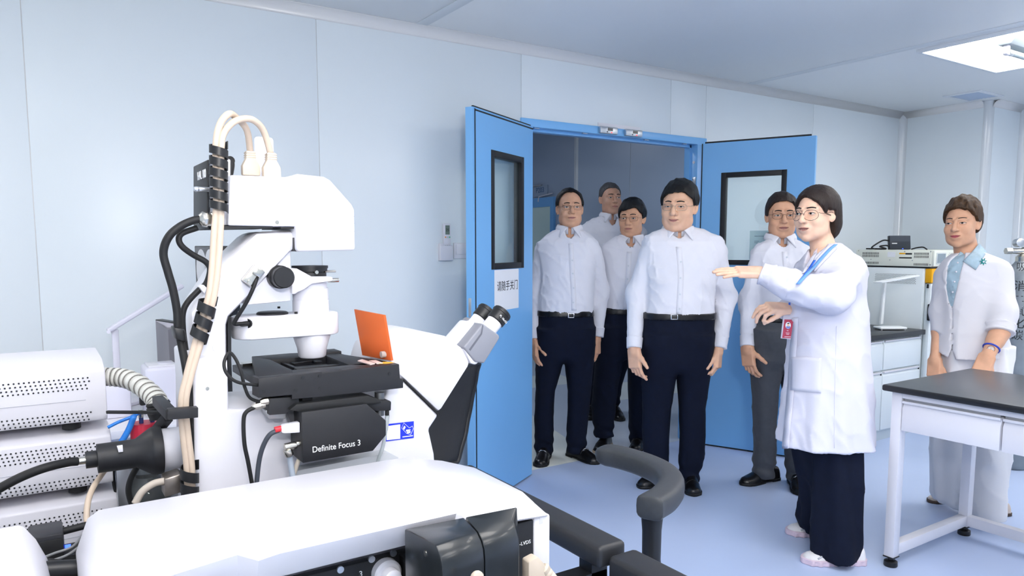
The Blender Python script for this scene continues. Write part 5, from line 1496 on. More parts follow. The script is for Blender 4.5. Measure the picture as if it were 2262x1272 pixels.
# ---------------------------------------------------------------- head
class Head:
    """local axes: x to the person's own side (image right when facing us), y out of the face, z up; z 0 at mid head"""
    def __init__(self, c, s, yaw, pitch=0.0, roll=0.0, width=1.0, jowl=0.0, female=False):
        yaw, pitch, roll = math.radians(yaw), math.radians(pitch), math.radians(roll)
        cf = -np.array((FW[0], FW[1], 0)); cf /= np.linalg.norm(cf)
        # turn away from us if not on the axis: facing us means facing along -ray
        f = cf * math.cos(yaw) - RT * math.sin(yaw)
        l = RT * math.cos(yaw) + cf * math.sin(yaw)
        up = np.array((0, 0, 1.0))
        f2 = f * math.cos(pitch) - up * math.sin(pitch); up2 = up * math.cos(pitch) + f * math.sin(pitch)
        l2 = l * math.cos(roll) + up2 * math.sin(roll); up3 = up2 * math.cos(roll) - l * math.sin(roll)
        self.R = np.stack([l2, f2, up3], 1)      # columns
        self.c = np.array(c, float); self.s = s
        self.w = width; self.jowl = jowl; self.female = female
    def loc(self, p):
        return (((p - self.c.astype(f32)) @ self.R.astype(f32)) / f32(self.s)).astype(f32)
    def wld(self, q):
        return self.c + self.R @ (np.array(q, float) * self.s)
    def skull(self, q):
        w, j = self.w, self.jowl
        x = np.abs(q[:, 0]) / w
        q = np.stack([x, q[:, 1], q[:, 2]], 1)
        d = s_ell(q, (0, -.018, .032), (.0745, .096, .084))
        d = smin(d, s_ell(q, (0, .022, -.03), (.064, .066, .082)), .03)
        d = smin(d, s_sphere(q, (.036, .012, -.066), .026 + j * .008), .03)      # jaw angle
        d = smin(d, s_ell(q, (0, .066, -.097), (.024, .020, .018)), .024)        # chin
        d = smin(d, s_ell(q, (.036, .060, -.026), (.027, .026, .026)), .022)     # cheek
        if j > 0: d = smin(d, s_ell(q, (.030, .046, -.072), (.026, .028, .026 + .01 * j)), .02)
        return d, q
    def face(self, p):
        q = self.loc(p)
        d, qa = self.skull(q)
        fem = self.female
        d = smin(d, s_cap(qa, (.014, .086, .027), (.046, .066, .026), .0085 if not fem else .006), .016)   # brow
        d = smax(d, -s_ell(qa, (.031, .100, .006), (.017, .016, .0125)), .012)                           # eye hollow
        d = smin(d, s_ell(qa, (.031, .0745, .0065), (.0165, .0135, .0115)), .004)                        # lids over the ball
        d = smin(d, s_chain(qa, [(0, .088, .018), (0, .102, -.008), (0, .1105, -.0235)], [.0072, .0085, .0120]), .011)
        d = smin(d, s_ell(qa, (.0125, .0965, -.0265), (.0085, .0105, .0085)), .007)                      # wings
        d = smax(d, -s_ell(qa, (.0065, .1035, -.0345), (.0042, .005, .004)), .003)
        d = smin(d, s_ell(qa, (0, .083, -.056), (.026, .016, .020)), .016)                                # mouth mound
        d = smax(d, -s_cap(qa, (0, .101, -.0565), (.022, .090, -.0575), .0022), .004)                    # lip line
        # ears
        ear = np.stack([qa[:, 0] + (qa[:, 1] + .012) * .40, qa[:, 1] - (qa[:, 2] + .004) * -.18, qa[:, 2]], 1)
        e = s_ell(ear, (.0765, -.013, -.004), (.0080, .0160, .0285))
        e = smax(e, -s_ell(ear, (.0850, -.009, .000), (.0070, .0090, .0175)), .004)
        d = smin(d, e, .006)
        return d * f32(self.s)
    def surf(self, x, z, y0=.16, off=0.0):
        """point on the face at local (x, z), marched from the front"""
        y = y0
        for _ in range(40):
            dd = float(self.face(self.wld((x, y, z))[None].astype(f32))[0]) / self.s - off
            y -= dd * .8
            if abs(dd) < 2e-4: break
        return np.array((x, y, z))

def rot_local(h, q): return (h.R @ np.asarray(q, float))

def add_face_parts(h, root, brow=(.030, .0033), lip=M_lip, eye_open=1.0, brow_m=M_brow, gaze=0.0, smile=0.0, talk=0.0):
    s = h.s
    for sg in (-1, 1):
        # eye: almond patch with dark iris
        cx, cz = .0312 * sg, .0065
        bm = bmesh.new()
        def patch(cx, cz, rx, rz, lift, n=18, pointy=True):
            ring = []
            for k in range(n):
                a = 2 * PI * k / n
                x = cx + rx * math.cos(a); z = cz + rz * math.sin(a) * (abs(math.sin(a)) ** .35 if pointy else 1)
                ring.append(h.wld(h.surf(x, z, off=lift)))
            ctr = h.wld(h.surf(cx, cz, off=lift + .0006))
            vc = bm.verts.new(Vector(tuple(ctr))); rv_ = [bm.verts.new(Vector(tuple(q))) for q in ring]
            for k in range(n): bm.faces.new((vc, rv_[k], rv_[(k + 1) % n]))
        patch(cx, cz, .0138, .0050 * eye_open, .0008)
        e = from_bm('eye', bm, M_eyew, root, 'all')
        bm = bmesh.new(); patch(cx + gaze, cz + .0004, .0056, .0049 * eye_open, .0016, 14, False)
        from_bm('iris', bm, M_iris, e, 'all')
        lid = [h.wld(h.surf(cx + .0148 * t, cz + .0052 * eye_open * (1 - t * t) ** .6 + .0003, off=.0012)) for t in np.linspace(-1, 1, 9)]
        tube('lash_line', lid, .0011 * s, M_iris, e, k=2, n=6)
        bl = [h.wld(h.surf(sg * (.013 + .033 * t), brow[0] + .0045 * math.sin(t * PI * .8) - .003 * t, off=.0012)) for t in np.linspace(0, 1, 7)]
        bm = bmesh.new(); add_tube(bm, spline(bl, 3), lambda i: brow[1] * s * (1 - .55 * abs(i / 18 - .4)), 8)
        from_bm('eyebrow', bm, brow_m, root, 'all')
    bm = bmesh.new()
    up = [(-.023, -.0575 + smile), (-.012, -.0535 + smile * .3), (-.004, -.0515), (0, -.0525), (.004, -.0515), (.012, -.0535 + smile * .3), (.023, -.0575 + smile)]
    lo_ = [(.014, -.0630 + smile * .2 - talk), (0, -.0662 - talk), (-.014, -.0630 + smile * .2 - talk)]
    ring = [h.wld(h.surf(x, z, off=.0009)) for x, z in up + lo_]
    ctr = h.wld(h.surf(0, -.058, off=.0012))
    vc = bm.verts.new(Vector(tuple(ctr))); rv_ = [bm.verts.new(Vector(tuple(q))) for q in ring]
    for k in range(len(ring)): bm.faces.new((vc, rv_[k], rv_[(k + 1) % len(ring)]))
    mth = from_bm('mouth', bm, lip, root, 'all')
    ln = [h.wld(h.surf(x, z, off=.0016)) for x, z in ((-.0235, -.0572 + smile), (-.011, -.0582 + smile * .25 - talk * .2), (0, -.0578 - talk * .3), (.011, -.0582 + smile * .25 - talk * .2), (.0235, -.0572 + smile))]
    bm = bmesh.new(); add_tube(bm, spline(ln, 4), lambda i: (.0009 + talk * .35) * s, 6)
    from_bm('lip_line', bm, mat('lip_dark', '#4a2626', .5, var=0), mth, 'all')

def spectacles(h, root, m, r=(.0245, .0165), shape=2.6, th=.0011, z=.004, y=.107, lab=None):
    """two rims, bridge and temples"""
    bm = bmesh.new(); s = h.s
    for sg in (-1, 1):
        loop = []
        for k in range(28):
            a = 2 * PI * k / 28
            c, sn = math.cos(a), math.sin(a)
            x = sg * .034 + r[0] * np.sign(c) * abs(c) ** (2 / shape); zz = z + r[1] * np.sign(sn) * abs(sn) ** (2 / shape)
            loop.append(h.wld((x, y - .9 * x * x / .12, zz)))
        add_tube(bm, loop, th * s, 6, True)
        a0 = h.wld((sg * (.034 + r[0]), y - .9 * (.034 + r[0]) ** 2 / .12, z + r[1] * .45))
        add_tube(bm, spline([a0, h.wld((sg * .071 * h.w, .062, z + .006)), h.wld((sg * .078 * h.w, .0, z + .010)), h.wld((sg * .079 * h.w, -.02, z + .002))], 4), th * s, 6)
    add_tube(bm, spline([h.wld((-.011, y, z + .004)), h.wld((0, y + .003, z + .008)), h.wld((.011, y, z + .004))], 4), th * s, 6)
    g = from_bm('spectacles', bm, m, root, 'all')
    if lab: g['label'] = lab
    for sg in (-1, 1):
        bm = bmesh.new(); vs = []
        for k in range(20):
            a = 2 * PI * k / 20
            c, sn = math.cos(a), math.sin(a)
            x = sg * .034 + r[0] * .97 * np.sign(c) * abs(c) ** (2 / shape); zz = z + r[1] * .97 * np.sign(sn) * abs(sn) ** (2 / shape)
            vs.append(bm.verts.new(Vector(tuple(h.wld((x, y - .9 * x * x / .12, zz))))))
        bm.faces.new(vs); from_bm('lens', bm, M_lens, g, False)
    return g

def head_box(h, r=.15):
    return h.c - r * h.s, h.c + r * h.s

# ---------------------------------------------------------------- hand
def hand_field(w, d, n, s=1.0, curl=(.25, .3, .35, .45), spread=.10, thumb=(.9, .25, .35), flip=1, tc=.35, point=None):
    """w wrist, d direction of the fingers, n out of the back of the hand; flip: side of the thumb"""
    w = np.array(w, float); d = np.array(d, float); d /= np.linalg.norm(d)
    n = np.array(n, float); n -= d * (n @ d); n /= np.linalg.norm(n)
    t = np.cross(d, n) * flip                       # towards the thumb
    segs = []
    L = [(.043, .026, .022), (.048, .030, .023), (.045, .028, .022), (.035, .021, .019)]
    off = [.030, .010, -.010, -.028]
    for i in range(4):
        b = w + (d * (.090 - .004 * (i == 3) + .003 * (i == 1) - .004 * (i == 0)) + t * off[i]) * s
        ang = spread * (1.5 - i) * .6
        dd = d * math.cos(ang) + t * math.sin(ang)
        a = 0.0; pts = [w + (d * .06 + t * off[i] * .8) * s, b]; cu = curl[i]
        for k, l in enumerate(L[i]):
            a += cu * (.8, 1.25, .8)[k]
            b = b + (dd * math.cos(a) - n * math.sin(a)) * l * s
            pts.append(b)
        r0 = (.0092, .0095, .009, .008)[i] * s
        segs.append((pts, [r0 * 1.05, r0 * 1.05, r0, r0 * .9, r0 * .78]))
    ta, tdn, tl = thumb
    td = d * math.cos(ta) + t * math.sin(ta); td = td - n * tdn; td /= np.linalg.norm(td)
    b0 = w + (d * .020 + t * .020 - n * .004) * s
    b1 = b0 + td * .042 * s
    td2 = td * math.cos(tc) + (d * .8 - n * .4) * math.sin(tc); td2 /= np.linalg.norm(td2)
    b2 = b1 + td2 * .032 * s; b3 = b2 + td2 * .026 * s
    tp = ([b0, b1, b2, b3], [.014 * s, .0125 * s, .0105 * s, .0085 * s])
    c0 = w + d * .045 * s
    B = np.stack([t, d, n], 1).astype(f32)
    def f(p):
        q = (p - c0.astype(f32)) @ B
        e = np.maximum(np.abs(q) - np.array((.031, .046, .006), f32) * s, 0)
        o = np.linalg.norm(e, axis=1) - .0085 * s
        o = smin(o, s_cap(p, w - d * .022 * s, w + d * .012 * s, .0245 * s, .024 * s), .02 * s)
        for pts, rs in segs:
            o = smin(o, s_chain(p, pts, rs, .004), .0055 * s)
        o = smin(o, s_chain(p, *tp, .006), .012 * s)
        return o
    allp = np.array([q for pts, _ in segs for q in pts] + tp[0] + [w - d * .055 * s])
    return f, allp.min(0) - .035 * s, allp.max(0) + .035 * s

# ---------------------------------------------------------------- shoes
def shoe(root, heel, toe, L=None, m=M_leather, sole=M_sole, w=1.0, name='shoe', h_=1.0, bit=False, sneaker=False, lab=None, res=.006):
    heel = np.array(heel, float); toe = np.array(toe, float); heel[2] = toe[2] = 0
    d = toe - heel; ln = np.linalg.norm(d); d /= ln
    if L is None: L = ln
    heel = toe - d * L
    x = np.array((-d[1], d[0], 0.0)); B = np.stack([x, d, (0, 0, 1)], 1).astype(f32)
    yy = np.array((-.0, .06, .25, .45, .62, .78, .9, 1.0)) * L
    ww = np.array((.026, .034, .036, .036, .044, .047, .040, .016)) * w
    hh = np.array((.070, .082, .085, .086, .068, .052, .045, .030)) * h_
    st = .026 if sneaker else .016
    def up(p):
        q = (p - heel.astype(f32)) @ B
        W = np.interp(q[:, 1], yy, ww).astype(f32); H = np.interp(q[:, 1], yy, hh).astype(f32)
        k = ((np.abs(q[:, 0]) / W) ** 2.5 + (np.maximum(q[:, 2], 0) / H) ** 2.6) ** (1 / 2.5)
        o = (k - 1) * np.minimum(W, H)
        o = np.maximum(o, np.maximum(-q[:, 1], q[:, 1] - L))
        o = smax(o, np.maximum(-(q[:, 1]) + .004, q[:, 1] - L + .004), .012)
        return np.maximum(o, st * .6 - q[:, 2])
    def so(p):
        q = (p - heel.astype(f32)) @ B
        W = (np.interp(q[:, 1], yy, ww) + .004).astype(f32)
        if sneaker: W = W + .003 * np.sin(q[:, 1] * 190) * (q[:, 2] < .02)
        o = np.abs(q[:, 0]) - W
        o = smax(o, np.maximum(-q[:, 1] - .004, q[:, 1] - L - .004), .02)
        o = np.maximum(o, np.abs(q[:, 2] - st / 2) - st / 2)
        if not sneaker:
            o = np.maximum(o, -np.maximum(np.maximum(np.abs(q[:, 1] - .36 * L) - .09 * L, q[:, 2] - .005), -.1))
        return o
    c = [heel, toe, heel + x * .07, heel - x * .07, toe + x * .07, toe - x * .07, heel + np.array((0, 0, .12)), heel - d * .03, toe + d * .03]
    c = np.array(c)
    lo, hi = c.min(0) - .012, c.max(0) + .012; lo[2] = -.012
    o = grow(name, up, lo, hi, res, m, root)
    if lab: o['label'] = lab
    hi2 = hi.copy(); hi2[2] = st + .015
    grow('sole', so, lo, hi2, res * .8, sole, o)
    def top(s_, y_):
        W = np.interp(y_ * L, yy, ww); H = np.interp(y_ * L, yy, hh)
        return heel + d * y_ * L + x * W * s_ + np.array((0, 0, H * max(0, 1 - abs(s_) ** 2.5) ** (1 / 2.6)))
    if bit:
        band = [top(s_, .56) + np.array((0, 0, .002)) for s_ in np.linspace(-.9, .9, 11)]
        bm = bmesh.new(); add_tube(bm, band, .0045, 6); from_bm('strap', bm, m, o, 'all')
        bm = bmesh.new(); add_tube(bm, [top(s_, .575) + np.array((0, 0, .004)) for s_ in np.linspace(-.5, .5, 9)], .0026, 6)
        for s_ in (-.5, .5):
            cc = top(s_, .575) + np.array((0, 0, .003))
            add_tube(bm, [cc + d * .008 * math.cos(a) + x * .006 * math.sin(a) + np.array((0, 0, -.004 * math.sin(a) * s_)) for a in np.linspace(0, 2 * PI, 11)[:-1]], .0016, 6, True)
        from_bm('metal_bit', bm, M_buckle, o, 'all')
    elif sneaker:
        for k in range(4):
            bm = bmesh.new(); add_tube(bm, [top(s_, .46 + k * .06) + np.array((0, 0, .002)) for s_ in np.linspace(-.55, .55, 7)], .003, 6); from_bm('lace', bm, M_white, o, 'all')
        for sd in (-1, 1):
            bm = bmesh.new(); add_tube(bm, spline([top(sd * .93, .2), top(sd * .8, .35), top(sd * .92, .5), top(sd * .7, .66), top(sd * .85, .8)], 4), .004, 6)
            from_bm('side_stripe', bm, mat('sneaker_silver', '#b9bcc2', .3, metal=.3, var=0), o, 'all')
    else:
        bm = bmesh.new(); add_tube(bm, spline([top(s_, .72 - .07 * (1 - abs(s_))) + np.array((0, 0, .001)) for s_ in np.linspace(-.8, .8, 9)], 2), .0018, 6); from_bm('toe_seam', bm, m, o, 'all')
    return o

def march(f, p, d, off=0.0, n=40):
    p = np.array(p, float); d = np.array(d, float); d /= np.linalg.norm(d); t = 0.0
    for _ in range(n):
        v = float(f((p + d * t)[None].astype(f32))[0]) - off
        t += v * .75
        if abs(v) < 3e-4 or t > 1.2: break
    return p + d * t

def front_strip(name, f, px, half, t, m, parent, off=.002, th=.0025, k=6, nu=3):
    """strip laid on a surface f, centre line given by frame points, marched along the line of sight"""
    P = []
    for u, v in px: P.append((u, v))
    c = spline([np.array((u, v, 0.0)) for u, v in P], k)
    bm = bmesh.new(); rows = []
    for q in c:
        row = []
        for s in np.linspace(-1, 1, nu):
            u = q[0] + s * half * F_PX / t
            o = atd(u, q[1], t - .6); d_ = ray(u, q[1])
            row.append(bm.verts.new(Vector(tuple(march(f, o, d_, off)))))
        rows.append(row)
    for a, b in zip(rows, rows[1:]):
        for i in range(nu - 1): bm.faces.new((a[i], a[i + 1], b[i + 1], b[i]))
    bmesh.ops.recalc_face_normals(bm, faces=bm.faces[:])
    r = bmesh.ops.solidify(bm, geom=bm.faces[:], thickness=th)
    return from_bm(name, bm, m, parent, 'all')

def on_surface(f, u, v, t, off=0.0):
    return march(f, atd(u, v, t - .6), ray(u, v), off)

# ---------------------------------------------------------------- hair
def hair_field(h, prof, th=(.010, .012, .016), shift=(0, -.006, .006), recede=None, rough=.004, low=None, part=None, seed=1.0, side_full=0.0, fscale=26):
    """cap of hair round the skull; prof: (y, z) lower edge of the hair from nape to forehead"""
    py = np.array([a for a, b in prof], float); pz = np.array([b for a, b in prof], float)
    def f(p):
        q = h.loc(p)
        x = np.abs(q[:, 0]) / h.w
        qa = np.stack([x, q[:, 1], q[:, 2]], 1)
        c = np.array((0, -.018 + shift[1], .032 + shift[2]), f32)
        d = s_ell(qa, c, (.0745 + th[0], .096 + th[1], .084 + th[2]))
        if side_full: d = smin(d, s_ell(qa, (.055, -.03, -.01), (.03 + side_full, .055, .06)), .03)
        nz = vnoise(q * np.array((fscale * 2.2, fscale * 1.2, fscale * .9), f32) + seed * 7)
        nf = vnoise(q * np.array((150, 90, 40), f32) + seed * 3)
        d = d - rough * (nz - .4) * 1.6 - .0016 * (nf - .5)
        edge = np.interp(q[:, 1], py, pz).astype(f32)
        if part is not None:       # forehead edge not level across
            edge = edge + np.interp(q[:, 0] / h.w, part[0], part[1]).astype(f32) * (q[:, 1] > .03)
        edge = edge + (nz - .5) * .010 + (nf - .5) * .006
        d = smax(d, (edge - q[:, 2]) * .8, .004)
        if recede is not None:
            rx, ry, rz, R = recede
            d = smax(d, -(s_ell(np.stack([x, q[:, 1], q[:, 2]], 1), (0, ry, rz), rx)), .006)
        return d * f32(h.s)
    return f
CF = -np.array((FW[0], FW[1], 0)); CF /= np.linalg.norm(CF)
UP = np.array((0, 0, 1.0))
def facing(yaw):
    yaw = math.radians(yaw)
    return CF * math.cos(yaw) - RT * math.sin(yaw), RT * math.cos(yaw) + CF * math.sin(yaw)

def make_head(t, u, vt, vc, yaw, pitch=0, roll=0, top=.134, dz=0.0, **kw):
    tot = top + .116
    s = (vc - vt) * (t + dz) / F_PX / tot
    c = atd(u, vt + (vc - vt) * top / tot, t + dz)
    return Head(c, s, yaw, pitch, roll, **kw)

def bounds(pts, m_=.05):
    a = np.array(pts); return a.min(0) - m_, a.max(0) + m_

def collar(root, f_neck, c, f, l, r, zb, zt, drop, m, gap=.13, tip=.055, wid=.018, name='collar', front_low=.008, back_up=.012):
    """turned-down collar about the point c; f forward, l sideways"""
    N = 56
    R5 = [[] for _ in range(6)]
    for i in range(N + 1):
        q = i / N
        a = gap + (2 * PI - 2 * gap) * q          # 0 = straight ahead
        w = 1 - abs(2 * q - 1)                    # 0 at the front ends, 1 at the back
        e = f * math.cos(a) + l * math.sin(a)
        base = c + UP * (-front_low * (1 - w) ** 1.6 + back_up * w)
        near = max(0, 1 - w / .24); near = near * near * (3 - 2 * near)
        a2 = a + (.42 * near * (1 if q < .5 else -1))
        e2 = f * math.cos(a2) + l * math.sin(a2)
        p0 = base + e * (r + .001) + UP * zb
        p1 = base + e * (r + .004) + UP * (zt - .004)
        p2 = base + e * (r + .007) + UP * zt
        p3 = base + e * (r + .010) + UP * (zt - .004)
        p5 = base + e2 * (r + wid + .034 * near) + UP * (zt - drop - tip * near * .75)
        p4 = (p3 + p5) / 2 + (e + e2) * .0015
        for k, pp in enumerate((p0, p1, p2, p3, p4, p5)): R5[k].append(pp)
    bm = bmesh.new()
    V = [[bm.verts.new(Vector(tuple(q))) for q in rw] for rw in R5]
    for a_, b_ in zip(V, V[1:]):
        for i in range(N): bm.faces.new((a_[i], a_[i + 1], b_[i + 1], b_[i]))
    bmesh.ops.recalc_face_normals(bm, faces=bm.faces[:])
    bmesh.ops.solidify(bm, geom=bm.faces[:], thickness=.0022)
    return from_bm(name, bm, m, root, 'all')

def core_mesh(segs):
    """slim inner body that joins head, hands and feet under the clothes"""
    def f(p):
        d = None
        for a, b, ra, rb in segs:
            e = s_cap(p, a, b, ra, rb); d = e if d is None else smin(d, e, .03)
        return d
    pts = [q for a, b, ra, rb in segs for q in (a, b)]
    lo, hi = bounds(pts, .1)
    return surface_net(f, lo, hi, .02)

def man(label, t, h, neck, torso, arms, hem, hips, legs, feet, skin_m, shirt_m, trouser_m, by=0, seed=1, waist=None, fold=.0065,
        hair=None, hair_m=None, hands=True, name='person', belt=True, placket=None, buttons=(), buckle=None, shoe_kw=None, res=.008, collar_kw=None, blend=.045, foot_dz=True):
    blend = .020
    f_, l_ = facing(by)
    nb = atd(*neck, t) + 0.0
    base = atd(neck[0], 1000, t); base[2] = 0
    root = thing(name, base, label, 'person')
    # head, neck
    n0 = h.wld((0, -.028, -.055)); n1 = nb - CF * .012 - UP * .05
    nr = .054 * h.s
    def fhead(p): return smin(h.face(p), s_cap(p, n0, n1, nr, nr * 1.16), .022)
    lo, hi = head_box(h, .155); lo[2] = min(lo[2], nb[2] - .03); lo = np.minimum(lo, n1 - np.array((.08, .08, 0))); hi = np.maximum(hi, n1 + np.array((.08, .08, 0)))
    lo[2] = nb[2] - .04
    parts = []
    # arms
    A = []
    for k, a in enumerate(arms):
        pts = [atd(u, v, t + dz) for u, v, dz in a['px']]
        A.append((pts, a['r'], a))
    loft = Loft(rows_px(t, [(r[0], r[1], r[2], r[3] * (.60, .66, .76, .88)[i] if i < 4 else r[3]) for i, r in enumerate(torso)]))
    def farm(p, g=0.0):
        d = None
        for pts, rs, a in A:
            e = s_chain(p, pts, [r + g for r in rs], .03)
            w = pts[-1] - pts[-2]; w = w / np.linalg.norm(w)
            e = np.maximum(e, (p - pts[-1].astype(f32)) @ w.astype(f32))
            d = e if d is None else np.minimum(d, e)
        return d
    zh = atd(torso[-1][1], hem, t)[2]
    ztop = atd(neck[0], torso[0][0], t)[2]
    vcap = nb + CF * .055 - UP * .02
    def fshirt_raw(p):
        d = loft(p)
        d = smax(d, p[:, 2] - ztop, .02)
        d = np.maximum(d, zh - p[:, 2])
        if A: d = smin(d, farm(p), blend)
        return d
    def fshirt(p):
        d = fshirt_raw(p) - folds(p, seed, fold, 11.0, .6)
        gz = np.exp(-np.abs(p[:, 2] - zh - .03) / .05).astype(f32)
        d = d - (.0016 * gz) * np.sin(np.arctan2(p[:, 1] - loft.cy[0], p[:, 0] - loft.cx[0]) * 17 + vnoise(p * f32(9)) * 9)
        d = smax(d, -(s_cap(p, n0 + UP * .05, n1 + UP * .02, nr + .004, nr * 1.12 + .004)), .006)
        d = smax(d, -s_cap(p, nb + f_ * .055 + UP * .035, vcap - UP * .035, .032, .005), .006)
        return d
    bp_ = [q for pts, _, _ in A for q in pts] + [atd(r[1], r[0], t) for r in torso] + [atd(r[2], r[0], t) for r in torso]
    slo, shi = bounds(bp_, .10); slo[2] = max(slo[2], zh - .02)
    for q, _, _ in A: slo[2] = min(slo[2], q[-1][2] - .06)
    d3 = max(r[3] for r in torso)
    cc = atd((torso[2][1] + torso[2][2]) / 2, torso[2][0], t)
    slo[:2] = np.minimum(slo[:2], cc[:2] - d3 - .03); shi[:2] = np.maximum(shi[:2], cc[:2] + d3 + .03)
    sh = grow('shirt', fshirt, slo, shi, res, shirt_m, root)
    for pts, rs, a in A:
        w = pts[-1] - pts[-2]; w = w / np.linalg.norm(w); e = pts[-1].astype(f32)
        if a.get('cuff', True):
            def fc(p, pts=pts, rs=rs, w=w.astype(f32), e=e):
                d = s_chain(p, pts, [r + .004 for r in rs], .03)
                x = (p - e) @ w
                return np.maximum(d, np.maximum(x - .003, -x - .058))
            l2, h2 = bounds([pts[-1], pts[-1] - w * .06], rs[-1] + .03)
            grow('cuff', fc, l2, h2, .006, shirt_m, sh)
        if hands and a.get('hand') is not None:
            hk = dict(a['hand'])
            d_, n_ = hk.pop('d'), hk.pop('n')
            d_ = RT * d_[0] + CF * d_[1] + UP * d_[2]; n_ = RT * n_[0] + CF * n_[1] + UP * n_[2]
            ff, l2, h2 = hand_field(pts[-1] + w * .012, d_, n_, **hk)
            parts.append(surface_net(ff, l2, h2, .0036))
    if collar_kw is not False:
        kw = dict(gap=.13, tip=.048, wid=.021); kw.update(collar_kw or {})
        collar(sh, None, n0 * .5 + n1 * .5 + UP * kw.pop('dz', .022), f_, l_, nr * 1.10 + .007, -.03, .022, .036, shirt_m, **kw)
    if placket:
        pk = front_strip('placket', fshirt, placket, .016, t, shirt_m, sh, off=.0010, th=.0008)
        for u, v in buttons:
            p = on_surface(fshirt, u, v, t, .004); cyl('button', p - CF * .0, p + CF * .003, .0052, M_button, sh, n=12)
    # trousers
    zw = atd(hips[0][1], hips[0][0], t)[2]
    hip = Loft(rows_px(t, [(r[0], r[1] + (0, 1, 5, 8)[min(i, 3)], r[2] - (0, 1, 5, 8)[min(i, 3)], r[3] * (1, .95, .80, .60)[min(i, 3)]) for i, r in enumerate(hips)]), 2.5)
    LG = []
    zcr = atd(hips[-1][1], hips[-1][0], t)[2]
    for rws, ft in zip(legs, feet):
        rws = [(q[0], q[1], q[2], (hips[1][3] * .93, hips[1][3] * .80, q[3])[min(i, 2)]) for i, q in enumerate(rws)]
        v0, v1 = rws[0][0], rws[-1][0]
        ank = np.array(ft[0]) * .80 + np.array(ft[1]) * .20
        dz1 = (depth(np.array((ank[0], ank[1], .1))) - t) if foot_dz else 0.0
        fn = lambda v, v0=v0, v1=v1, dz1=dz1: dz1 * max(0, min(1, (v - v0) / (v1 - v0)))
        lo_ = Loft(rows_px(t, rws, fn), 2.3)
        zt = atd(rws[0][1], rws[0][0], t)[2] + .06
        zb = atd((rws[-1][1] + rws[-1][2]) / 2, rws[-1][0], t + dz1)[2]
        LG.append((lo_, zt, zb, ft))
    def ftrou(p):
        d = smax(np.maximum(hip(p), p[:, 2] - zw), zcr + .02 - p[:, 2], .06)
        d0 = None
        for lo_, zt, zb, _ in LG:
            low = np.clip(1 - np.abs(p[:, 2] - zb - .05) / .10, 0, 1)
            e = lo_(p) - .010 * low * np.sin((p[:, 2] - zb) * 75 + p[:, 0] * 18) * .6
            e = np.maximum(e, np.maximum(p[:, 2] - zt, zb - p[:, 2]))
            d0 = e if d0 is None else smin(d0, e, .014)
        d = smin(d, d0, .03)
        return d - folds(p, seed + 9, .0045, 7, .35)
    tp = [atd(r[i], r[0], t + (LG[0][0].cy[0] * 0)) for r in hips for i in (1, 2)] + [np.array((lo_.cx[i], lo_.cy[i], lo_.z[i])) for lo_, _, _, _ in LG for i in range(len(lo_.z))]
    tlo, thi = bounds(tp, .15); tlo[2] = min(z[2] for z in LG) - .02; thi[2] = zw + .02
    tr = grow('trousers', ftrou, tlo, thi, res * 1.12, trouser_m, root)
    if belt:
        def fb(p): return np.maximum(hip(p, .006), np.abs(p[:, 2] - (zw - .018)) - .017)
        b = grow('belt', fb, np.array((tlo[0], tlo[1], zw - .06)), np.array((thi[0], thi[1], zw + .02)), .007, M_leather, root)
        if buckle:
            p = on_surface(lambda p: hip(p, .008), *buckle, t, .001)
            M2 = Matrix.Identity(4)
            for i in range(3): M2[i][0], M2[i][1], M2[i][2], M2[i][3] = RT[i], -CF[i], UP[i], p[i]
            for lo2, hi2 in (((-.026, -.005, -.017), (.022, 0, -.013)), ((-.026, -.005, .013), (.022, 0, .017)), ((-.026, -.006, -.017), (-.019, 0, .017)), ((.017, -.005, -.017), (.022, 0, .017))):
                box('buckle', tuple(.8 * c for c in lo2), tuple(.8 * c for c in hi2), M_buckle, b, M=M2, bev=.001)
    for i, ft in enumerate(feet):
        kw = dict(shoe_kw or {}); kw.update(ft[2] if len(ft) > 2 else {})
        shoe(root, ft[0], ft[1], **kw)
    # slim inner core
    segs = [(n0, n1, nr * .8, nr * .9), (n1, atd(*[(hips[0][1] + hips[0][2]) / 2, hips[0][0]], t), .06, .07)]
    for pts, rs, a in A:
        segs.append((n1, pts[0], .03, .03))
        for i in range(len(pts) - 1): segs.append((pts[i], pts[i + 1], max(.010, rs[i] - .032), max(.010, rs[i + 1] - .030)))
    hc = segs[1][1]
    for lo_, zt, zb, ft in LG:
        k = np.array((lo_.cx[-1], lo_.cy[-1], lo_.z[-1] - .05)); a = np.array((lo_.cx[0], lo_.cy[0], lo_.z[0]))
        segs += [(hc - UP * .05, k, .04, .03), (k, a, .022, .018)]
    parts.append(core_mesh(segs))
    grow('body', fhead, lo, hi, .0034 if t < 4.5 else .0042, skin_m, root, extra=parts)
    if hair:
        l2, h2 = head_box(h, .165)
        hr = grow('hair', hair, l2, h2, .0034 if t < 4.5 else .0045, hair_m, root)
    return root, fshirt, ftrou, sh

SK1 = skin('skin_warm', '#e6b89a'); SK2 = skin('skin_tan', '#dba98a'); SK3 = skin('skin_fair', '#efc6ac'); SK4 = skin('skin_deep', '#d0a28a')
hang = lambda **k: dict(dict(d=(0, .12, -1), n=(-1, .2, 0), curl=(.35, .42, .48, .55), flip=1), **k)

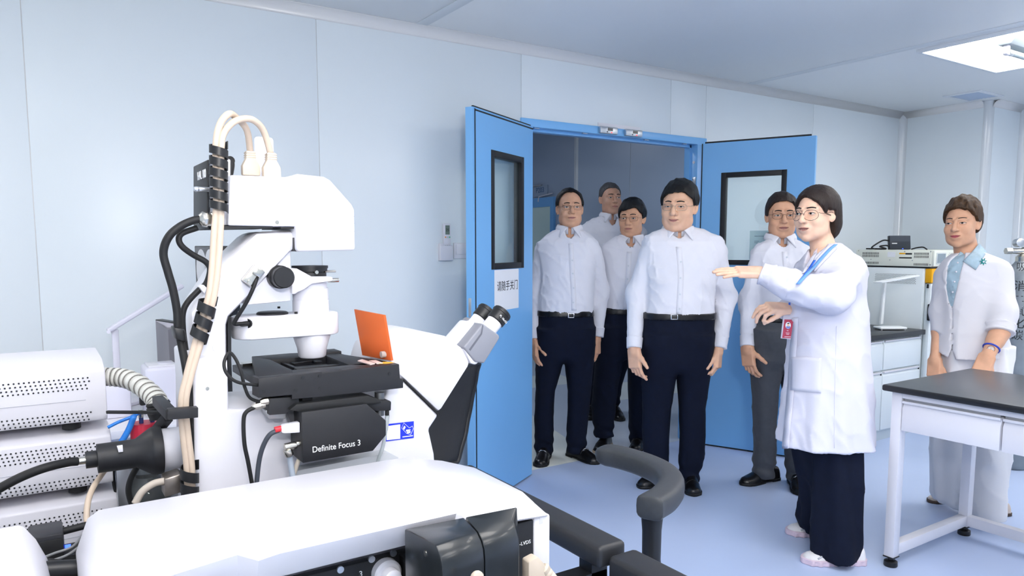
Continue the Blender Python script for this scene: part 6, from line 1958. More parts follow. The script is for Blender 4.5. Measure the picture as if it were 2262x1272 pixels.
# ---- front man
t = 4.03
h3 = make_head(t, 1499, 398, 511, 26, 4, -2, width=1.04, jowl=1.0, dz=-.03)
hair3 = hair_field(h3, [(-.13, -.05), (-.06, -.045), (-.035, .0), (-.012, .012), (.012, .010), (.03, .052), (.06, .066), (.1, .064)], th=(.014, .014, .020), part=([-.075, -.03, .02, .05, .075], [-.012, .004, .010, .004, -.02]), rough=.005, seed=2)
feet3 = [(onz(1462, 1058, 0), onz(1414, 1080, 0), dict(L=.28)), (onz(1522, 1062, 0), onz(1533, 1097, 0), dict(L=.285))]
r3, fs3, _, sh3 = man('man in white shirt at the front of the group with rimless glasses and belt', t, h3, (1496, 530),
    [(501, 1466, 1536, .070), (511, 1446, 1562, .090), (522, 1428, 1588, .105), (534, 1421, 1595, .118), (570, 1424, 1592, .130), (620, 1427, 1577, .15), (660, 1425, 1575, .16), (688, 1422, 1573, .155), (700, 1420, 1572, .15)],
    [dict(px=[(1437, 562, 0), (1407, 650, .03), (1401, 768, -.05)], r=[.062, .056, .037], hand=hang(d=(.06, .15, -1), n=(-.75, .65, 0), curl=(.30, .55, .62, .65), thumb=(.75, -.1, .2), flip=-1)),
     dict(px=[(1580, 562, 0), (1603, 655, .03), (1588, 768, -.04)], r=[.062, .056, .037], hand=hang(d=(-.08, .12, -1), n=(.85, .5, 0), curl=(.6, .7, .75, .8), flip=1, thumb=(.55, .3, .35)))],
    696, [(688, 1420, 1577, .150), (740, 1418, 1575, .150), (790, 1418, 1570, .14), (829, 1419, 1567, .125)],
    [[(760, 1418, 1494, .10), (829, 1419, 1492, .105), (900, 1420, 1482, .09), (960, 1420, 1478, .082), (1010, 1424, 1476, .075), (1045, 1428, 1474, .07), (1058, 1426, 1474, .068)],
     [(760, 1495, 1573, .10), (829, 1496, 1567, .105), (900, 1500, 1557, .09), (960, 1502, 1558, .082), (1010, 1500, 1555, .075), (1045, 1500, 1544, .066), (1062, 1502, 1542, .062)]],
    feet3, SK1, M_shirt, M_navy, by=6, seed=3, hair=hair3, hair_m=M_hairb, placket=[(1499, 545), (1504, 600), (1502, 650), (1500, 694)], buttons=((1504, 578), (1503, 614), (1502, 650), (1501, 682)), buckle=(1490, 700), collar_kw=dict(gap=.12), fold=.0065)
add_face_parts(h3, r3, eye_open=.6, smile=.004, gaze=.001)
spectacles(h3, r3, mat('spectacle_gold', '#cbb9a4', .25, metal=.8, var=0), r=(.0255, .0150), shape=2.8, th=.0010)

# ---- man on the left in the doorway
t = 4.60
h1 = make_head(t, 1259, 416, 504, -3, -2, 0, width=1.0, jowl=.6, top=.130)
hair1 = hair_field(h1, [(-.13, -.05), (-.06, -.045), (-.035, .005), (-.012, .022), (.012, .022), (.020, .060), (.030, .098), (.05, .112), (.1, .12)], th=(.012, .013, .012), rough=.004, seed=3, part=([-.07, -.045, -.02, 0, .02, .045, .07], [-.03, -.004, .004, -.006, .004, -.004, -.03]))
feet1 = [(onz(1209, 1002, 0), onz(1191, 1033, 0), dict(L=.285)), (onz(1262, 1006, 0), onz(1322, 1026, 0), dict(L=.285))]
r1, fs1, _, _ = man('man in white shirt beside the left door leaf with receding hair and loafers', t, h1, (1258, 524),
    [(506, 1228, 1282, .066), (515, 1214, 1298, .085), (525, 1198, 1313, .10), (536, 1188, 1322, .11), (562, 1190, 1322, .12), (620, 1195, 1313, .135), (660, 1190, 1312, .14), (684, 1188, 1310, .138), (692, 1188, 1309, .135)],
    [dict(px=[(1202, 558, .02), (1186, 640, .04), (1181, 748, -.02)], r=[.056, .050, .036], hand=hang(n=(-.9, .4, 0), flip=-1)),
     dict(px=[(1311, 558, 0), (1327, 640, .05), (1319, 743, .02)], r=[.056, .052, .037], hand=hang(n=(.9, .4, 0), flip=1))],
    689, [(684, 1188, 1309, .132), (730, 1186, 1312, .135), (770, 1184, 1314, .13), (805, 1184, 1313, .12)],
    [[(745, 1185, 1249, .10), (800, 1184, 1243, .10), (860, 1184, 1226, .085), (920, 1180, 1222, .078), (960, 1181, 1222, .074), (985, 1181, 1223, .07), (1002, 1185, 1218, .066)],
     [(745, 1250, 1313, .10), (800, 1248, 1312, .10), (860, 1255, 1306, .088), (920, 1254, 1300, .08), (960, 1252, 1296, .075), (985, 1251, 1295, .07), (998, 1254, 1292, .064)]],
    feet1, SK2, M_shirt, M_navy, by=2, seed=5, hair=hair1, hair_m=M_hairb, placket=[(1261, 538), (1264, 600), (1267, 650), (1268, 686)], buttons=((1264, 575), (1265, 604), (1267, 636), (1266, 668)), buckle=(1262, 697), shoe_kw=dict(bit=True), res=.009)
add_face_parts(h1, r1, eye_open=.95, smile=.0015)
spectacles(h1, r1, M_wire, r=(.0245, .0145), shape=3.2, th=.0007)

# ---- man with glasses between them
t = 4.78
h2 = make_head(t, 1395, 438, 524, 22, 3, 0, width=1.02, jowl=.4)
hair2 = hair_field(h2, [(-.13, -.05), (-.06, -.045), (-.035, .0), (-.012, .010), (.012, .006), (.03, .040), (.055, .058), (.1, .058)], th=(.013, .014, .020), part=([-.075, -.04, 0, .04, .075], [-.002, -.004, .004, .012, -.012]), rough=.004, seed=5)
feet2 = [(onz(1338, 985, 0), onz(1320, 1003, 0), dict(L=.28, sole=mat('sole_tan', '#b9a58e', .6, var=.05))), (onz(1410, 975, 0), onz(1405, 998, 0), dict(L=.28))]
r2, fs2, _, _ = man('man in white shirt with thin glasses, behind and between the front two men', t, h2, (1392, 545),
    [(521, 1362, 1422, .066), (530, 1346, 1438, .085), (541, 1330, 1452, .10), (556, 1328, 1456, .11), (580, 1332, 1452, .12), (620, 1336, 1444, .135), (660, 1332, 1440, .14), (690, 1330, 1438, .135)],
    [dict(px=[(1346, 573, .04), (1330, 655, .08), (1330, 752, .06)], r=[.054, .048, .036], hand=None), dict(px=[(1442, 573, .0), (1456, 655, .06), (1450, 745, .04)], r=[.054, .048, .036], hand=None)],
    684, [(679, 1328, 1440, .13), (730, 1322, 1440, .135), (775, 1316, 1440, .13), (800, 1314, 1440, .12)],
    [[(740, 1320, 1386, .10), (800, 1314, 1377, .10), (850, 1310, 1366, .09), (900, 1306, 1359, .08), (945, 1311, 1355, .072), (962, 1313, 1355, .07)],
     [(740, 1386, 1440, .10), (830, 1388, 1438, .095), (900, 1389, 1434, .085), (950, 1390, 1430, .08), (978, 1391, 1428, .07)]],
    feet2, SK2, M_shirt, M_navy, by=8, seed=7, hair=hair2, hair_m=M_hairb, placket=[(1390, 556), (1387, 610), (1384, 660), (1382, 682)], buttons=((1388, 587), (1386, 616), (1385, 644)), res=.0095)
add_face_parts(h2, r2, eye_open=.8, smile=-.001)
spectacles(h2, r2, M_wireb, r=(.0250, .0140), shape=3.2, th=.0007)

# ---- tall man at the back
t = 5.70
h4 = make_head(t, 1349, 404, 475, -12, -2, 0, width=1.0, jowl=.8, top=.126)
hair4 = hair_field(h4, [(-.13, -.05), (-.06, -.045), (-.035, .0), (-.012, .018), (.012, .020), (.03, .060), (.055, .080), (.1, .082)], th=(.006, .008, .010), rough=.003, seed=6)
feet4 = [(onz(1312, 905, 0), onz(1303, 929, 0), dict(L=.29)), (onz(1350, 905, 0), onz(1371, 931, 0), dict(L=.29))]
r4, fs4, _, _ = man('tall man with cropped grey hair at the back of the doorway', t, h4, (1350, 492),
    [(477, 1322, 1374, .066), (487, 1304, 1394, .085), (498, 1284, 1414, .10), (512, 1278, 1420, .11), (600, 1294, 1412, .13), (690, 1292, 1410, .13)],
    [dict(px=[(1294, 518, 0), (1284, 600, .04), (1286, 690, .02)], r=[.060, .052, .038], hand=None), dict(px=[(1410, 518, 0), (1420, 600, .04), (1418, 690, .02)], r=[.060, .052, .038], hand=None)],
    680, [(672, 1294, 1408, .13), (720, 1294, 1406, .13), (760, 1295, 1404, .12)],
    [[(720, 1295, 1350, .10), (800, 1296, 1345, .09), (860, 1297, 1334, .08), (905, 1298, 1332, .07), (914, 1299, 1331, .066)],
     [(720, 1350, 1404, .10), (800, 1343, 1388, .09), (850, 1338, 1374, .08), (892, 1334, 1368, .07), (903, 1336, 1366, .066)]],
    feet4, SK4, M_shirt, M_navy, by=-8, seed=11, hair=hair4, hair_m=M_hairg, res=.011)
add_face_parts(h4, r4, eye_open=.85, smile=-.003)

# ---- man behind the woman in the coat
t = 4.08
h5 = make_head(t, 1727, 424, 526, 13, 2, 0, width=1.0, jowl=.3)
hair5 = hair_field(h5, [(-.13, -.05), (-.06, -.045), (-.035, .0), (-.012, .004), (.012, .004), (.03, .048), (.05, .078), (.1, .080)], th=(.012, .013, .017), rough=.004, seed=8, part=([-.075, -.04, 0, .04, .075], [-.012, .0, .006, .0, -.01]))
feet5 = [(onz(1702, 1060, 0), onz(1637, 1072, 0), dict(L=.285)), (onz(1752, 1062, 0), onz(1772, 1096, 0), dict(L=.285))]
r5, fs5, _, _ = man('man in white shirt and grey trousers standing behind the lab coat', t, h5, (1724, 545),
    [(525, 1700, 1752, .066), (534, 1685, 1770, .085), (543, 1670, 1785, .10), (556, 1665, 1791, .11), (580, 1668, 1790, .12), (620, 1674, 1784, .13), (660, 1680, 1784, .13), (690, 1682, 1784, .125), (700, 1684, 1784, .12)],
    [dict(px=[(1683, 572, 0), (1655, 665, .04), (1651, 764, -.03)], r=[.056, .052, .035], hand=hang(n=(-.8, .55, 0), d=(.1, .1, -1), flip=-1)),
     dict(px=[(1779, 572, 0), (1800, 665, .06), (1796, 764, .03)], r=[.056, .050, .035], hand=None)],
    702, [(694, 1676, 1790, .12), (740, 1662, 1795, .13), (790, 1660, 1794, .125), (818, 1660, 1792, .12)],
    [[(750, 1659, 1730, .10), (815, 1660, 1726, .10), (863, 1664, 1717, .088), (924, 1666, 1712, .08), (990, 1667, 1711, .074), (1042, 1664, 1708, .068), (1050, 1665, 1706, .066)],
     [(750, 1730, 1794, .10), (815, 1727, 1790, .10), (924, 1735, 1788, .085), (1000, 1737, 1786, .075), (1055, 1739, 1780, .064)]],
    feet5, SK2, M_shirt, M_greyt, by=10, seed=13, hair=hair5, hair_m=M_hairn, placket=[(1733, 556), (1738, 610), (1738, 660), (1738, 696)], buttons=((1738, 568), (1737, 602)), shoe_kw=dict(bit=True), buckle=None)
add_face_parts(h5, r5, eye_open=.85, smile=-.001, talk=.001)
spectacles(h5, r5, M_wireb, r=(.0240, .0165), shape=2.6, th=.0008)
def patch(name, f, c4, m, parent, off=.003, th=.002, n=8, t=3.5):
    """four corners in the frame, laid on the surface f"""
    c = [np.array(q, float) for q in c4]
    def g(u, v):
        q = (c[0] * (1 - u) + c[1] * u) * (1 - v) + (c[3] * (1 - u) + c[2] * u) * v
        return on_surface(f, q[0], q[1], t, off)
    return grid_sheet(name, g, n, n, m, parent, thick=th)

# ================================================================ woman in the lab coat
t = 3.25
h6 = make_head(t, 1801, 408, 533, 52, 2, 0, width=.97, jowl=.2, female=True, top=.134)
r6 = thing('person', (*(atd(1820, 1000, t)[:2]), 0), 'woman in white lab coat and dark wide trousers gesturing with a flat hand', 'person')
n0 = h6.wld((0, -.03, -.055)); n1 = atd(1822, 566, t + .01); nr = .047 * h6.s
def fh6(p): return smin(h6.face(p), s_cap(p, n0, n1, nr, nr * 1.2), .02)
coat = Loft(rows_px(t, [(540, 1800, 1856, .06), (552, 1790, 1872, .085), (568, 1778, 1886, .11), (590, 1768, 1897, .135), (630, 1762, 1903, .15), (690, 1753, 1908, .155), (760, 1748, 1911, .155), (860, 1741, 1916, .16), (940, 1732, 1920, .165), (985, 1725, 1924, .17), (1002, 1722, 1926, .172)]), 2.3)
S_, E_, W_ = atd(1872, 604, t - .10), atd(1838, 652, t - .21), atd(1682, 605, t - .17)
mid1, mid2 = atd(1778, 640, t - .22), atd(1730, 622, t - .2)
armA = ([S_, E_, mid1, mid2, W_], [.070, .072, .062, .050, .044])
S2, E2, W2 = atd(1788, 606, t + .09), atd(1790, 690, t + .12), atd(1738, 684, t - .03)
armB = ([S2, E2, atd(1765, 690, t + .04), W2], [.065, .055, .048, .042])
def farms6(p):
    d = None
    for pts, rs in (armA, armB):
        e = s_chain(p, pts, rs, .04); w = pts[-1] - pts[-2]; w = w / np.linalg.norm(w)
        e = np.maximum(e, (p - pts[-1].astype(f32)) @ w.astype(f32))
        d = e if d is None else np.minimum(d, e)
    return d
zt6 = atd(1820, 538, t)[2]; zh6 = atd(1820, 994, t - .1)[2]
def fcoat(p):
    d = coat(p)
    d = smax(d, p[:, 2] - zt6, .02)
    low = np.clip((zt6 - p[:, 2] - .45) / .5, 0, 1)
    d = d - .010 * low * np.sin(np.arctan2(p[:, 1] - coat.cy[0], p[:, 0] - coat.cx[0]) * 9 + p[:, 2] * 3)
    d = smin(d, farms6(p) - .012 * (vnoise(p * np.array((16, 16, 30), f32)) - .5), .05)
    d = d - folds(p, 21, .0075, 8)
    d = smax(d, -s_cap(p, n0 + UP * .04, n1 + UP * .01, nr + .006, nr * 1.2 + .006), .006)
    ff, ll = facing(58)
    d = smax(d, -s_cap(p, n1 + ff * .05 + UP * .03, n1 + ff * .12 - UP * .09, .042, .012), .008)
    return np.maximum(d, zh6 - p[:, 2])
pts = [q for a in (armA, armB) for q in a[0]] + [atd(1722, 1000, t), atd(1926, 1000, t), atd(1820, 540, t)]
lo, hi = bounds(pts, .11); cc = atd(1824, 800, t); lo[:2] = np.minimum(lo[:2], cc[:2] - .26); hi[:2] = np.maximum(hi[:2], cc[:2] + .26)
ct = grow('lab_coat', fcoat, lo, hi, .0085, M_coat, r6)
def ring_cuff(pts, r, name, par, m_, wd=.05, extra=.008):
    w = pts[-1] - pts[-2]; w = w / np.linalg.norm(w); e = pts[-1].astype(f32); wf = w.astype(f32)
    def fc(p):
        x = (p - e) @ wf
        d = np.linalg.norm(p - e - x[:, None] * wf, axis=1) - (r + extra + .006 * np.sin(x * 90) + .012 * (vnoise(p * f32(30)) - .5))
        return smax(d, np.maximum(x - .004, -x - wd), .01)
    l2, h2 = bounds([pts[-1], pts[-1] - w * wd], r + .04)
    return grow(name, fc, l2, h2, .006, m_, par)
ring_cuff(armA[0], .040, 'rolled_cuff', ct, M_coat)
ring_cuff(armB[0], .038, 'rolled_cuff', ct, M_coat, wd=.04)
# lapels, seam, pocket
patch('lapel', fcoat, [(1832, 540), (1850, 548), (1800, 600), (1782, 596)], M_coat, ct, .004, .004, t=t)
patch('lapel', fcoat, [(1806, 556), (1795, 566), (1772, 604), (1783, 603)], M_coat, ct, .004, .004, t=t)
patch('pocket', fcoat, [(1748, 788), (1815, 790), (1814, 868), (1747, 862)], M_coat, ct, .0022, .003, n=10, t=t)
front_strip('front_edge', fcoat, [(1757, 702), (1752, 780), (1747, 860), (1740, 940), (1735, 990)], .014, t, M_coat, ct, off=.0015, th=.003)
front_strip('side_seam', fcoat, [(1848, 720), (1846, 800), (1844, 900), (1843, 990)], .0012, t, mat('seam_shade', '#dcdcea', .8, var=0), ct, off=.0005, th=.001, nu=2)
patch('inner_collar', lambda p: fh6(p) - .004, [(1806, 548), (1798, 556), (1790, 590), (1800, 574)], mat('blouse_pink', '#efdfe6', .8, var=.02), r6, .002, .002, t=t)
# hands
W1 = W_ - W_ + W_; dA = W_ - mid2; dA /= np.linalg.norm(dA)
ff, l2, h2 = hand_field(W_ + dA * .008 + UP * .004, -RT * 1.0 + UP * .02 + CF * .02, UP * .93 + CF * .38, curl=(.06, .05, .06, .10), spread=.05, thumb=(.35, .35, .3), flip=1, tc=.3, s=.98)
parts = [surface_net(ff, l2, h2, .0032)]
ff, l2, h2 = hand_field(W2 + np.array((0, 0, .006)) - RT * .004, -RT * .92 + UP * .05 + CF * .25, UP * .62 - RT * .35 + CF * .4, curl=(.75, .62, .5, .5), spread=.14, thumb=(.3, .6, .3), flip=-1, tc=.5, s=.92)
parts.append(surface_net(ff, l2, h2, .0032))
segs = [(n0, n1, nr * .8, nr), (n1, cc, .06, .06), (cc, atd(1830, 1000, t), .07, .06), (n1, S_, .03, .03), (S_, E_, .04, .035), (E_, W_ + dA * .02, .035, .022), (n1, S2, .03, .03), (S2, E2, .04, .03), (E2, W2, .03, .022)]
parts.append(core_mesh(segs))
lo, hi = head_box(h6, .155); lo[2] = n1[2] - .05; lo[:2] = np.minimum(lo[:2], n1[:2] - .09); hi[:2] = np.maximum(hi[:2], n1[:2] + .09)
grow('body', fh6, lo, hi, .0030, SK3, r6, extra=parts)
# bobbed hair tucked behind the ear
def fhair6(p):
    q = h6.loc(p); x = np.abs(q[:, 0]); qa = np.stack([x, q[:, 1], q[:, 2]], 1)
    d = s_ell(qa, (0, -.022, .040), (.090, .110, .094))
    d = smin(d, s_ell(qa, (0, -.052, -.035), (.088, .074, .092)), .03)
    nz = vnoise(q * np.array((40, 30, 10), f32)); nf = vnoise(q * np.array((160, 160, 26), f32))
    d = d - .004 * (nz - .4) - .0022 * (nf - .5)
    # lower edge: nape and sides
    edge = np.interp(q[:, 1], [-.14, -.05, -.032, -.014, .014, .034, .055, .075, .12], [-.112, -.112, -.080, .018, .020, .032, .062, .078, .080]).astype(f32)
    edge = edge + np.interp(q[:, 0], [-.08, -.03, .0, .03, .08], [-.03, .010, .006, -.010, -.030]).astype(f32) * (q[:, 1] > .03) + (nf - .5) * .008
    d = smax(d, (edge - q[:, 2]) * .8, .006)
    return d * f32(h6.s)
lo, hi = head_box(h6, .175)
grow('hair', fhair6, lo, hi, .0034, M_hairn, r6)
for k in range(5):
    q = [h6.wld((.045 - .004 * k, .062 + .004 * k, .07)), h6.wld((.062, .066, .045 - .003 * k)), h6.wld((.070, .046, .012 - .004 * k)), h6.wld((.079, .012, -.002 - .003 * k))]
    if k < 2: tube('hair_strand', q, .0012, M_hairn, r6, k=5, n=5)
add_face_parts(h6, r6, eye_open=.85, smile=0, talk=.0016, gaze=-.002)
spectacles(h6, r6, M_wireb, r=(.0265, .0225), shape=2.1, th=.0009, z=.0)
# trousers, shoes
def wide_legs(specs, zt, m_, seed, root, res=.0095, k=.012):
    LG = []
    for rws, dz0, dz1 in specs:
        v0, v1 = rws[0][0], rws[-1][0]
        fn = lambda v, v0=v0, v1=v1, dz0=dz0, dz1=dz1: dz0 + (dz1 - dz0) * max(0, min(1, (v - v0) / (v1 - v0)))
        LG.append((Loft(rows_px(t, rws, fn), 2.2), atd(1, rws[-1][0], t + dz1)[2]))
    def f(p):
        d = None
        for lo_, zb in LG:
            e = np.maximum(lo_(p) - .008 * np.sin(np.arctan2(p[:, 1] - lo_.cy.mean(), p[:, 0] - lo_.cx.mean()) * 5 + p[:, 2] * 4), zb - p[:, 2])
            d = e if d is None else smin(d, e, k)
        d = np.maximum(d, p[:, 2] - zt)
        return d - folds(p, seed, .006, 6, .3)
    q = [np.array((lo_.cx[i], lo_.cy[i], lo_.z[i])) for lo_, _ in LG for i in range(len(lo_.z))]
    lo, hi = bounds(q, .17); lo[2] = min(z for _, z in LG) - .02; hi[2] = zt + .02
    return grow('trousers', f, lo, hi, res, m_, root)
wide_legs([([(980, 1802, 1902, .11), (1060, 1800, 1897, .115), (1130, 1797, 1894, .115), (1180, 1794, 1893, .115), (1215, 1793, 1892, .115), (1228, 1800, 1888, .11)], -.02, -.02),
           ([(980, 1755, 1850, .10), (1060, 1772, 1848, .105), (1120, 1772, 1840, .10), (1150, 1768, 1834, .10), (1168, 1776, 1826, .095)], .08, .22)], atd(1820, 960, t)[2], M_navy, 31, r6)
M_snk = mat('sneaker_white', '#e3e2e4', .6, var=.05, bump=.2, bscale=300)
M_snks = mat('sneaker_sole', '#dcc8d6', .6, var=.10, vscale=25)
shoe(r6, onz(1896, 1243, 0), onz(1771, 1241, 0), L=.27, m=M_snk, sole=M_snks, sneaker=True, w=1.05, h_=.95, res=.005)
shoe(r6, onz(1862, 1180, 0), onz(1737, 1178, 0), L=.27, m=M_snk, sole=M_snks, sneaker=True, w=1.05, h_=.95, res=.005)
# lanyard and badge
bd = thing('name_badge', atd(1737, 722, t - .02), 'red name badge with a small portrait hanging on a blue lanyard', 'badge')
M_lan = mat('lanyard_blue', '#2f6fe0', .5, var=.02)
front_strip('lanyard', fcoat, [(1846, 540), (1832, 552), (1815, 570), (1796, 592), (1776, 612), (1762, 628)], .0085, t, mat('lanyard_light', '#6fa4e8', .5, var=.02), bd, off=.012, th=.002)
front_strip('lanyard', fcoat, [(1800, 575), (1786, 596), (1770, 616), (1760, 628)], .005, t, M_lan, bd, off=.009, th=.002)
def bq(u, v, dz=0): return atd(u, v, t - .045 + dz)
prism('strap_end', [bq(1742, 668), bq(1748, 668), bq(1748, 680), bq(1741, 680)], CF * .003, M_lan, bd)
prism('clip', [bq(1739, 678), bq(1750, 678), bq(1749, 694), bq(1738, 692)], CF * .006, mat('badge_clip', '#a9aab2', .3, var=.1), bd, bev=.001)
prism('holder', [bq(1730, 694), bq(1752, 695), bq(1746, 749), bq(1724, 747)], CF * .004, mat('badge_holder', '#c9c6d4', .25, var=.02), bd, bev=.001)
prism('card', [bq(1732, 705), bq(1752, 706), bq(1746, 747), bq(1727, 746)], CF * .0046, mat('badge_red', '#b23a52', .45, var=.03), bd)
def bell(cu, cv, ru, rv_, m_, name, hgt, a0=0, a1=2 * PI):
    prism(name, [bq(cu + ru * math.cos(a), cv + rv_ * math.sin(a)) for a in np.linspace(a0, a1, 21)[:-1 if a1 - a0 > 6 else None]], CF * hgt, m_, bd)
bell(1740, 718.5, 6, 7.8, M_paper, 'portrait_ground', .0050)
bell(1740.2, 722.5, 4.8, 3.2, mat('portrait_blue', '#7f8fd0', .6, var=0), 'portrait_body', .0054)
bell(1740.2, 717.2, 2.5, 3.6, SK3, 'portrait_face', .0058)
bell(1740.4, 714.8, 2.7, 2.2, M_hairb, 'portrait_hair', .0061, PI, 2 * PI)
for v, w in ((729.5, 4), (734.5, 8), (737.5, 6), (743, 14)):
    prism('print_line', [bq(1739 - w / 2, v), bq(1739 + w / 2, v + .3), bq(1739 + w / 2, v + 1.3), bq(1739 - w / 2, v + 1)], CF * .0050, M_wprint, bd)

# ================================================================ woman at the bench
t = 3.75
h7 = make_head(t, 2124, 438, 546, 48, 2, 2, width=.95, jowl=.3, female=True, top=.132)
r7 = thing('person', (*(atd(2140, 1000, t)[:2]), 0), 'woman in white suit with a teal brooch standing behind the lab bench', 'person')
n0 = h7.wld((0, -.03, -.055)); n1 = atd(2140, 588, t + .02); nr = .050 * h7.s
def fh7(p): return smin(h7.face(p), s_cap(p, n0, n1, nr, nr * 1.2), .02)
M_suit = mat('suit_white', '#dad9df', .75, var=.015, bump=.15, bscale=400, sheen=.1)
M_suitp = mat('suit_trouser', '#e6e6ea', .75, var=.015, bump=.1, bscale=300, sheen=.1)
jk = Loft(rows_px(t, [(556, 2112, 2172, .06), (566, 2100, 2190, .085), (578, 2088, 2208, .11), (600, 2080, 2218, .120), (650, 2082, 2214, .130), (700, 2082, 2212, .125), (740, 2078, 2216, .13), (775, 2072, 2226, .14), (790, 2070, 2230, .145)]), 2.3)
S_, E_, W_ = atd(2204, 606, t - .05), atd(2213, 690, t - .13), atd(2208, 735, t - .17)
armA = ([S_, E_, W_], [.066, .062, .060])
S2, E2, W2 = atd(2092, 612, t + .07), atd(2078, 690, t + .07), atd(2074, 732, t + .05)
armB = ([S2, E2, W2], [.058, .046, .036])
zt7 = atd(2140, 556, t)[2]
def farms7(p):
    d = None
    for pts, rs in (armA, armB):
        e = s_chain(p, pts, rs, .04); w = pts[-1] - pts[-2]; w = w / np.linalg.norm(w)
        e = np.maximum(e, (p - pts[-1].astype(f32)) @ w.astype(f32)); d = e if d is None else np.minimum(d, e)
    return d
def proj(p):
    v = p - CAM.astype(f32); z = v @ FW.astype(f32)
    return CX + F_PX * (v @ RT.astype(f32)) / z, CY + F_PX * (v @ DN.astype(f32)) / z, z
VV, VL, VR = [540, 575, 600, 640, 665, 684], [2098, 2096, 2093, 2091, 2096, 2104], [2134, 2129, 2122, 2113, 2107, 2103.5]
def hem7(u): return np.interp(u, [2070, 2094, 2101, 2104, 2112, 2180, 2232], [776, 786, 770, 770, 787, 789, 778])
def fjack(p):
    d = smax(jk(p), p[:, 2] - zt7, .02)
    u, v, z = proj(p)
    zhm = atd(2140, 784, t)[2]
    hemz = zhm + (784 - hem7(u)) * t / F_PX
    d = np.maximum(d, hemz.astype(f32) - p[:, 2])
    d = smin(d, farms7(p), .045) - folds(p, 41, .0045, 7)
    d = smax(d, -s_cap(p, n0 + UP * .04, n1 + UP * .01, nr + .008, nr * 1.2 + .008), .006)
    open_ = np.maximum(np.maximum(np.interp(v, VV, VL) - u, u - np.interp(v, VV, VR)) * t / F_PX, np.maximum(z - (t - .02), (v - 684) * t / F_PX))
    slit = np.maximum(np.maximum(np.abs(u - np.interp(v, [684, 790], [2103.5, 2103])) * t / F_PX - .0015 - np.clip((v - 700) * 3e-5, 0, 1), z - (t - .04)), (684 - v) * t / F_PX)
    return smax(d, -np.minimum(open_, slit).astype(f32), .004)
pts = [q for a in (armA, armB) for q in a[0]] + [atd(2070, 792, t), atd(2230, 792, t), atd(2140, 552, t)]
lo, hi = bounds(pts, .10); cc = atd(2148, 690, t); lo[:2] = np.minimum(lo[:2], cc[:2] - .25); hi[:2] = np.maximum(hi[:2], cc[:2] + .25)
jo = grow('jacket', fjack, lo, hi, .0075, M_suit, r7)
ring_cuff(armA[0], .060, 'cuff', jo, M_suit, wd=.045, extra=.005); ring_cuff(armB[0], .036, 'cuff', jo, M_suit, wd=.04, extra=.005)
M_blu = mat('blouse_blue', '#a3bccb', .6, var=.12, vscale=30, bump=.3, bscale=120)
def fblo(p):
    d = jk(p, -.010) - folds(p, 51, .006, 18, .8)
    d = smax(d, np.maximum(p[:, 2] - zt7 + .01, atd(2140, 705, t)[2] - p[:, 2]), .02)
    return smax(d, -s_cap(p, n0 + UP * .04, n1 + UP * .0, nr + .002, nr * 1.15 + .002), .006)
l2 = lo.copy(); l2[2] = atd(2140, 720, t)[2]
grow('blouse', fblo, l2, hi, .009, M_blu, r7)
fsurf = lambda p: np.minimum(fjack(p), fh7(p) - .006)
patch('blouse_collar', fsurf, [(2164, 538), (2180, 556), (2156, 596), (2127, 576)], M_blu, r7, .006, .004, t=t)
patch('blouse_collar', fsurf, [(2128, 560), (2121, 556), (2093, 600), (2106, 588)], M_blu, r7, .006, .004, t=t)
for v in (580, 600, 622, 645):
    p = on_surface(fblo, np.interp(v, [575, 650], [2116, 2103]), v, t, .002); cyl('button', p, p + CF * .004, .0045, M_whitep, r7, n=10)
# brooch
bc = on_surface(fjack, 2171, 578, t, .002)
br_ = [(bc + (RT * math.cos(a) + UP * math.sin(a)) * (.020 if k % 2 == 0 else .008)) for k, a in enumerate(np.linspace(.3, .3 + 2 * PI, 15)[:-1])]
bro = prism('brooch', br_, CF * .006, mat('brooch_teal', '#1f8f8c', .3, var=.2, vscale=200), r7, bev=.001)
cyl('pearl', bc, bc + CF * .010, .005, M_white, bro, n=12, bev=.002); cyl('stem', bc - UP * .024 + CF * .002, bc - UP * .015 + CF * .004, .002, mat('brooch_gold', '#c9a35a', .3, metal=.9, var=0), bro, n=8)
# forearms and hands
Wn = atd(2182, 785, t - .212); Wf = atd(2066, 790, t + .01)
def ffore(p): return np.minimum(s_chain(p, [E_, W_, atd(2199, 752, t - .185), Wn], [.045, .042, .037, .029], .02), s_chain(p, [E2, W2, Wf], [.038, .032, .024], .02))
parts = []
d_ = Wn - W_; d_ /= np.linalg.norm(d_)
ff, l2, h2 = hand_field(Wn + d_ * .012, d_ * .8 - UP * .35 - RT * .1, CF * .75 - RT * .45 + UP * .5, curl=(.5, .55, .6, .65), thumb=(.5, .3, .3), flip=-1, s=.95)
def fA(p): return smin(ff(p), ffore(p), .01)
parts.append(surface_net(fA, np.minimum(l2, np.minimum(W_, E_) - .06), np.maximum(h2, W_ + .06), .004))
d2 = Wf - W2; d2 /= np.linalg.norm(d2)
fg, l2, h2 = hand_field(Wf + d2 * .012, d2 * .9 - UP * .4 + CF * .1, -RT * .8 + CF * .5, curl=(.7, .8, .9, .9), thumb=(.5, .3, .3), flip=-1, s=.88)
def fB(p): return smin(fg(p), ffore(p), .01)
parts.append(surface_net(fB, np.minimum(l2, W2 - .06), np.maximum(h2, W2 + .05), .004))
parts.append(core_mesh([(n0, n1, nr * .8, nr), (n1, cc, .06, .06), (cc, atd(2145, 850, t), .07, .06), (n1, S_, .03, .03), (S_, E_, .035, .03), (n1, S2, .03, .03), (S2, E2, .03, .025)]))
lo, hi = head_box(h7, .155); lo[2] = n1[2] - .04; lo[:2] = np.minimum(lo[:2], n1[:2] - .09); hi[:2] = np.maximum(hi[:2], n1[:2] + .09)
grow('body', fh7, lo, hi, .0033, SK2, r7, extra=parts)
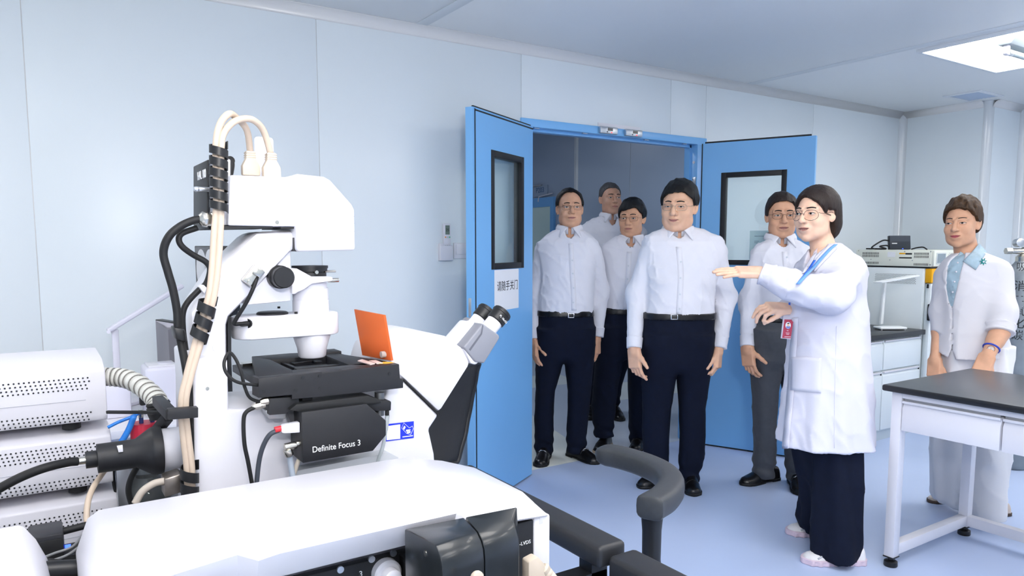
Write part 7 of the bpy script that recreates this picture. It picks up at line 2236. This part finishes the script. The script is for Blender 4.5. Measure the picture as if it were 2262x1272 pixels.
# watch
wc_ = atd(2190, 769, t - .197); wd_ = (Wn - atd(2199, 752, t - .185)); wd_ /= np.linalg.norm(wd_)
d0, a0, b0 = frame_for(wd_)
wt_ = tube('watch', [wc_ + (np.array(a0) * math.cos(q) + np.array(b0) * math.sin(q)) * .0345 for q in np.linspace(0, 2 * PI, 25)[:-1]], .005, mat('strap_blue', '#2f46b8', .5, var=.03), r7, k=1, closed=True)
fd = CF * .85 - RT * .62; fd /= np.linalg.norm(fd)
fp = wc_ + fd * .0325
lathe('watch_case', fp, fd, [(0, .016), (.006, .0175), (.009, .0165)], mat('case_rose', '#c98f78', .25, metal=.9, var=0), wt_, n=24)
lathe('watch_face', fp + fd * .0085, fd, [(0, .014), (.0012, .014)], mat('dial_white', '#f0e6e0', .4, var=0), wt_, n=24)
for k in range(12):
    a = 2 * PI * k / 12
    dd, aa, bb = frame_for(fd); q = fp + fd * .0098 + (np.array(aa) * math.cos(a) + np.array(bb) * math.sin(a)) * .0108
    cyl('hour_mark', q, q + fd * .0006, .0012, M_ink, wt_, n=6)
cyl('hand', fp + fd * .0102, fp + fd * .0102 + UP * .009, .0006, M_ink, wt_, n=6)
ti = atd(2066, 824, t + .0)
bm = bmesh.new(); bmesh.ops.create_icosphere(bm, subdivisions=3, radius=.018)
for v in bm.verts:
    k = 1 + .35 * math.sin(v.co.x * 260) * math.sin(v.co.y * 230 + 1) * math.sin(v.co.z * 210); v.co = v.co * k + Vector(tuple(ti))
tag(from_bm('paper_tissue', bm, M_paper, None, 'all'), 'crumpled white tissue in the far hand of the woman in the suit', 'tissue')
# hair: short, teased and tinted
hp7 = hair_field(h7, [(-.14, -.085), (-.07, -.075), (-.035, -.03), (-.014, .012), (.012, .010), (.03, .044), (.05, .070), (.075, .078), (.12, .080)], th=(.015, .018, .028), rough=.0085, seed=9, part=([-.08, -.03, 0, .04, .08], [-.016, 0, .006, .0, -.016]), fscale=30)
lo, hi = head_box(h7, .18)
grow('hair', hp7, lo, hi, .0036, M_hairr, r7)
add_face_parts(h7, r7, eye_open=.75, smile=.002, lip=M_lipr, gaze=-.001, brow=(.030, .0022))
wide_legs([([(776, 2135, 2226, .13), (830, 2132, 2224, .13), (900, 2130, 2221, .13), (1000, 2128, 2218, .13), (1080, 2129, 2215, .125), (1120, 2131, 2211, .125), (1134, 2137, 2206, .12)], -.01, -.07),
           ([(776, 2073, 2150, .12), (830, 2070, 2146, .12), (900, 2067, 2142, .12), (1000, 2064, 2137, .12), (1080, 2067, 2133, .115), (1100, 2070, 2130, .115), (1112, 2078, 2126, .11)], .03, .08)], atd(2140, 760, t)[2], M_suitp, 61, r7)
M_pump = mat('pump_beige', '#cdbfb4', .35, var=.05)
shoe(r7, onz(2218, 1136, 0), onz(2138, 1143, 0), L=.245, m=M_pump, sole=mat('pump_sole', '#4a3a30', .5, var=0), w=.86, h_=.78, res=.005)
shoe(r7, onz(2130, 1100, 0), onz(2052, 1110, 0), L=.245, m=M_pump, sole=MATS['pump_sole'], w=.86, h_=.78, res=.005)
